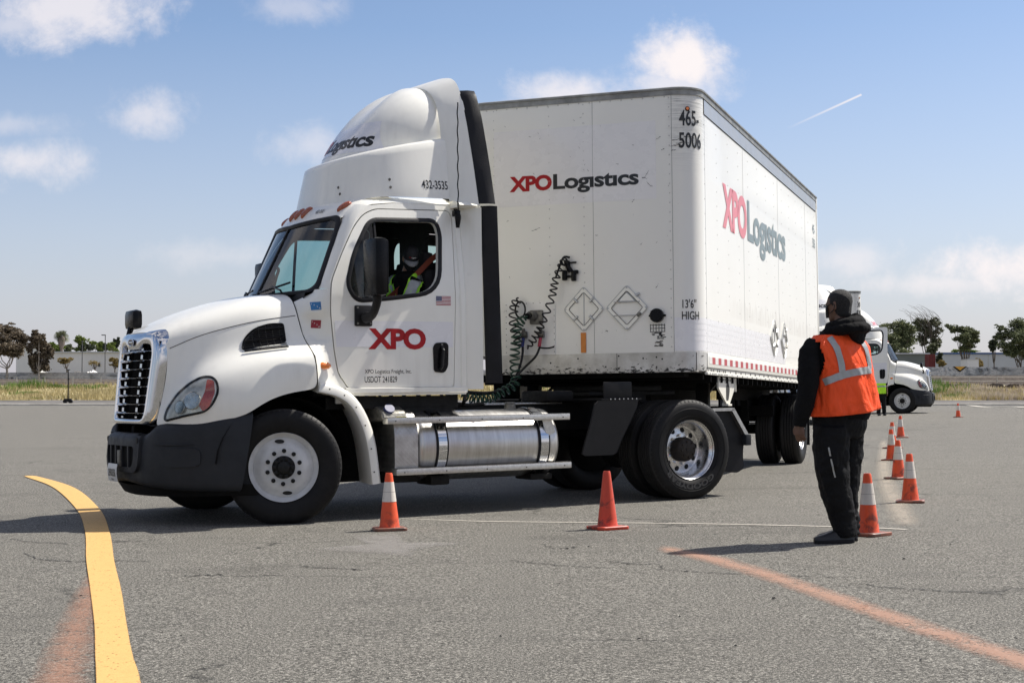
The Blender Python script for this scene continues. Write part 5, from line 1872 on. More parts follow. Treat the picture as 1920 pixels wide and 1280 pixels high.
while x < 8.3:
    mb.box((x, -TW - .0145, 1.275), (x + .155, -TW - .011, 1.345), mat=0)
    mb.box((x + .155, -TW - .0145, 1.275), (x + .305, -TW - .011, 1.345), mat=1)
    x += .31
mb.build('reflective_strip', ['refl_white', 'refl_red'], sr, smooth=False)
# flat rear end: frame and doors
mb = MB()
mb.box((TL, -TW - .01, 1.16), (TL + .10, TW + .01, 1.38), ch=.01); mb.box((TL, -TW - .01, Z1 - .1), (TL + .08, TW + .01, Z1 + .085), ch=.01)
for sg in (-1, 1): mb.box((TL, sg * (TW - .08), 1.38), (TL + .08, sg * (TW + .01), Z1 - .1), ch=.01)
mb.build('rear_frame', 'truck_white', trailer)
for sg in (-1, 1):
    mb = MB(); mb.box((TL + .02, sg * .01, 1.385), (TL + .06, sg * 1.2, Z1 - .105)); d_ = mb.build('rear_door', 'trailer_white', trailer)
    mb = MB(); mb.tube([(TL + .09, sg * .3, 1.30), (TL + .09, sg * .3, Z1 - .05)], .014, 8); mb.build('lock_rod', 'cast_metal', d_)
mb = MB(); mb.box((TL + .0, -.9, .50), (TL + .09, .9, .60), ch=.01); mb.box((TL, -.65, .58), (TL + .06, -.57, 1.16)); mb.box((TL, .57, .58), (TL + .06, .65, 1.16))
mb.build('rear_guard', 'refl_white', trailer)

# films, logos, numbers
mb = MB(); mb.panel([(-.92, 2.97), (.86, 2.97), (.86, 3.78), (-.92, 3.78)], [], on_skin(.0015)); mb.build('nose_film', 'nose_film', trailer, smooth=False)
mb = MB(); mb.panel([(1.03, 1.40), (2.2, 1.40), (6.5, 1.40), (6.5, 1.74), (1.03, 1.74)], [], on_skin(.0012), cuts=[('u', 1.026 + .04 * i) for i in range(1, 12)] + [('v', 1.5), ('v', 1.6)]); mb.build('side_film', 'film_white', trailer)
mb = MB()
for z in (1.50, 1.56, 1.62, 1.68): mb.panel([(1.2, z), (6.4, z), (6.4, z + .004), (1.2, z + .004)], [], on_skin(.0022), cuts=[('u', 1.22 + .04 * i) for i in range(8)])
mb.build('film_lines', 'sticker_white', trailer, smooth=False)
logo(1.42, lambda a, b: on_skin(.004)(a - .745, b + 3.135), 'nose_logo', trailer, ['logo_red', 'logo_black'])
SB = 1.026 + CR * pi / 2 - CR
logo(4.25, lambda a, b: on_skin(.004)(SB + 1.22 + a, b + 2.825), 'side_logo', trailer, ['faded_red', 'faded_grey'])
for s_, z, txt, w_ in ((1.105, 3.715, '465-', .235), (1.100, 3.485, '5006', .275)):
    V1, F1, _w = text2d(txt, .165, .018, width=w_)
    put(V1, F1, lambda a, b: on_skin(.004)(s_ + a, z + b), 'trailer_number', 'logo_black', trailer, step=.02)
for s_, z, txt, w_ in ((1.115, 1.838, '13\u20326\u2033', .155), (1.108, 1.720, 'HIGH', .195)):
    V1, F1, _w = text2d(txt, .088, .010, width=w_)
    put(V1, F1, lambda a, b: on_skin(.004)(s_ + a, z + b), 'height_text', 'logo_black', trailer, step=.02)
for z, txt in ((3.50, '465-'), (3.28, '5006')):
    V1, F1, _w = text2d(txt, .15, .01, width=.26)
    put(V1, F1, lambda a, b: on_skin(.004)(SB + 8.08 + a, z + b), 'trailer_number', 'faded_grey', trailer)
# rub marks and scuffs: small dark smears with a shape of their own
mb = MB(); random.seed(11)
def smear(s_, z, ln, ang, wd=.006):
    n = 5; pts = []
    for i in range(n + 1):
        t_ = i / n; pts.append((s_ + ln * t_ * cos(ang), z + ln * t_ * sin(ang) + random.uniform(-.006, .006)))
    for (a, b), (c_, d_) in zip(pts, pts[1:]):
        w1_ = wd * random.uniform(.4, 1.4)
        mb.panel([(a, b - w1_ / 2), (c_, d_ - w1_ / 2), (c_, d_ + w1_ / 2), (a, b + w1_ / 2)], [], on_skin(.0035))
for a in ((.735, 3.19, .09, 1.0), (.71, 3.20, .06, -.3), (.76, 3.15, .07, -.8), (1.03, 3.56, .13, .12), (1.0, 3.50, .12, .1), (1.07, 3.53, .14, .05), (1.02, 3.46, .05, 0), (1.15, 3.60, .12, -.1),
          (.86, 3.58, .06, .5), (.92, 3.47, .03, .3), (.60, 2.95, .04, .7), (-.5, 2.7, .10, .3), (.2, 2.62, .03, 0), (.84, 2.05, .05, .9), (.30, 1.62, .03, 0)): smear(*a)
for i in range(46):
    smear(random.uniform(-.9, 1.0), random.uniform(1.45, 3.95), random.uniform(.008, .03), random.uniform(0, 3), .004)
for i in range(40):
    s_ = random.uniform(-.2, 1.2); smear(s_, 1.198 + random.random() ** 2 * .03, random.uniform(.02, .10), random.uniform(-.1, .1), random.uniform(.008, .022))
for a in ((.16, 1.26, .07, .15, .03), (.20, 1.25, .04, 0, .03)): smear(*a)
mb.build('scuff_marks', 'hole_dark', trailer, smooth=False, merge=0)

# placard holders, service box, electric plug, vent, tape
def placard(cs, cz_, on, hw, hh, kind):
    mb = MB(); P = lambda a, b, off: on(off)(cs + a * hw, cz_ + b * hh)
    di = round_poly([(0, -1), (1, 0), (0, 1), (-1, 0)], .12, 3)
    di2 = [(a * .76, b * .76) for a, b in di]
    mb.panel(di, [di2], lambda a, b: P(a, b, .014), lambda a, b: P(a, b, .001))
    mb.tube([P(a, b, .015) for a, b in di], .004, 5, mat=1, closed=True)
    mb.tube([P(a * .76, b * .76, .0155) for a, b in di], .0035, 5, mat=2, closed=True)
    if kind == 0:
        mb.panel([(a * .74, b * .74) for a, b in di], [], lambda a, b: P(a, b, .006))
        mb.tube([P(0, -.72, .010), P(0, .72, .010)], .006, 5, mat=1)
        for a, b in ((.38, .38), (-.38, .38), (.38, -.38), (-.38, -.38)):
            mb.tube([P(a * .78, b * .78, .022), P(a * 1.25, b * 1.25, .022)], .012, 6, mat=1)
    else:
        mb.panel(round_poly([(-.42, .28), (.42, .28), (0, .70)], .08, 3), [], lambda a, b: P(a, b, .016), lambda a, b: P(a, b, .004), mat=1)
        mb.panel(round_poly([(-.36, .31), (.36, .31), (0, .66)], .08, 3), [], lambda a, b: P(a, b, .0175))
        mb.tube([P(-.62, .26, .014), P(.62, .26, .014)], .006, 5, mat=1); mb.tube([P(-.62, -.34, .014), P(.62, -.34, .014)], .006, 5, mat=1)
        mb.tube([P(.42, .52, .02), P(.62, .62, .02)], .014, 6, mat=1); mb.tube([P(.5, -.38, .02), P(.66, -.24, .02)], .014, 6, mat=2)
    for a, b in ((0, .9), (.9, 0), (0, -.9), (-.9, 0)):
        p = P(a, b, .018); mb.tube([P(a, b, .012), p], .010, 8, mat=1)
    mb.build('placard_holder', ['truck_white', 'band_grey', 'cast_metal'], trailer, smooth=True, angle=30)
placard(.07, 1.855, on_skin, .218, .235, 0)
placard(.535, 1.855, on_skin, .225, .235, 1)
placard(SB + 4.43, 1.72, on_skin, .30, .245, 0)
placard(SB + 5.20, 1.72, on_skin, .25, .25, 1)
mb = MB()
mb.panel([(-.80, 1.39), (-.245, 1.39), (-.245, 1.945), (-.80, 1.945)], [], on_skin(.010), on_skin(.0))
mb.build('service_plate', 'service_white', trailer, smooth=False) if 'service_white' in MATS else None
mb = MB()
for i in range(9):
    for s_ in (-.79, -.255): mb.disc((-.013, -s_, 1.42 + i * .063), .005, 'X', 6, h=.003)
for i in range(1, 7): mb.disc((-.013, .79 - i * .076, 1.935), .005, 'X', 6, h=.003)
mb.build('plate_bolt', 'cast_metal', trailer, smooth=False)
mb = MB(); mb.box((-.013, -.09, 1.402), (-.004, -.035, 1.61)); mb.build('orange_reflector', 'orange_tape', trailer, smooth=False)
mb = MB(); mb.disc((-.05, -.855, 1.765), .072, 'X', 28, h=.05); mb.disc((-.062, -.855, 1.765), .060, 'X', 28, h=.012, r2=.068)
for k in range(6): mb.box((-.066, -.915, 1.72 + k * .018), (-.060, -.795, 1.724 + k * .018))
for s_ in (-1, 1): mb.disc((-.012, -.855 + s_ * .080, 1.765), .012, 'X', 8, h=.012)
mb.build('air_vent', 'gloss_black', trailer, angle=50)
# document rack and torn labels
mb = MB()
for i in range(6): mb.tube([(-.006, -.78 - .03 * i, 1.68), (-.006, -.78 - .03 * i, 1.60)], .0025, 4)
for i in range(3): mb.tube([(-.006, -.775, 1.60 + .035 * i), (-.006, -.935, 1.60 + .035 * i)], .0025, 4)
mb.build('document_rack', 'gloss_black', trailer)
random.seed(4)
for (y0, y1, z0, z1, m_) in ((-.80, -.925, 1.525, 1.595, 'logo_black'), (-.835, -.900, 1.45, 1.51, 'cast_metal')):
    mb = MB()
    for i in range(18):
        a, b = random.uniform(y1, y0), random.uniform(z0, z1)
        mb.box((-.0045, a - random.uniform(.005, .02), b - .005), (-.002, a + random.uniform(.005, .02), b + random.uniform(.002, .006)))
    mb.build('torn_label', m_, trailer, smooth=False, merge=0)
mb = MB(); mb.disc((-.02 + .10, -1.19, 3.885), .016, 'X', 12, h=.02)
p = on_skin(.01)(1.19, 3.885); mb = MB(); mb.tube([(p[0] + .015, p[1], p[2]), (p[0] - .012, p[1] - .006, p[2])], .016, 12); mb.tube([(p[0] + .015, p[1], p[2]), (p[0] - .002, p[1] - .001, p[2])], .024, 12, mat=1)
mb.build('corner_lamp', ['amber', 'gloss_black'], trailer)
# upper plug bracket
mb = MB()
mb.box((-.05, .105, 2.16), (-.002, .155, 2.27), ch=.012); mb.box((-.05, .005, 2.15), (-.002, .055, 2.26), ch=.012)
mb.box((-.05, -.05 + .03, 2.24), (-.01, .06 + .08, 2.285), ch=.01) if False else None
mb.tube([(-.03, .10, 2.36), (-.04, .09, 2.30), (-.03, .06, 2.25)], .028, 8); mb.tube([(-.03, .13, 2.20), (-.03, .03, 2.20)], .014, 8)
mb.box((-.045, -.02, 2.225), (-.005, .05, 2.265), ch=.01); mb.tube([(-.03, .07, 2.345), (-.03, .0, 2.345)], .010, 6)
mb.build('hose_hanger', 'gloss_black', trailer)
# electric socket and air couplings on the service plate
mb = MB()
mb.box((-.045, .455 - .085, 1.71), (-.010, .455 + .065, 1.86), ch=.02); mb.tube([(-.045, .475, 1.795), (-.12, .49, 1.80)], [.052, .045], 14); mb.tube([(-.12, .49, 1.80), (-.165, .50, 1.79)], .032, 12, mat=1)
mb.build('electric_socket', ['cast_metal', 'gloss_black'], trailer)
for y, m_ in ((.575, 'grip_blue'), (.385, 'grip_red')):
    mb = MB()
    mb.box((-.07, y - .028, 1.565), (-.012, y + .028, 1.64), ch=.015); mb.tube([(-.05, y, 1.62), (-.06, y + .01, 1.665)], .02, 8)
    mb.tube([(-.08, y, 1.565), (-.095, y + .01, 1.47)], .018, 10, mat=1); mb.tube([(-.06, y - .03, 1.60), (-.06, y + .03, 1.60)], .03, 12)
    mb.build('air_coupling', ['cast_metal', m_], trailer)

# underside: kingpin plate, beams, landing gear, slider, axle
mb = MB()
mb.box((.10, -1.1, 1.14), (8.4, 1.1, 1.19))
mb.box((.45, -.6, 1.17), (1.6, .6, 1.21))
mb.box((.35, -1.24, 1.115), (.42, 1.24, 1.18))
for k in range(26): mb.box((.6 + k * .30, -1.27, 1.09), (.64 + k * .30, 1.27, 1.17))
for sg in (-1, 1): mb.box((4.8, sg * .45, .93), (8.4, sg * .55, 1.12))
mb.build('underframe', 'under_black', trailer, smooth=False)
for sg in (-1, 1):
    mb = MB()
    mb.box((1.42, sg * .92, .30), (1.56, sg * 1.06, 1.15), ch=.01); mb.box((1.39, sg * .86, .27), (1.59, sg * 1.10, .30), ch=.01)
    mb.tube([(1.49, sg * .98, .9), (2.3, sg * .98, 1.12)], .02, 6)
    lg = mb.build('landing_leg', 'frame_black', trailer)
    mb = MB()
    vo_ = round_poly([(1.10, 1.155), (1.98, 1.155), (1.98, 1.03), (1.68, .85), (1.56, .85), (1.10, 1.03)], .02, 3)
    mb.panel(vo_, [], lambda a, b: (a, sg * 1.25, b), lambda a, b: (a, sg * 1.23, b))
    mb.box((1.52, sg * 1.20, .84), (1.72, sg * 1.27, .862)); mb.box((1.98, sg * 1.15, 1.0), (1.99, sg * 1.27, 1.155))
    mb.panel(round_poly([(1.50, .90), (1.62, .90), (1.70, 1.02), (1.60, 1.14), (1.50, 1.05)], .03, 3), [], lambda a, b: (a, sg * 1.253, b), None, mat=1)
    for i in range(9): mb.disc((1.15 + i * .095, sg * 1.253 - (.003 if sg < 0 else 0), 1.125), .013, 'Y', 8, h=.003, mat=1)
    mb.build('gear_brace', ['truck_white', 'hole_dark'], lg, angle=30)
mb = MB()
mb.tube([(7.15, -1.1, .505), (7.15, 1.1, .505)], .07, 12)
mb.box((6.5, -.55, .62), (7.6, -.45, .95)); mb.box((6.5, .45, .62), (7.6, .55, .95)); mb.box((6.6, -.9, .70), (6.75, .9, .85))
mb.tube([(6.75, -.4, .75), (6.9, -.4, .6)], .1, 12)
mb.build('trailer_axle', 'under_black', trailer)
D = drive_wheel('trailer_wheel', text=False, parent=trailer); D.location = (7.15, -1.10, .505)
D2 = copy_tree(D, trailer); D2.location = (7.15, 1.10, .505); D2.rotation_euler = (0, 0, pi)
I = inner_wheel('trailer_wheel', parent=trailer); I.location = (7.15, -.755, .505)
I2 = copy_tree(I, trailer); I2.location = (7.15, .755, .505)
for sg in (-1, 1):
    mb = MB(); mb.box((7.95, sg * .62, .25), (7.965, sg * 1.22, 1.05)); mb.build('mudflap', 'rubber', trailer, smooth=False)

# ---- coiled lines between truck and trailer
def coil(path, turns, rad, thick, n=16, ramp=.08):
    pts = spline(path, 200); out = []
    up = None; N = turns * n
    for i in range(N + 1):
        t_ = i / N; k = t_ * 199; a = int(min(198, k)); p = pts[a].lerp(pts[a + 1], k - a)
        tg = (pts[min(199, a + 1)] - pts[max(0, a)]).normalized()
        if up is None: up = tg.orthogonal().normalized()
        up = (up - tg * up.dot(tg)).normalized(); b = tg.cross(up)
        r_ = rad * min(1, t_ / ramp, (1 - t_) / ramp)
        q = 2 * pi * turns * t_
        out.append(p + (up * cos(q) + b * sin(q)) * r_)
    return out
T2 = TRL_M; TI = TRUCK_M.inverted()
def fr(p): return TI @ (T2 @ Vector(p))      # trailer point in the truck's frame
mb = MB(); mb.tube(coil([fr((-.05, .10, 2.36)), fr((-.10, .13, 2.33)), fr((-.13, .20, 2.15)), fr((-.13, .24, 1.98)), fr((-.14, .34, 1.72)), fr((-.14, .42, 1.58)), fr((-.12, .52, 1.45))], 17, .036, .01), .0085, 6)
mb.tube(spline([fr((-.03, .07, 2.40)), fr((-.06, .13, 2.40)), fr((-.10, .17, 2.28)), fr((-.12, .20, 2.18))], 12), .011, 6)
mb.build('coiled_hose', 'hose_black', truck, angle=180)
mb = MB(); mb.tube(coil([fr((-.16, .50, 1.79)), fr((-.22, .58, 1.70)), fr((-.20, .62, 1.50)), fr((-.18, .64, 1.30)), Vector((2.98, -.02, 1.20)), Vector((2.80, -.03, 1.10)), Vector((2.62, -.04, 1.045)), Vector((2.45, -.05, 1.05)), Vector((2.28, -.06, 1.13))], 26, .048, .01), .010, 6)
mb.build('coiled_hose', 'hose_green', truck, angle=180)
mb = MB(); mb.tube(coil([fr((-.10, .62, 1.99)), fr((-.13, .66, 1.88)), fr((-.14, .66, 1.7)), fr((-.14, .62, 1.56)), fr((-.14, .60, 1.48))], 9, .045, .01), .0085, 6)
mb.tube([fr((-.10, .60 + .055 * cos(q), 1.95 - .085 + .085 * sin(q))) for q in [2 * pi * k / 24 for k in range(24)]], .010, 6, closed=True)
mb.build('coiled_hose', 'hose_black', truck, angle=180)
mb = MB()
mb.tube(spline([fr((-.10, .575, 1.47)), fr((-.14, .57, 1.36)), fr((-.2, .60, 1.2)), Vector((2.9, -.02, 1.16)), Vector((2.7, -.03, 1.10)), Vector((2.45, -.05, 1.10)), Vector((2.2, -.1, 1.14))], 30), .013, 7)
mb.tube(spline([fr((-.10, .385, 1.47)), fr((-.16, .42, 1.36)), fr((-.2, .56, 1.22)), Vector((2.92, -.04, 1.18)), Vector((2.7, -.06, 1.115)), Vector((2.45, -.08, 1.115)), Vector((2.2, -.12, 1.15))], 30), .013, 7)
mb.tube(spline([fr((-.10, .40, 1.46)), fr((-.08, .30, 1.455)), fr((-.06, .24, 1.47))], 8), .009, 6)
mb.build('air_line', 'hose_black', truck, angle=180)


# ------------------------------------------------------------------ traffic cones
def m_cone(name, color, dirt):
    m, t, b, o = new_mat(name)
    co = t.coord('Object'); s = t.sep(co)
    inf = t.n.new('ShaderNodeObjectInfo').outputs['Random']
    cc = t.vmath('ADD', co, t.comb(t.math('MULTIPLY', inf, 37.0), 0.0, t.math('MULTIPLY', inf, 11.0)))
    n = t.noise(cc, 9, 6, .65, .6); n2 = t.noise(t.scale(cc, (14, 14, 3)), 1, 5, .65)
    low = t.maprange(s[2], .30, .02, 0, .14)
    f = t.maprange(t.math('ADD', n, low), .60, .74, 0, .80)
    c = t.mix(t.maprange(n2, .4, .7, 0, .35), color, tuple(x * .55 for x in color))
    c = t.mix(f, c, dirt)
    setb(t, b, color=c, rough=.5, sheen=.1, normal=t.bump(n, .1, .01))
m_cone('cone_orange', (.78, .085, .016), (.07, .022, .015))
m_cone('cone_red', (.60, .055, .020), (.07, .016, .012))
m_cone('cone_collar', (.66, .61, .54), (.30, .23, .17))
m_cone('cone_base', (.28, .085, .045), (.07, .055, .045))

def make_cone(collar=True, color='cone_orange'):
    root = bpy.data.objects.new('traffic_cone', None); COL.objects.link(root); root.empty_display_size = .1
    HC = .467
    def rad(z): return interp([(.022, .088), (.034, .082), (HC - .012, .030), (HC, .026)], z)
    mb = MB()
    zs = [.022, .028, .036, .08, .14, .2, .26, .32, .38, .43, HC - .012, HC - .003, HC]
    mb.lathe([(rad(z), z) for z in zs] + [(.020, HC), (.019, HC - .02)], 36, 'Z')
    mb.build('cone_body', color, root, angle=40)
    if collar:
        mb = MB(); z0, z1 = HC * .50, HC * .845
        n = 8
        mb.lathe([(rad(z0) + .0005, z0)] + [(rad(z0 + (z1 - z0) * i / n) + .0022, z0 + (z1 - z0) * i / n) for i in range(n + 1)] + [(rad(z1) + .0005, z1)], 36, 'Z')
        zc_ = (z0 + z1) / 2
        mb.lathe([(rad(zc_) + .003, zc_ - .001), (rad(zc_) + .003, zc_ + .001)], 36, 'Z', mat=1)
        for a in (-1.45, .6, 2.6):
            mb.loft([[((rad(z) + .003) * cos(a + d_), (rad(z) + .003) * sin(a + d_), z) for d_ in (-.012, .012)] for z in (z0, z1)], closed=False, caps=False, mat=1)
        mb.build('reflective_collar', ['cone_collar', 'cast_metal'], root, angle=40)
    mb = MB()
    sq = rrect(-.135, -.135, .135, .135, .035, 4)
    def lev(k, z, wob): return [(a * k, b * k, z + wob * .006 * sin(3 * a / .1 + b * 8)) for a, b in sq]
    mb.loft([lev(.985, .002, 0), lev(1, .008, 1), lev(1, .018, 1), lev(.96, .024, 1), lev(.72, .026, 0)])
    mb.build('cone_base', 'cone_base' if collar else 'cone_red', root, angle=40)
    return root
cone0 = make_cone()
CONES = [(-1.005, 12.10, 'orange cone with smeared white collar in front of the truck fuel tank', 12, True),
         (2.70, 11.17, 'dirty orange cone with white collar right beside the boots of the man in black', 40, False),
         (3.84, 14.21, 'orange cone standing furthest right of the close line of cones', 75, False),
         (4.65, 17.72, 'scuffed orange cone just behind and left of the right-most near cone', 20, False),
         (5.68, 22.03, 'orange cone overlapping another one behind it, fourth from the front in the right line', 60, False),
         (6.76, 26.15, 'orange cone mostly hidden behind another cone in the right line', 33, False),
         (8.27, 31.31, 'orange cone at the far end of the right line, before the far truck wheel', 5, False),
         (15.0, 49.45, 'small distant orange cone alone on the asphalt right of the far truck', 50, False)]
for i, (x, y, lab, rot, _) in enumerate(CONES):
    c = cone0 if i == 0 else copy_tree(cone0)
    c.matrix_world = LOT @ Matrix.Translation((x, y, 0)) @ Matrix.Rotation(radians(rot), 4, 'Z')
    tag(c, lab, 'traffic cone', 'orange traffic cones with white collars')
c = make_cone(False, 'cone_red')
c.matrix_world = LOT @ Matrix.Translation((.775, 11.955, 0)) @ Matrix.Rotation(radians(28), 4, 'Z')
tag(c, 'plain red cone without a collar, between the fuel tank and the rear wheels', 'traffic cone')
# loose stones
random.seed(21)
mb = MB()
for (x, y, r_) in [(2.55, 9.6, .010), (1.4, 7.9, .012), (.55, 10.6, .010)] + [(random.uniform(-3, 5), random.uniform(5.5, 14), random.uniform(.003, .008)) for _ in range(60)]:
    k = [random.uniform(.6, 1.3) for _ in range(8)]
    mb.add([(x + sx_ * r_ * k[0], y + sy_ * r_ * k[1], .004 + z_ * r_ * .6) for sx_, sy_, z_ in ((-1, -.7, 0), (1, -.8, 0), (.8, 1, 0), (-1, .9, 0), (-.5, -.4, 1), (.6, -.3, 1.2), (.5, .6, .9), (-.4, .5, 1.1))],
           [(0, 1, 5, 4), (1, 2, 6, 5), (2, 3, 7, 6), (3, 0, 4, 7), (4, 5, 6, 7)])
o = mb.build('grit', 'hole_dark', smooth=False, merge=0); o.matrix_world = LOT; tag(o, 'tiny dark stones scattered over the asphalt', 'grit', kind='stuff')


# ------------------------------------------------------------------ people
def cloth_mat(name, color, rough=.85, wr=.5, sc=9, tint=None):
    m, t, b, o = new_mat(name)
    co = t.coord('Object')
    n = t.noise(t.scale(co, (1, 1, .6)), sc, 5, .6, 1.2); n2 = t.noise(co, 500, 2, .6)
    c = t.mix(t.maprange(n, .35, .7), tuple(x * .85 for x in color), tuple(x * 1.1 for x in color))
    h = t.math('ADD', t.math('MULTIPLY', n, 1.0), t.math('MULTIPLY', n2, .04))
    setb(t, b, color=c, rough=rough, spec=.18, normal=t.bump(h, wr, .03))
cloth_mat('hoodie_black', (.0055, .0055, .006), .9, .5)
cloth_mat('trouser_black', (.0055, .0056, .0065), .7, .6, 8)
cloth_mat('vest_orange', (1.0, .105, .025), .42, .9, 7)
cloth_mat('vest_yellow', (.45, .85, .04), .6, .4, 12)
cloth_mat('cuff_black', (.010, .010, .011), .9, .3)
simple('silver_tape', (.36, .37, .36), .35, .25, .10, 25, .3, 60)
simple('skin_brown', (.125, .062, .038), .5, 0, .15, 15, .1, 200)
simple('shoe_black', (.008, .008, .008), .35, 0, .2, 20, .2, 80)
def m_hair():
    m, t, b, o = new_mat('hair_short')
    co = t.coord('Object'); n = t.noise(co, 260, 3, .8); n2 = t.noise(co, 25, 3, .6)
    c = t.mix(t.maprange(n, .58, .70), (.006, .0055, .005), (.13, .125, .12))
    setb(t, b, color=c, rough=.7, normal=t.bump(n, .9, .01))
m_hair()

def ering(c, rx, ry, yaw=0.0, n=20, tilt=None):
    out = []
    for k in range(n):
        a = 2 * pi * k / n
        x, y = rx * cos(a), ry * sin(a)
        out.append(Vector((c[0] + x * cos(yaw) - y * sin(yaw), c[1] + x * sin(yaw) + y * cos(yaw), c[2])))
    return out

def fuse(name, mb, mat, parent, voxel, smooth_it=4, disp=0.0, dscale=.08, angle=180):
    """one continuous surface out of overlapping closed pieces"""
    o = mb.build(name, mat, parent, fix=True, merge=0, angle=180)
    r_ = o.modifiers.new('r', 'REMESH'); r_.mode = 'VOXEL'; r_.voxel_size = voxel; r_.use_smooth_shade = True
    s_ = o.modifiers.new('s', 'SMOOTH'); s_.iterations = smooth_it; s_.factor = .6
    if disp:
        tx_ = bpy.data.textures.new(name, 'CLOUDS'); tx_.noise_scale = dscale; tx_.noise_depth = 3
        d_ = o.modifiers.new('d', 'DISPLACE'); d_.texture = tx_; d_.strength = disp; d_.mid_level = .5
    bake(o)
    o.data.materials.clear(); o.data.materials.append(MATS[mat])
    o.data.polygons.foreach_set('use_smooth', [True] * len(o.data.polygons))
    return o

def hand(mb, wrist, down, side_, palm_n, s=1.0, curl=.5):
    """palm, four unequal fingers and a thumb; down = finger direction, side_ = towards the thumb"""
    W = Vector(wrist); D = Vector(down).normalized(); S = Vector(side_).normalized(); Nn = Vector(palm_n).normalized()
    rings = []
    for t_, w_, th in ((-.02, .027, .022), (.02, .034, .020), (.06, .042, .017), (.09, .042, .015)):
        c_ = W + D * t_ * s
        rings.append([c_ + (S * cos(q) * w_ + Nn * sin(q) * th) * s for q in [2 * pi * k / 12 for k in range(12)]])
    mb.loft(rings)
    for i, (off, ln) in enumerate(((.031, .070), (.011, .079), (-.010, .074), (-.030, .058))):
        b_ = W + (D * .082 + S * off) * s; c1_ = curl * (.8 + .15 * i)
        p1 = b_ + (D * cos(c1_ * .4) + Nn * sin(c1_ * .4)) * ln * .45 * s
        p2 = p1 + (D * cos(c1_) + Nn * sin(c1_)) * ln * .32 * s
        p3 = p2 + (D * cos(c1_ * 1.6) + Nn * sin(c1_ * 1.6)) * ln * .25 * s
        mb.tube([b_, p1, p2, p3], [.0100 * s, .0092 * s, .0083 * s, .0065 * s], 8)
    b_ = W + (D * .025 + S * .028) * s
    mb.tube([b_, b_ + (D * .03 + S * .022 + Nn * .006) * s, b_ + (D * .062 + S * .026 + Nn * .014) * s], [.014 * s, .0115 * s, .008 * s], 8)

def head_mesh(mb, c, f, s=1.0, up=(0, 0, 1)):
    """skull, jaw, nose, ears and neck; c = centre of the head, f = facing direction"""
    C = Vector(c); F_ = Vector(f).normalized(); U_ = Vector(up).normalized(); F_ = (F_ - U_ * F_.dot(U_)).normalized(); R_ = F_.cross(U_)
    P = lambda x, y, z: C + (R_ * x + F_ * y + U_ * z) * s
    prof = [(-.118, .020, .022, .045), (-.108, .038, .036, .036), (-.085, .052, .058, .018), (-.05, .064, .078, .006), (-.01, .072, .090, -.002), (.03, .077, .096, -.008), (.060, .073, .091, -.012), (.086, .061, .078, -.014), (.104, .044, .058, -.014), (.115, .025, .034, -.014), (.119, .008, .012, -.014)]
    rings = []
    for z, rx, ry, oy in prof:
        rings.append([P(rx * cos(q), oy + ry * sin(q), z) for q in [2 * pi * k / 24 for k in range(24)]])
    mb.loft(rings)
    mb.loft([[P(w_ * cos(q), .085 + d_ + w_ * .9 * sin(q), z) for q in [2 * pi * k / 8 for k in range(8)]] for z, w_, d_ in ((.012, .008, -.004), (-.012, .012, .006), (-.028, .016, .012), (-.036, .012, .004))])
    for sx_ in (-1, 1):
        mb.loft([[P(sx_ * (.074 + w_ * .4), -.012 + a * .9 + w_ * .0, z) for a, w_ in ((-.016, 0), (-.010, .022), (.004, .022), (.012, 0))] for z in (-.032, -.010, .012, .026)])
        mb.loft([[P(sx_ * .031 + .013 * cos(q), .080 + .008 * sin(q), z) for q in [2 * pi * k / 8 for k in range(8)]] for z in (.006, .014, .022)])
    mb.tube([P(0, -.02, -.07), P(0, -.035, -.13), P(0, -.045, -.20)], [.056 * s, .058 * s, .068 * s], 14)
    return P

# ---- the man in the orange vest (frame: x right, y away from the camera)
man = empty('person', LOT @ Matrix.Translation((2.375, 10.72, 0)), 'man seen from behind in orange safety vest, black hoodie and black cargo trousers', 'person')
YA = radians(36)          # shoulder line turned away on the right
mb = MB()
HP = head_mesh(mb, (0.03, -.01, 1.715), (-.72, .69, -.05), 1.0)
mb.loft([ering((.02, 0, z), rx, ry, YA) for z, rx, ry in ((.93, .17, .12), (1.1, .17, .13), (1.3, .18, .12), (1.42, .16, .10), (1.50, .07, .06))])
mb.tube([(-.20, -.13, 1.42), (-.235, -.17, 1.12), (-.292, -.155, .90)], [.05, .04, .03], 10)
mb.tube([(.20, .13, 1.42), (.22, .15, 1.12), (.18, .10, .90)], [.05, .04, .03], 10)
mb.tube([(-.05, -.08, .95), (-.06, -.06, .5), (.02, -.05, .10)], [.08, .06, .045], 12)
mb.tube([(.10, .08, .95), (.09, .08, .5), (.08, .07, .10)], [.08, .06, .045], 12)
hand(mb, (-.300, -.165, .872), (-.02, .0, -1), (-.75, .65, 0), (.62, .5, 0), .98, .75)
hand(mb, (.19, .11, .88), (0, 0, -1), (-.6, .7, 0), (-.6, -.6, 0), .98, .7)
fuse('body', mb, 'skin_brown', man, .0055, 3)
# short hair: cap over the skull
mb = MB()
rings = []
for z, rx, ry, oy in [(-.085, .052, .040, -.052), (-.055, .063, .062, -.034), (-.03, .070, .076, -.022), (-.0, .0755, .086, -.016), (.03, .079, .0975, -.0115), (.060, .075, .093, -.014), (.087, .063, .080, -.015), (.106, .046, .060, -.014), (.117, .027, .036, -.014), (.1215, .008, .012, -.014)]:
    rings.append([HP(rx * cos(q), oy + ry * sin(q) - (.022 if sin(q) > .5 and z < .05 else 0), z) for q in [2 * pi * k / 28 for k in range(28)]])
mb.loft(rings); mb.build('hair', 'hair_short', man, angle=180)
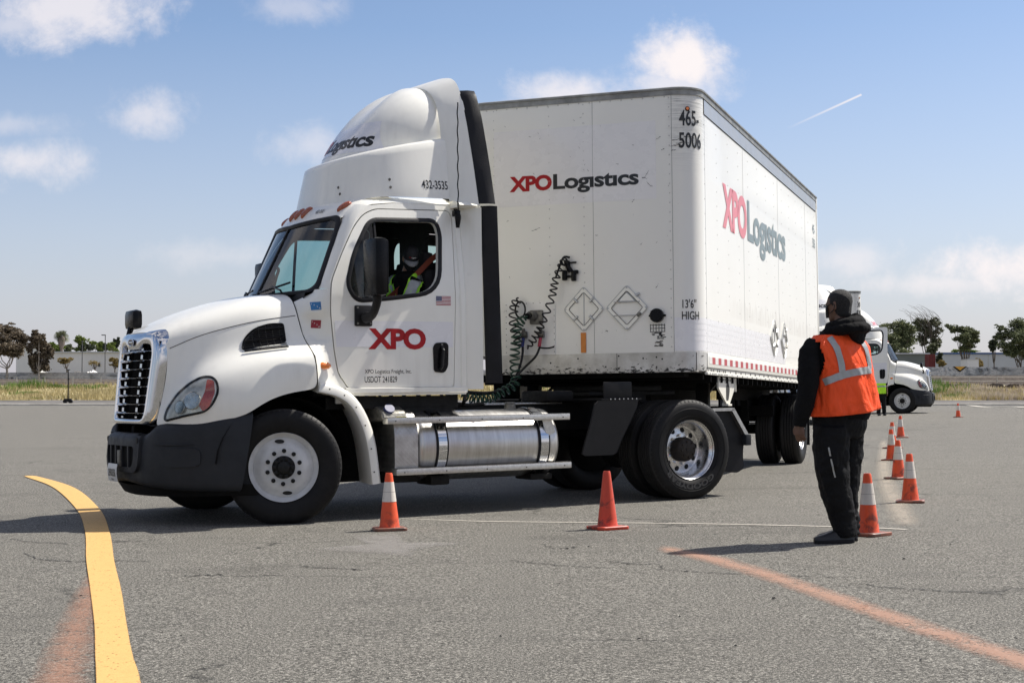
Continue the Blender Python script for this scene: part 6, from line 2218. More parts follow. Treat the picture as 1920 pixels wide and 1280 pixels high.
# face mask with ear loop
mb = MB()
rows = []
for z, w_ in ((-.085, .040), (-.06, .062), (-.03, .072), (.0, .070)):
    rows.append([HP((w_ + .004) * sin(a), .016 + (.078 + (.005 if abs(a) < .3 else 0)) * cos(a) + (.004 if z < 0 else 0), z + .012 * (1 - cos(a))) for a in [-1.15 + 2.3 * i / 14 for i in range(15)]])
mb.grid(rows)
for sx_ in (-1, 1): mb.tube([HP(sx_ * .072, .045, .0), HP(sx_ * .082, .008, .02), HP(sx_ * .085, -.022, .0), HP(sx_ * .080, -.01, -.03), HP(sx_ * .070, .03, -.055)], .003, 5)
mb.build('face_mask', 'mask_black', man, angle=180)
# hoodie: torso, sleeves, hood bunched at the neck
mb = MB()
mb.loft([ering(c_, rx, ry, YA, 28) for c_, rx, ry in (((.045, .0, .885), .218, .165), ((.040, 0, .93), .235, .180), ((.035, 0, 1.08), .238, .185), ((.03, 0, 1.24), .238, .180), ((.015, 0, 1.36), .240, .165), ((.005, 0, 1.43), .225, .14), ((.0, 0, 1.485), .165, .11), ((0, 0, 1.53), .09, .085))])
mb.tube([(-.170, -.09, 1.435), (-.208, -.125, 1.38), (-.228, -.165, 1.25), (-.238, -.185, 1.12), (-.262, -.182, 1.0), (-.288, -.165, .92), (-.297, -.16, .875)], [.068, .078, .080, .075, .068, .060, .046], 16)
mb.tube([(-.294, -.161, .895), (-.301, -.16, .845)], [.052, .045], 14)
mb.tube([(.165, .105, 1.435), (.205, .145, 1.38), (.225, .165, 1.25), (.225, .17, 1.12), (.20, .13, .92), (.19, .115, .87)], [.068, .078, .080, .075, .06, .048], 16)
fuse('hoodie', mb, 'hoodie_black', man, .008, 4, .018, .07)
mb = MB()
# hood: thick collar ring round the neck and the pouch hanging down the back
hb = Vector((.86, -.50, 0)).normalized()      # direction of the back of the head
HO = Vector((.035, -.01, 0))
def hp(a, r_, z): return Vector((cos(a) * r_, sin(a) * r_, z)) + hb * .03 + HO
ring = []
for k in range(24):
    a = 2 * pi * k / 24
    d_ = Vector((cos(a), sin(a), 0)).dot(hb)
    ring.append(hp(a, .112 + .014 * d_, 1.575 + .020 * d_ - .0 * (1 - d_)))
mb.tube(ring, .038, 10, closed=True)
mb.tube([p + Vector((0, 0, -.045)) + (p - Vector((hb.x * .03 + HO.x, hb.y * .03 + HO.y, p.z))) * .25 for p in ring], .040, 10, closed=True)
pb = hb * .10
for (cz_, off, rx, ry, rz) in ((1.60, .10, .060, .085, .040), (1.555, .13, .055, .120, .050), (1.51, .12, .050, .115, .055), (1.47, .12, .045, .080, .045), (1.445, .115, .035, .040, .03), (1.60, .05, .09, .11, .03)):
    rx *= 1.12; ry *= 1.15; c_ = HO + Vector((.012, 0, cz_)) + hb * off; t_ = Vector((-hb.y, hb.x, 0))
    rgs = []
    for i in range(1, 8):
        ph = -pi / 2 + pi * i / 8
        rgs.append([c_ + (hb * cos(q) * rx + t_ * sin(q) * ry) * cos(ph) + Vector((0, 0, rz * sin(ph))) for q in [2 * pi * k / 16 for k in range(16)]])
    mb.loft(rgs)
mb.tube([HO + Vector((0, 0, 1.635)) + hb * .06 + Vector((.5, .86, 0)) * .08, HO + Vector((0, 0, 1.64)) + hb * .13, HO + Vector((0, 0, 1.62)) + hb * .145 + Vector((.3, .3, 0)) * .1], [.022, .026, .018], 10)
fuse('hood', mb, 'hoodie_black', man, .007, 5, .016, .05)
# vest: shell over the hoodie with arm openings and flared hem
from mathutils import noise as mnoise
def vest_ring(z):
    tab = [(.945, .050, .268, .246), (1.02, .045, .266, .238), (1.12, .040, .262, .226), (1.24, .032, .260, .210), (1.34, .022, .276, .196), (1.41, .018, .280, .178), (1.455, .014, .252, .154), (1.495, .010, .185, .125)]
    return interp([(a, b) for a, b, c_, d_ in tab], z), interp([(a, c_) for a, b, c_, d_ in tab], z), interp([(a, d_) for a, b, c_, d_ in tab], z)
NV, MV = 120, 46
grid_ = []
for j in range(MV):
    t_ = j / (MV - 1); z = .94 + (1.50 - .94) * t_
    cx, rx, ry = vest_ring(z); row = []
    for k in range(NV):
        q = 2 * pi * k / NV
        fold = .010 * mnoise.noise(Vector((cos(q) * 3.5, sin(q) * 3.5, z * 2.2 + q * .6))) + .012 * (1 - t_) ** 2 * sin(q * 7 + 3 * t_) + .009 * mnoise.noise(Vector((cos(q) * 9 + z * 7, sin(q) * 9, z * 9)))
        crease = .012 * abs(mnoise.noise(Vector((cos(q) * 6 + z * 5, sin(q) * 6 - z * 5, z * 4)))) 
        r_ = 1 + (fold - crease) / .2
        x, y = rx * r_ * cos(q), ry * r_ * sin(q)
        P = Vector((cx + x * cos(YA) - y * sin(YA), x * sin(YA) + y * cos(YA), z - .028 * (1 - t_) * cos(q - pi)))
        row.append(P)
    grid_.append(row)
verts = [p for r_ in grid_ for p in r_]; faces = []
for j in range(MV - 1):
    z = .94 + .56 * (j + .5) / (MV - 1)
    for k in range(NV):
        q = 2 * pi * (k + .5) / NV
        side_a = min(abs((q + pi) % (2 * pi) - pi), abs((q) % (2 * pi) - pi))      # angle to the shoulder line
        # arm opening: wide teardrop
        if 1.20 < z < 1.445 and side_a < .46 * sin(pi * min(.75, (z - 1.20) / .29)) ** .7: continue
        faces.append((j * NV + k, j * NV + (k + 1) % NV, (j + 1) * NV + (k + 1) % NV, (j + 1) * NV + k))
mb = MB(); mb.add(verts, faces)
vest = mb.build('vest', 'vest_orange', man, angle=180)
bmv = bmesh.new(); bmv.from_mesh(vest.data)
bmesh.ops.delete(bmv, geom=[v for v in bmv.verts if not v.link_faces], context='VERTS'); bmv.to_mesh(vest.data); bmv.free()
so = vest.modifiers.new('s', 'SOLIDIFY'); so.thickness = .004; so.offset = 1
bake(vest)
VB = bvh_of(vest)
def on_vest(x, z, off=.006):
    hit = VB.ray_cast(Vector((x, -2, z)), Vector((0, 1, 0)))
    if not hit[0]: return None
    n_ = hit[1] if hit[1].y < 0 else -hit[1]
    return hit[0] + n_ * off
def tape(path, w_, nm='reflective_band'):
    pts = spline([(a, 0, b) for a, b in path], 40); rows = []
    for i, p in enumerate(pts):
        q = (pts[min(39, i + 1)] - pts[max(0, i - 1)]); n_ = Vector((-q.z, 0, q.x)).normalized()
        row = [on_vest(p.x + n_.x * w_ * k, p.z + n_.z * w_ * k) for k in (-.5, -.25, 0, .25, .5)]
        if any(r_ is None for r_ in row): continue
        if rows and (row[2] - rows[-1][2]).length > .05: rows = rows if len(rows) > 12 else []
        rows.append(row)
    mb = MB(); mb.grid(rows); o = mb.build(nm, 'silver_tape', vest, angle=180)
    return o
tape([(-.125, 1.160), (-.04, 1.195), (.06, 1.222), (.16, 1.238), (.235, 1.245)], .052)
tape([(-.075, 1.480), (-.035, 1.40), (-.008, 1.30), (-.002, 1.232)], .047)
tape([(.175, 1.455), (.208, 1.39), (.222, 1.31), (.224, 1.25)], .038)
# trousers
mb = MB()
mb.loft([ering(c_, rx, ry, YA, 24) for c_, rx, ry in (((.03, 0, .98), .215, .165), ((.025, 0, .90), .222, .175), ((.02, 0, .82), .215, .172), ((.02, 0, .76), .19, .15))])
mb.tube([(-.055, -.09, .84), (-.062, -.09, .70), (-.058, -.08, .56), (-.036, -.07, .40), (-.002, -.062, .26), (.022, -.06, .16), (.038, -.06, .10), (.045, -.06, .045)], [.125, .132, .124, .114, .100, .088, .084, .074], 20)
mb.tube([(.105, .09, .84), (.105, .09, .70), (.100, .085, .56), (.088, .08, .40), (.085, .075, .26), (.085, .075, .16), (.09, .075, .10), (.092, .075, .045)], [.118, .112, .098, .085, .078, .075, .076, .068], 20)
for k, (z, r_) in enumerate(((.19, .088), (.145, .090), (.105, .088), (.07, .082))):
    for cx, cy in ((.026 + .004 * k, -.06), (.088, .075)):
        mb.tube([(cx + (r_ - .018) * cos(q), cy + (r_ - .018) * sin(q), z + .012 * sin(2 * q + k * 1.7)) for q in [2 * pi * i / 18 for i in range(18)]], .018, 6, closed=True)
mb.box((-.155, -.20, .55), (-.02, -.13, .70), ch=.02, rot=Matrix.Rotation(-.5, 3, 'Z'))
tro = fuse('trousers', mb, 'trouser_black', man, .008, 3, .026, .075)
TB = bvh_of(tro)
rows = []
for i in range(22):
    t_ = i / 21; x, z = -.105 + .045 * t_ ** 1.2, .695 - .215 * t_
    row = []
    for dx in (-.0055, .0055):
        hit = TB.ray_cast(Vector((x + dx, -2, z)), Vector((0, 1, 0))); row.append(hit[0] + Vector((0, -.004, 0)) if hit[0] else Vector((x + dx, -.2, z)))
    if i != 7: rows.append(row)
    else:
        mb = MB(); mb.grid(rows); mb.build('trouser_stripe', 'silver_tape', tro); rows = []
mb = MB(); mb.grid(rows); mb.build('trouser_stripe', 'silver_tape', tro)
# shoes
for (cx, cy, yaw) in ((-.03, -.065, radians(184)), (.03, .085, radians(170))):
    M = Matrix.Translation((cx, cy, 0)) @ Matrix.Rotation(yaw, 4, 'Z')
    mb = MB(M)
    sec = [(-.125, .028, .075, .01), (-.11, .040, .10, 0), (-.06, .045, .115, 0), (-.0, .044, .105, 0), (.05, .046, .082, 0), (.10, .052, .066, 0), (.14, .046, .056, 0), (.165, .022, .042, .008)]
    rings = []
    for x, w_, h_, lift in sec:
        rings.append([Vector((x, w_ * cos(q) * (1 if sin(q) < 0 else .92), .026 + lift * .3 + (h_ - .026) * max(0, sin(q)) ** .8 - .012 * max(0, -sin(q)))) for q in [2 * pi * k / 20 for k in range(20)]])
    mb.loft(rings)
    sh = mb.build('shoe', 'shoe_black', man, angle=50)
    mb = MB(M)
    mb.loft([[(x, s_ * w_ * 1.04, z) for s_ in (-1, 1) for z in ((.002, .026) if s_ < 0 else (.026, .002))] for x, w_, h_, l_ in sec], closed=True)
    mb.build('sole', 'rubber', sh, bevel=.003)

# ---- person by the far truck
def far_person(M, label, cat='person'):
    p_ = empty('person', M, label, cat)
    mb = MB(); head_mesh(mb, (0, 0, 1.62), (.9, .3, 0), 1.0)
    mb.loft([ering((0, 0, z), a, b) for z, a, b in ((.85, .14, .10), (1.1, .15, .10), (1.36, .16, .10), (1.42, .06, .06))])
    mb.tube([(.18, .0, 1.36), (.215, -.02, 1.10), (.225, -.06, .86)], [.042, .036, .028], 10)
    mb.tube([(-.18, .0, 1.36), (-.21, .02, 1.10), (-.20, -.02, .86)], [.042, .036, .028], 10)
    mb.tube([(-.08, 0, .88), (-.09, 0, .45), (-.085, .02, .06)], [.07, .05, .04], 10); mb.tube([(.08, 0, .88), (.10, 0, .45), (.12, .02, .06)], [.07, .05, .04], 10)
    hand(mb, (.225, -.062, .85), (0, -.05, -1), (0, -1, 0), (-1, 0, 0), .95); hand(mb, (-.2, -.02, .85), (0, 0, -1), (0, -1, 0), (1, 0, 0), .95)
    fuse('body', mb, 'skin_brown', p_, .008, 2)
    mb = MB()
    mb.loft([ering((0, 0, z), a, b) for z, a, b in ((.80, .205, .15), (1.0, .20, .145), (1.25, .205, .14), (1.36, .19, .115), (1.42, .10, .08))])
    v_ = fuse('vest', mb, 'vest_yellow', p_, .012, 3, .02, .1)
    mb = MB(); mb.loft([ering((0, 0, z), a, b, n=32) for z, a, b in ((1.045, .214, .158), (1.095, .214, .158))], caps=False); mb.build('reflective_band', 'silver_tape', v_)
    mb = MB()
    for sg in (-1, 1): mb.tube([(sg * .17, 0, 1.37), (sg * .20, 0, 1.25), (sg * .212, -.01, 1.12)], [.062, .06, .056], 12)
    fuse('sleeve', mb, 'hoodie_black', p_, .012, 2)
    mb = MB(); mb.loft([ering((0, 0, z), a, b) for z, a, b in ((.90, .17, .12), (.80, .18, .125), (.74, .16, .11))])
    mb.tube([(-.085, 0, .80), (-.09, -.01, .45), (-.085, .02, .07)], [.105, .085, .07], 14); mb.tube([(.085, 0, .80), (.105, -.01, .45), (.12, .02, .07)], [.105, .085, .07], 14)
    fuse('trousers', mb, 'trouser_black', p_, .012, 3, .03, .1)
    for x in (-.085, .12):
        mb = MB(); mb.loft([[(x + w_ * cos(q), y, .045 + h_ * sin(q)) for q in [2 * pi * k / 12 for k in range(12)]] for y, w_, h_ in ((.10, .03, .03), (.05, .048, .045), (-.06, .05, .042), (-.15, .045, .035), (-.19, .02, .02))]); mb.build('shoe', 'shoe_black', p_)
    return p_

# ---- driver at the open window
driver = empty('person', TRUCK_M @ Matrix.Translation((1.42, -.52, 1.70)), 'driver in black cap, face mask and lime vest looking down out of the cab window', 'person')
mb = MB()
hf = Vector((-.30, -.72, -.62))
hu = Vector((-.10, -.55, .83))
DP = head_mesh(mb, (.035, -.16, .685), hf, .95, hu)
mb.loft([ering((x, y, z), a, b, radians(75)) for x, y, z, a, b in ((.12, .02, .0, .17, .13), (.09, .0, .2, .18, .13), (.06, -.03, .4, .19, .12), (.04, -.07, .52, .15, .10), (.03, -.10, .58, .06, .06))])
mb.tube([(.02, .08, .50), (-.16, .12, .34), (-.36, .06, .28)], [.05, .042, .03], 10)
mb.tube([(.06, -.22, .48), (-.06, -.26, .24), (-.24, -.18, .18)], [.05, .042, .03], 10)
hand(mb, (-.36, .06, .28), (-1, -.1, .1), (0, -.3, 1), (0, -1, -.2), .95); hand(mb, (-.24, -.18, .18), (-1, .2, .05), (0, .3, 1), (0, 1, -.2), .95)
mb.tube([(.10, -.08, .02), (-.28, -.10, .04), (-.40, -.10, -.30)], [.085, .075, .05], 12); mb.tube([(.10, .12, .02), (-.28, .12, .04), (-.40, .12, -.30)], [.085, .075, .05], 12)
fuse('body', mb, 'skin_light', driver, .007, 3)
mb = MB()
mb.loft([ering((x, y, z), a, b, radians(75), 24) for x, y, z, a, b in ((.12, .02, -.04, .20, .16), (.09, .0, .2, .21, .16), (.06, -.03, .4, .22, .15), (.04, -.07, .52, .18, .13), (.03, -.10, .575, .10, .09))])
mb.tube([(.03, .08, .50), (-.15, .12, .35), (-.34, .07, .28)], [.08, .07, .05], 14); mb.tube([(.06, -.22, .48), (-.06, -.26, .24), (-.23, -.19, .18)], [.08, .07, .05], 14)
jk = fuse('jacket', mb, 'hoodie_black', driver, .010, 3, .02, .07)
JB = bvh_of(jk)
# lime shoulder bands with silver centre
def shoulder(path, w_, nm):
    pts = spline(path, 22); 
    for mt, k0, k1, off in (('hi_vis_yellow', -.5, .5, .012), ('silver_tape', -.27, .22, .016)):
        rows = []
        for i, p in enumerate(pts):
            q = (pts[min(21, i + 1)] - pts[max(0, i - 1)]).normalized()
            near_ = JB.find_nearest(p); n_ = (p - near_[0]); n_ = n_.normalized() if n_.length > 1e-4 else near_[1]
            if n_.dot(near_[1]) < 0: n_ = near_[1]
            b_ = q.cross(n_).normalized(); row = []
            for k in (k0, (k0 + k1) / 2, k1):
                h_ = JB.find_nearest(p + b_ * w_ * k); row.append(h_[0] + h_[1] * off)
            rows.append(row)
        mb = MB(); mb.grid(rows); o = mb.build(nm if mt[0] == 'h' else 'reflective_band', mt, driver, angle=180)
shoulder([(.17, -.16, .50), (.08, -.24, .50), (.0, -.28, .42), (-.06, -.27, .28), (-.10, -.22, .10)], .13, 'vest_band')
shoulder([(.10, .13, .50), (-.02, .10, .53), (-.12, .02, .46), (-.13, -.06, .30), (-.12, -.08, .10)], .13, 'vest_band')
mb = MB(); rings = []
for z, rx, ry, oy in [(.022, .080, .100, -.010), (.03, .082, .102, -.010), (.065, .080, .100, -.012), (.10, .066, .084, -.014), (.125, .040, .052, -.014), (.133, .012, .016, -.014)]:
    rings.append([DP(rx * cos(q), oy + ry * sin(q), z) for q in [2 * pi * k / 28 for k in range(28)]])
mb.loft(rings); cap_ = mb.build('cap', 'cap_black', driver, angle=180)
mb = MB(); rows = []
for t_ in (0, .35, .7, 1):
    rows.append([DP((.076 + .004 * t_) * sin(a), .0 + (.092 + .075 * t_ * (.35 + .65 * cos(a))) * cos(a), .030 - .022 * t_ * t_ - .012 * sin(a) ** 2) for a in [-1.15 + 2.3 * i / 16 for i in range(17)]])
mb.grid(rows); o = mb.build('cap_peak', 'cap_grey', cap_, angle=180); so = o.modifiers.new('s', 'SOLIDIFY'); so.thickness = .006; bake(o)
for s_, m_, x0 in (('XPO', 'logo_red', .040), ('Logistics', 'sticker_white', .008)):
    V1, F1, w_ = text2d(s_, .013, .03, width=.030 if s_ == 'XPO' else .052)
    put([(a, b) for a, b in V1], F1, lambda a, b: DP(.084 * sin((x0 - a) / .09), -.010 + .1045 * cos((x0 - a) / .09), .062 + b), 'cap_text', m_, cap_, step=.01)
mb = MB(); rows = []
for z, w_ in ((-.10, .038), (-.07, .062), (-.04, .073), (-.008, .070)):
    rows.append([DP((w_ + .004) * sin(a), .014 + (.078 + (.016 if abs(a) < .3 else 0)) * cos(a), z + .012 * (1 - cos(a))) for a in [-1.2 + 2.4 * i / 14 for i in range(15)]])
mb.grid(rows); mb.build('face_mask', 'mask_black', driver, angle=180)
mb = MB(); rows = []
for p in spline([(1.74, -.80, 2.46), (1.62, -.78, 2.38), (1.50, -.76, 2.26), (1.38, -.70, 2.14), (1.28, -.56, 2.02), (1.22, -.42, 1.92)], 16):
    rows.append([p + Vector((.010, 0, -.026)), p, p + Vector((-.010, 0, .026))])
mb.grid(rows); sb = mb.build('seat_belt', 'strap_red', truck, angle=180)


# ------------------------------------------------------------------ the other trucks
SK = {'door_logo', 'door_text', 'flag_sticker', 'fairing_number', 'roof_number', 'permit_sticker', 'coiled_hose', 'air_line', 'seat_belt', 'number_plate', 'antenna'}
t2 = copy_tree(truck, skip=SK)
YAW2 = radians(161)
R2 = Matrix.Rotation(YAW2, 4, 'Z')
off2 = R2 @ Vector((0, 1.05, 0))
t2.matrix_world = LOT @ Matrix.Translation((15.14 - off2.x, 57.0 - off2.y, 0)) @ R2
tag(t2, 'far white day-cab truck facing right, hood mirror on a stalk, beyond the cones', 'truck')
t3 = copy_tree(truck, skip=SK - {'antenna'})
M3 = LOT @ Matrix.Translation((8.72, 43.3, 0)) @ Matrix.Rotation(radians(75), 4, 'Z')
t3.matrix_world = M3
tag(t3, 'white truck nose-on behind the standing man, roof dome beside his head, door open', 'truck')
for t_, ang in ((t2, -2), (t3, 0)):
    for ch in children(t_):
        if ch.name.startswith('steer_wheel'):
            ch.rotation_euler = (0, radians(15), radians(180) if ch.location.y > 0 else 0)
for ch in children(t3):
    if ch.name.split('.')[0] == 'door_mirror' and sum(v.co.y for v in ch.data.vertices) < 0:
        for g_ in children(ch): bpy.data.objects.remove(g_)
        bpy.data.objects.remove(ch); continue
    if ch.name.split('.')[0] == 'door':
        ys_ = [v.co.y for v in ch.data.vertices]
        if sum(ys_) < 0:
            H_ = Vector((.47, -1.05, 0)); 
            ch.matrix_local = Matrix.Translation(H_) @ Matrix.Rotation(radians(-82), 4, 'Z') @ Matrix.Translation(-H_)
tr3 = copy_tree(trailer, skip={'trailer_number', 'scuff_marks'})
tr3.matrix_world = M3 @ Matrix.Translation((4.10, 0, 0)) @ Matrix.Rotation(radians(23), 4, 'Z') @ Matrix.Translation((-.91, 0, 0))
tag(tr3, 'white box trailer numbered 830 at its corner, coupled behind the nose-on truck', 'trailer')
for s_, z, txt, w_ in ((1.10, 3.60, '30', .14), (1.07, 3.34, '830', .22)):
    V1, F1, _w = text2d(txt, .17, .018, width=w_)
    put(V1, F1, lambda a, b: on_skin(.005)(s_ + a, z + b), 'trailer_number', 'logo_black', tr3, step=.04)
far_person(LOT @ Matrix.Translation((13.45, 53.6, 0)), 'person in lime vest and dark trousers standing under the open truck door')


# ------------------------------------------------------------------ background
HOR, FPX = 729.6, 2755.3
def at(px, py, Y):
    """point at distance Y in the direction read off the photograph"""
    return Vector(((px - 960) / FPX * Y, Y, CAM_H + (HOR - py) / FPX * Y))

def m_leaf(name, a, b_, c_):
    m, t, b, out = new_mat(name)
    at_ = t.n.new('ShaderNodeAttribute'); at_.attribute_name = 'tone'
    col = t.ramp(at_.outputs['Fac'], [(0, a), (.5, b_), (1, c_)])
    setb(t, b, color=col, rough=.6, spec=.25)
    tl = t.n.new('ShaderNodeBsdfTranslucent'); t.l.new(col, tl.inputs[0])
    mx = t.n.new('ShaderNodeMixShader'); mx.inputs[0].default_value = .25
    t.l.new(b.outputs[0], mx.inputs[1]); t.l.new(tl.outputs[0], mx.inputs[2]); t.l.new(mx.outputs[0], out.inputs[0])
m_leaf('leaf_green', (.060, .078, .035), (.140, .160, .080), (.250, .270, .140))
m_leaf('leaf_olive', (.065, .075, .038), (.130, .145, .080), (.22, .235, .135))
m_leaf('leaf_eucalyptus', (.060, .048, .034), (.150, .120, .084), (.30, .25, .18))
m_leaf('leaf_bright', (.090, .130, .025), (.160, .210, .045), (.240, .290, .070))
m_leaf('leaf_yellow', (.16, .12, .04), (.28, .21, .08), (.38, .30, .13))
m_leaf('leaf_dark', (.035, .045, .028), (.065, .080, .048), (.11, .125, .070))
m_leaf('grass_blades', (.20, .17, .07), (.42, .35, .18), (.60, .52, .32))
m_leaf('weed_green', (.06, .12, .02), (.12, .20, .04), (.20, .28, .08))
m_leaf('weed_pink', (.30, .24, .18), (.45, .38, .30), (.60, .54, .46))
simple('bark', (.13, .105, .085), .9, 0, .3, 3, .5, 20)
simple('bark_pale', (.42, .37, .31), .85, 0, .3, 3, .4, 20)
simple('wall_white', (.80, .77, .73), .8, 0, .06, .3)
simple('wall_bright', (.78, .77, .74), .8, 0, .05, .3)
simple('wall_green_grey', (.20, .22, .20), .8, 0, .06, .5)
simple('roof_light', (.55, .56, .57), .7, 0, .08, .2)
simple('trim_blue', (.06, .12, .28), .6)
simple('window_dark', (.03, .035, .04), .3)
simple('container_red', (.16, .022, .02), .6, 0, .2, 2)
simple('ballast', (.115, .095, .080), .95, 0, .3, 3, .8, 8)
simple('galvanised', (.40, .40, .38), .5, .3, .1, 5)
simple('pole_grey', (.12, .12, .12), .6, 0, .1, 5)
simple('sign_yellow', (.75, .38, .04), .5)
def m_graffiti():
    m, t, b, out = new_mat('graffiti_wall')
    co = t.coord('Object')
    n = t.noise(t.scale(co, (.35, 1, .9)), 1.1, 3, .6, 1.5); n2 = t.noise(co, 3.2, 4, .6, .8); n3 = t.noise(t.scale(co, (.12, 1, .2)), 1, 2, .5)
    c = t.ramp(n, [(.38, (.07, .075, .08)), (.44, (.34, .36, .38)), (.50, (.58, .58, .57)), (.58, (.66, .64, .61)), (.66, (.42, .44, .48))], 'EASE')
    c = t.mix(t.maprange(n2, .50, .62, 0, .65), c, (.30, .29, .27))
    c = t.mix(t.maprange(n2, .40, .34, 0, .8), c, (.03, .03, .035))
    c = t.mix(t.maprange(n3, .45, .6, 0, .5), c, (.36, .34, .31))
    setb(t, b, color=c, rough=.85)
m_graffiti()

def leaf_cloud(name, blobs, n, size, mat, parent, seed=1, droop=0.0, flat=1.0):
    """many leaf-sized faces in uneven clumps spread through the volume of the blobs"""
    rnd = random.Random(seed); V = []; F = []; T = []
    sub = []
    for (cx, cy, cz_, rx, ry, rz) in blobs:
        for _ in range(4):
            k = rnd.uniform(.48, .85)
            sub.append((cx + rnd.uniform(-.75, .75) * rx, cy + rnd.uniform(-.6, .6) * ry, cz_ + rnd.uniform(-.7, .7) * rz, rx * k, ry * k, rz * k * rnd.uniform(.7, 1.0)))
    blobs = sub
    tot = sum(b_[3] * b_[4] * b_[5] for b_ in blobs)
    for (cx, cy, cz_, rx, ry, rz) in blobs:
        m_ = max(8, int(n * rx * ry * rz / tot)); clumps = []
        for _ in range(max(6, m_ // 14)):
            a = rnd.uniform(0, 2 * pi); h = rnd.uniform(-1, 1); r_ = rnd.random() ** .33 * rnd.uniform(.8, 1.12)
            q = sqrt(1 - h * h); clumps.append((cx + rx * r_ * q * cos(a), cy + ry * r_ * q * sin(a), cz_ + rz * r_ * h, rnd.uniform(-.34, .34), rnd.uniform(.6, 1.5)))
        for _ in range(m_):
            c_ = rnd.choice(clumps); k = .15 * c_[4]
            p = Vector((c_[0] + rnd.gauss(0, rx * k), c_[1] + rnd.gauss(0, ry * k), c_[2] + rnd.gauss(0, rz * k * .8)))
            s = size * rnd.uniform(.5, 1.3)
            d1 = Vector((rnd.gauss(0, 1), rnd.gauss(0, 1), rnd.gauss(0, .7) - droop)).normalized(); d2 = d1.orthogonal().normalized()
            d2 = (Matrix.Rotation(rnd.uniform(0, 6.28), 3, d1) @ d2)
            i = len(V); V += [tuple(p - d1 * s), tuple(p + d2 * s * .5), tuple(p + d1 * s), tuple(p - d2 * s * .5)]
            F.append((i, i + 1, i + 2, i + 3))
            tone = min(1, max(0, .5 + c_[3] + rnd.gauss(0, .16))); T += [tone] * 4
    me = bpy.data.meshes.new(name); me.from_pydata(V, [], F); me.materials.append(MATS[mat])
    a_ = me.attributes.new('tone', 'FLOAT', 'POINT'); a_.data.foreach_set('value', T)
    o = bpy.data.objects.new(name, me); COL.objects.link(o); o.parent = parent
    return o

def tree(name, px0, px1, ytop, ybot, ybase, Y, n, size, mat, label, bark='bark', blobs=None, seed=1, trunks=1, group='trees beyond the grass bank', vase=False, droop=0):
    """crown between two bearings; blobs given in crown units (-1..1)"""
    a, b = at(px0, ytop, Y), at(px1, ybot, Y)
    cx, hw = (a.x + b.x) / 2, abs(b.x - a.x) / 2; cz_, hz = (a.z + b.z) / 2, (a.z - b.z) / 2
    base = at((px0 + px1) / 2, ybase, Y); base.z = max(base.z, 1.3)
    root = empty(name, Matrix.Translation((cx, Y, base.z)), label, 'tree', group)
    rnd = random.Random(seed)
    if blobs is None:
        blobs = []
        for i in range(11):
            r_ = rnd.uniform(.28, .46); an = rnd.uniform(0, 2 * pi); q = rnd.random() ** .5 * (1 - r_)
            blobs.append((q * cos(an), q * sin(an) * .9, r_, r_ * .85))
    bl = [(x * hw, rnd.uniform(-.6, .6) * hw, cz_ + z * hz - base.z, rx * hw * .92, rx * hw * .85, rz * hz * .92) for x, z, rx, rz in blobs]
    leaf_cloud('crown', bl, int(n * 2.3), size * .74, mat, root, seed, droop)
    mb = MB(); th = .010 * (a.z - base.z) + .06
    for k in range(trunks):
        sx_ = (k - (trunks - 1) / 2) * .35 * th
        for (x, y, z, rx, ry, rz) in rnd.sample(bl, min(len(bl), 7 if trunks == 1 else 4)):
            fork = z * rnd.uniform(.25, .45)
            mid = Vector((x * .35 + sx_, y * .3, fork))
            mb.tube(spline([(sx_, 0, -1.2), (sx_ * 1.2, 0, fork * .5), mid, (x * .8, y * .8, z)], 9), [th * (.9 - .085 * i) * (.8 if trunks > 1 else 1) for i in range(9)], 7)
    mb.build('trunk', bark, root)
    return root

# right side
tree('tree', 1628, 1716, 598, 672, 700, 172, 9000, .17, 'leaf_green', 'broad dark green tree rising behind the open truck door', seed=3,
     blobs=[(-.5, .35, .45, .4), (.1, .55, .5, .4), (.55, .2, .42, .4), (.75, -.35, .34, .35), (.3, -.2, .5, .45), (-.2, -.1, .5, .45), (.4, -.65, .35, .28), (-.6, -.4, .4, .4), (.85, .0, .2, .2), (.7, .6, .25, .2)])
tree('tree', 1708, 1774, 590, 672, 700, 175, 6500, .15, 'leaf_olive', 'wispy wind-bent tree with thin bare twigs at its top', seed=5, trunks=3,
     blobs=[(-.3, .5, .35, .3), (.25, .45, .4, .35), (.55, .05, .38, .4), (.0, .0, .4, .4), (-.35, .1, .3, .3), (.3, -.45, .35, .35), (-.05, -.5, .3, .35), (-.7, .62, .25, .12), (.65, -.35, .22, .3)])
tw = empty('tree', Matrix.Translation(at(1741, 640, 175.2)), 'spray of fine bare twigs blown to the left above the wispy tree', 'tree')
mb = MB(); rnd = random.Random(8)
for i in range(46):
    x0 = rnd.uniform(-1.9, 1.7); z0 = rnd.uniform(1.0, 2.4)
    L_ = rnd.uniform(.9, 2.3); mb.tube(spline([(x0 * .7, rnd.uniform(-1, 1), z0 - 1.2), (x0, rnd.uniform(-1, 1), z0), (x0 - L_ * .35, 0, z0 + L_ * .75), (x0 - L_ * .9, 0, z0 + L_ * 1.0)], 6), [.03, .025, .02, .018, .014, .01], 4)
mb.build('branch', 'bark', tw)
tree('tree', 1776, 1842, 607, 660, 700, 170, 8000, .15, 'leaf_green', 'vase-shaped tree with several slender trunks before the long warehouse', seed=9, trunks=4,
     blobs=[(-.55, .55, .42, .38), (-.1, .5, .42, .4), (.4, .3, .42, .42), (.7, -.05, .34, .38), (.1, -.1, .45, .4), (-.35, .0, .35, .35), (.35, -.55, .4, .32), (-.15, -.65, .28, .25), (-.75, .75, .24, .2)])
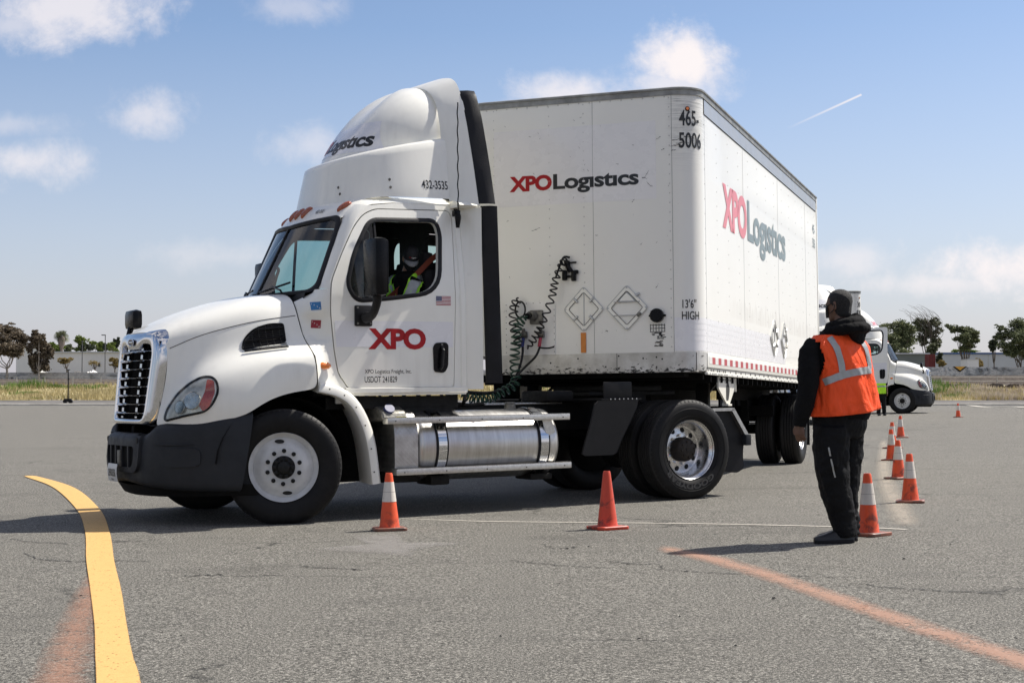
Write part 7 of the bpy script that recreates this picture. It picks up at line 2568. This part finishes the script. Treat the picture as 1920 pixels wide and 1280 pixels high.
tree('tree', 1868, 1960, 600, 684, 702, 165, 11000, .16, 'leaf_green', 'big spreading green tree cut off by the right edge', seed=12,
     blobs=[(-.55, .45, .38, .35), (-.1, .6, .45, .35), (.4, .6, .5, .4), (-.6, -.0, .38, .35), (-.1, .1, .5, .4), (.5, .0, .5, .45), (-.35, -.4, .4, .3), (.3, -.5, .5, .35), (-.8, .75, .2, .15)])
tree('tree', 1851, 1877, 633, 666, 690, 190, 2200, .18, 'leaf_dark', 'small dark tree just left of the big right-hand tree', seed=14)
tree('tree', 1782, 1838, 653, 668, 690, 235, 2500, .22, 'leaf_bright', 'low yellow-green tree showing over the warehouse roof', seed=15)
tree('shrub', 1756, 1778, 674, 690, 694, 160, 1300, .14, 'leaf_yellow', 'orange-brown shrub before the red container', seed=16, group='shrubs beyond the bank')
tree('shrub', 1824, 1850, 670, 688, 694, 158, 1300, .14, 'leaf_yellow', 'rusty shrub beside the white cabin under the warehouse', seed=17, group='shrubs beyond the bank')
tree('tree', 1752, 1772, 655, 690, 694, 172, 1500, .16, 'leaf_dark', 'dark ivy-clad stump at the foot of the wispy tree', seed=18)

def building(name, px0, px1, ytop, ybase, Y, depth, label, bands, wins=(), roofm='roof_light', parapet=.12):
    a, b = at(px0, ytop, Y), at(px1, ybase, Y)
    root = empty(name, Matrix.Translation(((a.x + b.x) / 2, Y, min(b.z, 1.4))), label, 'building')
    w_ = (b.x - a.x) / 2; z0 = 0; H_ = a.z - min(b.z, 1.4)
    for i, (f0, f1, m_) in enumerate(bands):
        mb = MB(); o_ = .03 * i
        mb.box((-w_ - o_, -o_, f0 * H_), (w_ + o_, depth + o_, f1 * H_))
        mb.build('wall', m_, root, smooth=False)
    mb = MB(); mb.box((-w_ - .25, -.25, H_), (w_ + .25, depth + .25, H_ + parapet)); mb.build('roof', roofm, root, smooth=False)
    for (u0, u1, f0, f1, m_, nm) in wins:
        mb = MB(); mb.box((-w_ + 2 * w_ * u0, -.16, f0 * H_), (-w_ + 2 * w_ * u1, -.10, f1 * H_)); mb.build(nm, m_, root, smooth=False)
    return root
building('warehouse', 1762, 2050, 664, 694, 215, 40, 'long low white warehouse with blue stripe behind the right-hand trees', [(0, .45, 'wall_white'), (.45, .50, 'roof_light'), (.5, 1, 'roof_light')],
         [(0, .16, .40, .47, 'trim_blue', 'stripe'), (.24, 1, .46, .53, 'window_dark', 'eaves_shadow_line'), (.04, .10, .05, .30, 'window_dark', 'window'), (.3, .34, .05, .34, 'window_dark', 'door')], 'trim_blue', .25)
b = building('workshop', 1676, 1739, 664, 692, 168, 18, 'workshop with grey-green upper wall right of the far cab windshield', [(0, .50, 'wall_bright'), (.50, 1, 'wall_green_grey')],
         [(.40, .56, .04, .46, 'wall_green_grey', 'door'), (.30, .36, .12, .28, 'window_dark', 'window'), (.70, .78, .05, .28, 'window_dark', 'window'), (.10, .2, .3, .46, 'window_dark', 'window')], 'roof_light', .15)
mb = MB(); mb.box((-1.5, 4, 1.72), (1.5, 6, 2.4)); mb.box((-.6, 4, 2.4), (.5, 5.5, 2.65)); mb.build('roof_unit', 'pole_grey', b, smooth=False)
mb = MB()
for i in range(9): mb.box((-1.9 + i * .45, .1, 1.72), (-1.86 + i * .45, .14, 2.35))
mb.box((-1.9, .1, 2.32), (1.8, .14, 2.36)); mb.build('roof_railing', 'galvanised', b, smooth=False)
c0_ = at(1740, 664, 164)
ct = empty('container', Matrix.Translation((c0_.x + .35, 164, 1.4)), 'dark red shipping container beside the grey-green workshop', 'container')
mb = MB()
for i in range(8): mb.box((-.25 + i * .09, -.02 if i % 2 else .03, 0), (-.16 + i * .09, 1.6, c0_.z - 1.4))
mb.build('container_body', 'container_red', ct, smooth=False)
cb_ = at(1816, 674, 156)
cbn = empty('cabin', Matrix.Translation((cb_.x + .5, 156, 1.4)), 'small white cabin with flat roof among the shrubs before the warehouse', 'cabin')
mb = MB(); mb.box((-.6, 0, 0), (.6, 2.4, cb_.z - 1.4), ch=.03); mb.build('cabin_body', 'wall_white', cbn, smooth=False)
mb = MB(); mb.box((-.66, -.06, cb_.z - 1.4), (.66, 2.5, cb_.z - 1.33)); mb.build('cabin_roof', 'roof_light', cbn, smooth=False)

# left side
tree('eucalyptus_tree', -40, 66, 600, 676, 702, 150, 12000, .16, 'leaf_eucalyptus', 'large brown-green eucalyptus with pale limbs at the left edge', bark='bark_pale', seed=31, trunks=2,
     blobs=[(-.8, .1, .3, .5), (-.2, .2, .4, .4), (.1, .1, .35, .35), (.3, -.2, .35, .35), (.0, -.5, .5, .4), (.5, -.5, .35, .35), (-.5, .5, .4, .35), (-.1, .45, .4, .35), (.27, .84, .17, .13), (.25, .4, .3, .3), (.45, .2, .3, .28), (-.3, .0, .45, .4), (.2, -.5, .35, .35), (-.6, -.4, .4, .4), (.55, .0, .22, .3), (-.1, -.65, .45, .35), (.4, .55, .2, .15)])
tree('eucalyptus_tree', 44, 102, 612, 700, 702, 149, 9500, .15, 'leaf_eucalyptus', 'drooping brown-green eucalyptus bough overhanging the white shed', bark='bark_pale', seed=33, droop=.6,
     blobs=[(-.1, .2, .35, .3), (.3, -.0, .35, .3), (.2, -.6, .35, .3), (-.5, -.1, .3, .4), (-.5, -.6, .35, .35), (-.55, .65, .28, .2), (-.3, .55, .35, .25), (.1, .45, .32, .25), (.4, .2, .3, .25), (.6, .0, .3, .25), (.7, -.2, .22, .2), (.1, -.35, .35, .25), (-.3, -.3, .3, .25), (.45, -.6, .28, .25), (-.1, -.7, .35, .25)])
for (x0, x1, yt, yb, Y, m_, lab, sd) in ((84, 108, 638, 664, 240, 'leaf_bright', 'rounded mid green tree left of the palm', 41), (112, 140, 642, 664, 232, 'leaf_green', 'low green tree right behind the palm', 42),
                                         (134, 176, 627, 664, 236, 'leaf_bright', 'tallest green tree of the line right of the palm', 43), (150, 180, 640, 664, 228, 'leaf_dark', 'darker green tree between two lamp posts', 44),
                                         (170, 198, 634, 664, 240, 'leaf_bright', 'pale green tree behind the taller lamp post', 45), (192, 204, 640, 664, 226, 'leaf_dark', 'narrow dark tree touching the taller lamp post', 46),
                                         (199, 224, 638, 664, 222, 'leaf_bright', 'bright lime green tree left of the truck mirror', 47), (210, 226, 628, 664, 245, 'leaf_dark', 'dark pointed conifer over the lime green tree', 48),
                                         (222, 262, 636, 664, 232, 'leaf_green', 'green tree showing round the hood mirror stalk', 49), (96, 122, 645, 664, 226, 'leaf_bright', 'small green bush below the palm crown', 50)):
    tree('tree', x0, x1, yt, yb, 690, Y, 2600, .20, m_, lab, seed=sd)
building('warehouse', 90, 700, 661, 697, 200, 40, 'plain pale grey warehouse wall behind the left lamp posts', [(0, 1, 'wall_white')], [(.154, .161, .60, .70, 'window_dark', 'vent')], 'roof_light', .15)
building('shed', 30, 72, 651, 697, 170, 3, 'bright white shed wall half hidden by the eucalyptus', [(0, 1, 'wall_bright')])
# palm
pb_ = at(115, 690, 205); pt_ = at(115, 628, 205)
palm = empty('palm_tree', Matrix.Translation((pb_.x, 205, 1.4)), 'single tall palm standing above the left warehouse roof', 'tree')
hz = pt_.z - 1.4
mb = MB(); mb.tube([(0, 0, 0), (.05, 0, hz * .5), (.0, 0, hz - 1.4)], [.26, .22, .20], 10); mb.build('trunk', 'bark', palm)
mb = MB(); mb.loft([ering((0, 0, z), r_, r_, 0, 14) for z, r_ in ((hz - 1.9, .2), (hz - 1.4, .42), (hz - .8, .52), (hz - .4, .48), (hz - .1, .3))]); mb.build('dead_frond_skirt', 'bark', palm)
rnd = random.Random(5)
V = []; F = []; T = []
for i in range(46):
    a = rnd.uniform(0, 6.28); el = rnd.uniform(-.7, 1.3); L_ = rnd.uniform(.6, .95)
    d_ = Vector((cos(a) * cos(el), sin(a) * cos(el), sin(el)))
    for j in range(9):
        sp = (j - 4) * .16; q = Matrix.Rotation(sp, 3, d_.orthogonal()) @ d_
        p0_ = Vector((0, 0, hz - .25)) + d_ * .25; p1_ = p0_ + q * L_; w_ = d_.cross(q) if j != 4 else d_.orthogonal(); w_ = w_.normalized() * .035
        k = len(V); V += [tuple(p0_ - w_), tuple(p0_ + w_), tuple(p1_ + w_ * .4 + Vector((0, 0, -.12))), tuple(p1_ - w_ * .4 + Vector((0, 0, -.12)))]; F.append((k, k + 1, k + 2, k + 3)); T += [rnd.random()] * 4
me = bpy.data.meshes.new('crown'); me.from_pydata(V, [], F); me.materials.append(MATS['leaf_olive'])
a_ = me.attributes.new('tone', 'FLOAT', 'POINT'); a_.data.foreach_set('value', T)
o = bpy.data.objects.new('crown', me); COL.objects.link(o); o.parent = palm
# small trees in front of the warehouse
tree('tree', 104, 147, 668, 684, 694, 160, 900, .13, 'leaf_yellow', 'flat-topped yellow-brown tree before the pale warehouse', seed=61, trunks=3, group='small bare trees')
tree('tree', 164, 192, 672, 692, 694, 160, 160, .10, 'leaf_yellow', 'nearly bare pinkish tree between the lamp posts', seed=62, trunks=3, group='small bare trees')
tree('tree', 199, 232, 668, 692, 694, 158, 1000, .13, 'leaf_yellow', 'yellow-leaved tree beside the truck grille', seed=63, trunks=2, group='small bare trees')
# lamp posts
for (px, yt, Y, arm, lab) in ((154, 640, 158, 0, 'shorter plain lamp post right of the palm'), (197, 628, 156, -1, 'taller lamp post with an arm to the left')):
    b_ = at(px, 695, Y); t_ = at(px, yt, Y); r_ = empty('lamp_post', Matrix.Translation((b_.x, Y, 1.4)), lab, 'lamp post')
    h_ = t_.z - 1.4
    mb = MB(); mb.tube([(0, 0, -.3), (0, 0, h_)], [.06, .045], 8); mb.build('post', 'pole_grey', r_)
    mb = MB(); mb.box((-.40 if arm else -.1, -.1, h_ - .05), (.05 if arm else .1, .1, h_ + .05), ch=.02); mb.build('lamp_head', 'pole_grey', r_)
b_ = at(1853, 690, 175); r_ = empty('lamp_post', Matrix.Translation((b_.x, 175, 1.4)), 'thin lamp post before the long warehouse', 'lamp post')
h_ = at(1853, 666, 175).z - 1.4
mb = MB(); mb.tube([(0, 0, 0), (0, 0, h_)], [.05, .04], 6); mb.build('post', 'galvanised', r_); mb = MB(); mb.box((-.08, -.1, h_), (.12, .1, h_ + .06)); mb.build('lamp_head', 'galvanised', r_)
# material heaps
for (x0, x1, yt, lab) in ((126, 150, 694, 'low heap of grey rubble by the left warehouse'), (146, 182, 692, 'low heap under pale sheeting by the left warehouse')):
    a, b = at(x0, yt, 154), at(x1, 700, 154)
    mb = MB(); rnd = random.Random(x0); N_ = 16
    rows = []
    for j in range(7):
        y = j / 6; rows.append([Vector((a.x + (b.x - a.x) * i / N_, 154 + 3 * y, 1.3 + (a.z - 1.3) * sin(pi * min(1, max(0, i / N_))) ** .3 * sin(pi * min(1, .1 + y * .8)) * rnd.uniform(.8, 1.05))) for i in range(N_ + 1)])
    mb.grid(rows); tag(mb.build('rubble_heap', 'footpath_mat' if x0 == 126 else 'wall_white', smooth=False), lab, 'heap')

# painted concrete wall and dark ballast wall, with post-and-wire fence in front
mb = MB(); rows = []
xs_ = [-75 + i * 1.5 for i in range(100)]
def gtop(x): return 2.85 + .55 * min(1, max(0, (x + 40) / 80))
mb.loft([[(x, 150, 1.2), (x, 150, gtop(x)), (x, 150.25, gtop(x)), (x, 150.25, 1.2)] for x in (-90, -40, 0, 40, 90)])
gw = tag(mb.build('graffiti_wall', 'graffiti_wall', smooth=False), 'long low concrete wall covered in faded grey graffiti', 'wall')
mb = MB()
p = at(1800, 686, 149.9)
mb.panel([(p.x - .75, p.z - .05), (p.x, p.z - .62), (p.x + .75, p.z - .05)], [], lambda a, b: (a, 149.93, b), lambda a, b: (a, 149.99, b), mat=1)
mb.panel([(p.x - .52, p.z - .06), (p.x, p.z - .45), (p.x + .52, p.z - .06)], [], lambda a, b: (a, 149.90, b), lambda a, b: (a, 149.93, b), mat=0)
tag(mb.build('triangle_sign', ['sign_yellow', 'hole_dark'], smooth=False), 'small yellow triangle with dark border painted on the graffiti wall', 'sign')
mb = MB()
def btop(x): return 2.12 + .32 * min(1, max(0, (x + 40) / 80)) + .03 * sin(x * .7)
mb.loft([[(x, 139.0, 1.1), (x, 140.2, btop(x)), (x, 144, btop(x) + .02), (x, 146, 1.2)] for x in [-100 + 2 * i for i in range(101)]], closed=False, caps=False)
tag(mb.build('ballast_wall', 'ballast', smooth=False), 'dark brown stone bank running along behind the grass', 'wall')
fence = empty('wire_fence', Matrix.Translation((0, 137.5, 1.4)), 'thin wire fence on pale posts in front of the brown bank', 'fence')
for i in range(44):
    x = -56.8 + i * 2.62
    mb = MB(); mb.tube([(x, 0, -.15), (x, 0, .92)], .035, 6); mb.build('post', 'galvanised', fence)
mb = MB()
for z in (.15, .5, .9): mb.tube([(-58, 0, z), (58, 0, z)], .010, 4)
mb.build('wire', 'galvanised', fence)
# rubble on the bank, right side
mb = MB(); rnd = random.Random(77)
for i in range(150):
    x = rnd.uniform(36, 50); s = rnd.uniform(.05, .24); z = bank_z(x, 134); y = rnd.uniform(132, 136)
    mb.box((x - s, y - s, z - .1), (x + s, y + s, z + s * rnd.uniform(.5, 1.6)), rot=Matrix.Rotation(rnd.uniform(-.5, .5), 3, 'Y'))
o = mb.build('rubble', 'ballast', smooth=False, merge=0); tag(o, 'broken dark rubble strewn along the right of the bank', 'rubble', kind='stuff')

# grass and weeds: too many to count
def blades(name, n, xr, yr, hgt, wd, mat, seed, label, cat, clump=None, group=None):
    rnd = random.Random(seed); V = []; F = []; T = []
    for i in range(n):
        if clump:
            c_ = rnd.choice(clump); x = c_[0] + rnd.gauss(0, c_[2]); y = c_[1] + rnd.gauss(0, c_[2] * 1.2); hh = hgt * c_[3]
        else: x = rnd.uniform(*xr); y = yr[0] + (yr[1] - yr[0]) * rnd.random() ** 1.3; hh = hgt
        y = max(111.1, y)
        z = bank_z(x, y); h = hh * rnd.uniform(.4, 1.2) * (.6 + .8 * (.5 + .5 * sin(x * .9) * sin(x * .37 + 1)))
        a = rnd.uniform(0, pi); w_ = wd * rnd.uniform(.6, 1.5); dx, dy = cos(a) * w_, sin(a) * w_; lx, ly = rnd.gauss(0, .25) * h, rnd.gauss(0, .25) * h
        k = len(V); V += [(x - dx, y - dy, z - .05), (x + dx, y + dy, z - .05), (x + lx, y + ly, z + h)]; F.append((k, k + 1, k + 2))
        t_ = min(1, max(0, .5 + .3 * mnoise.noise(Vector((x * .25, y * .25, 0))) * 2 + rnd.gauss(0, .15))); T += [t_] * 3
    me = bpy.data.meshes.new(name); me.from_pydata(V, [], F); me.materials.append(MATS[mat])
    a_ = me.attributes.new('tone', 'FLOAT', 'POINT'); a_.data.foreach_set('value', T)
    o = bpy.data.objects.new(name, me); COL.objects.link(o)
    return tag(o, label, cat, None, 'stuff')
blades('grass', 42000, (-45, 45), (111, 139), .42, .035, 'grass_blades', 1, 'dry straw-coloured grass over the bank', 'grass')
rnd = random.Random(9)
cl = [(at(px, 735, Y).x, Y, s_, h_) for px, Y, s_, h_ in ((30, 134, 1.2, 1.2), (55, 133, 1.2, 1.6), (10, 128, 1.0, .9), (45, 122, .8, 1.0), (62, 124, .5, .8), (105, 134, .7, .9), (142, 133, .7, 1.2), (166, 131, .6, .8), (120, 116, .5, .5), (190, 134, .5, .6),
                                                            (70, 113, .4, .4), (1758, 128, 1.2, 1.7), (1748, 122, .9, 1.5), (1745, 131, .9, 1.8), (1805, 132, .8, 1.0), (1775, 116, .9, .8), (1800, 119, .7, .7), (1850, 124, 1.0, .6), (980, 130, 2, .9), (965, 120, 1.5, .5))]
cl = [(x, y, s_ * .62, h_ * .8) for x, y, s_, h_ in cl]
blades('weeds', 4200, None, None, .55, .05, 'weed_green', 2, 'green weed clumps growing through the dry grass', 'weeds', cl)
cl2 = [(rnd.uniform(27, 46), rnd.uniform(112, 132), .7, rnd.uniform(.7, 1.2)) for _ in range(60)]
blades('flowering_weeds', 6000, None, None, .50, .05, 'weed_pink', 3, 'pale seeding weeds on the right part of the bank', 'weeds', cl2)
rnd = random.Random(10)
# pole with a low wheeled base near the kerb
p = at(128, 755, 106.2)
r_ = empty('pole_stand', Matrix.Translation((p.x, 106.2, .13)), 'tall black pole on a low black base at the left kerb', 'pole')
mb = MB(); mb.tube([(0, 0, .1), (.02, 0, 1.2), (0, 0, 2.45)], [.05, .045, .04], 8); mb.tube([(-.14, 0, 2.42), (.14, 0, 2.42)], .03, 6); mb.tube([(-.03, 0, 1.75), (.10, 0, 1.75)], .03, 6); mb.build('pole', 'black_plastic', r_)
mb = MB(); mb.tube([(-.20, -.12, .14), (-.20, .12, .14)], .14, 12); mb.tube([(.20, -.12, .14), (.20, .12, .14)], .14, 12); mb.box((-.26, -.14, .20), (.26, .14, .34), ch=.04); mb.build('stand_base', 'black_plastic', r_)
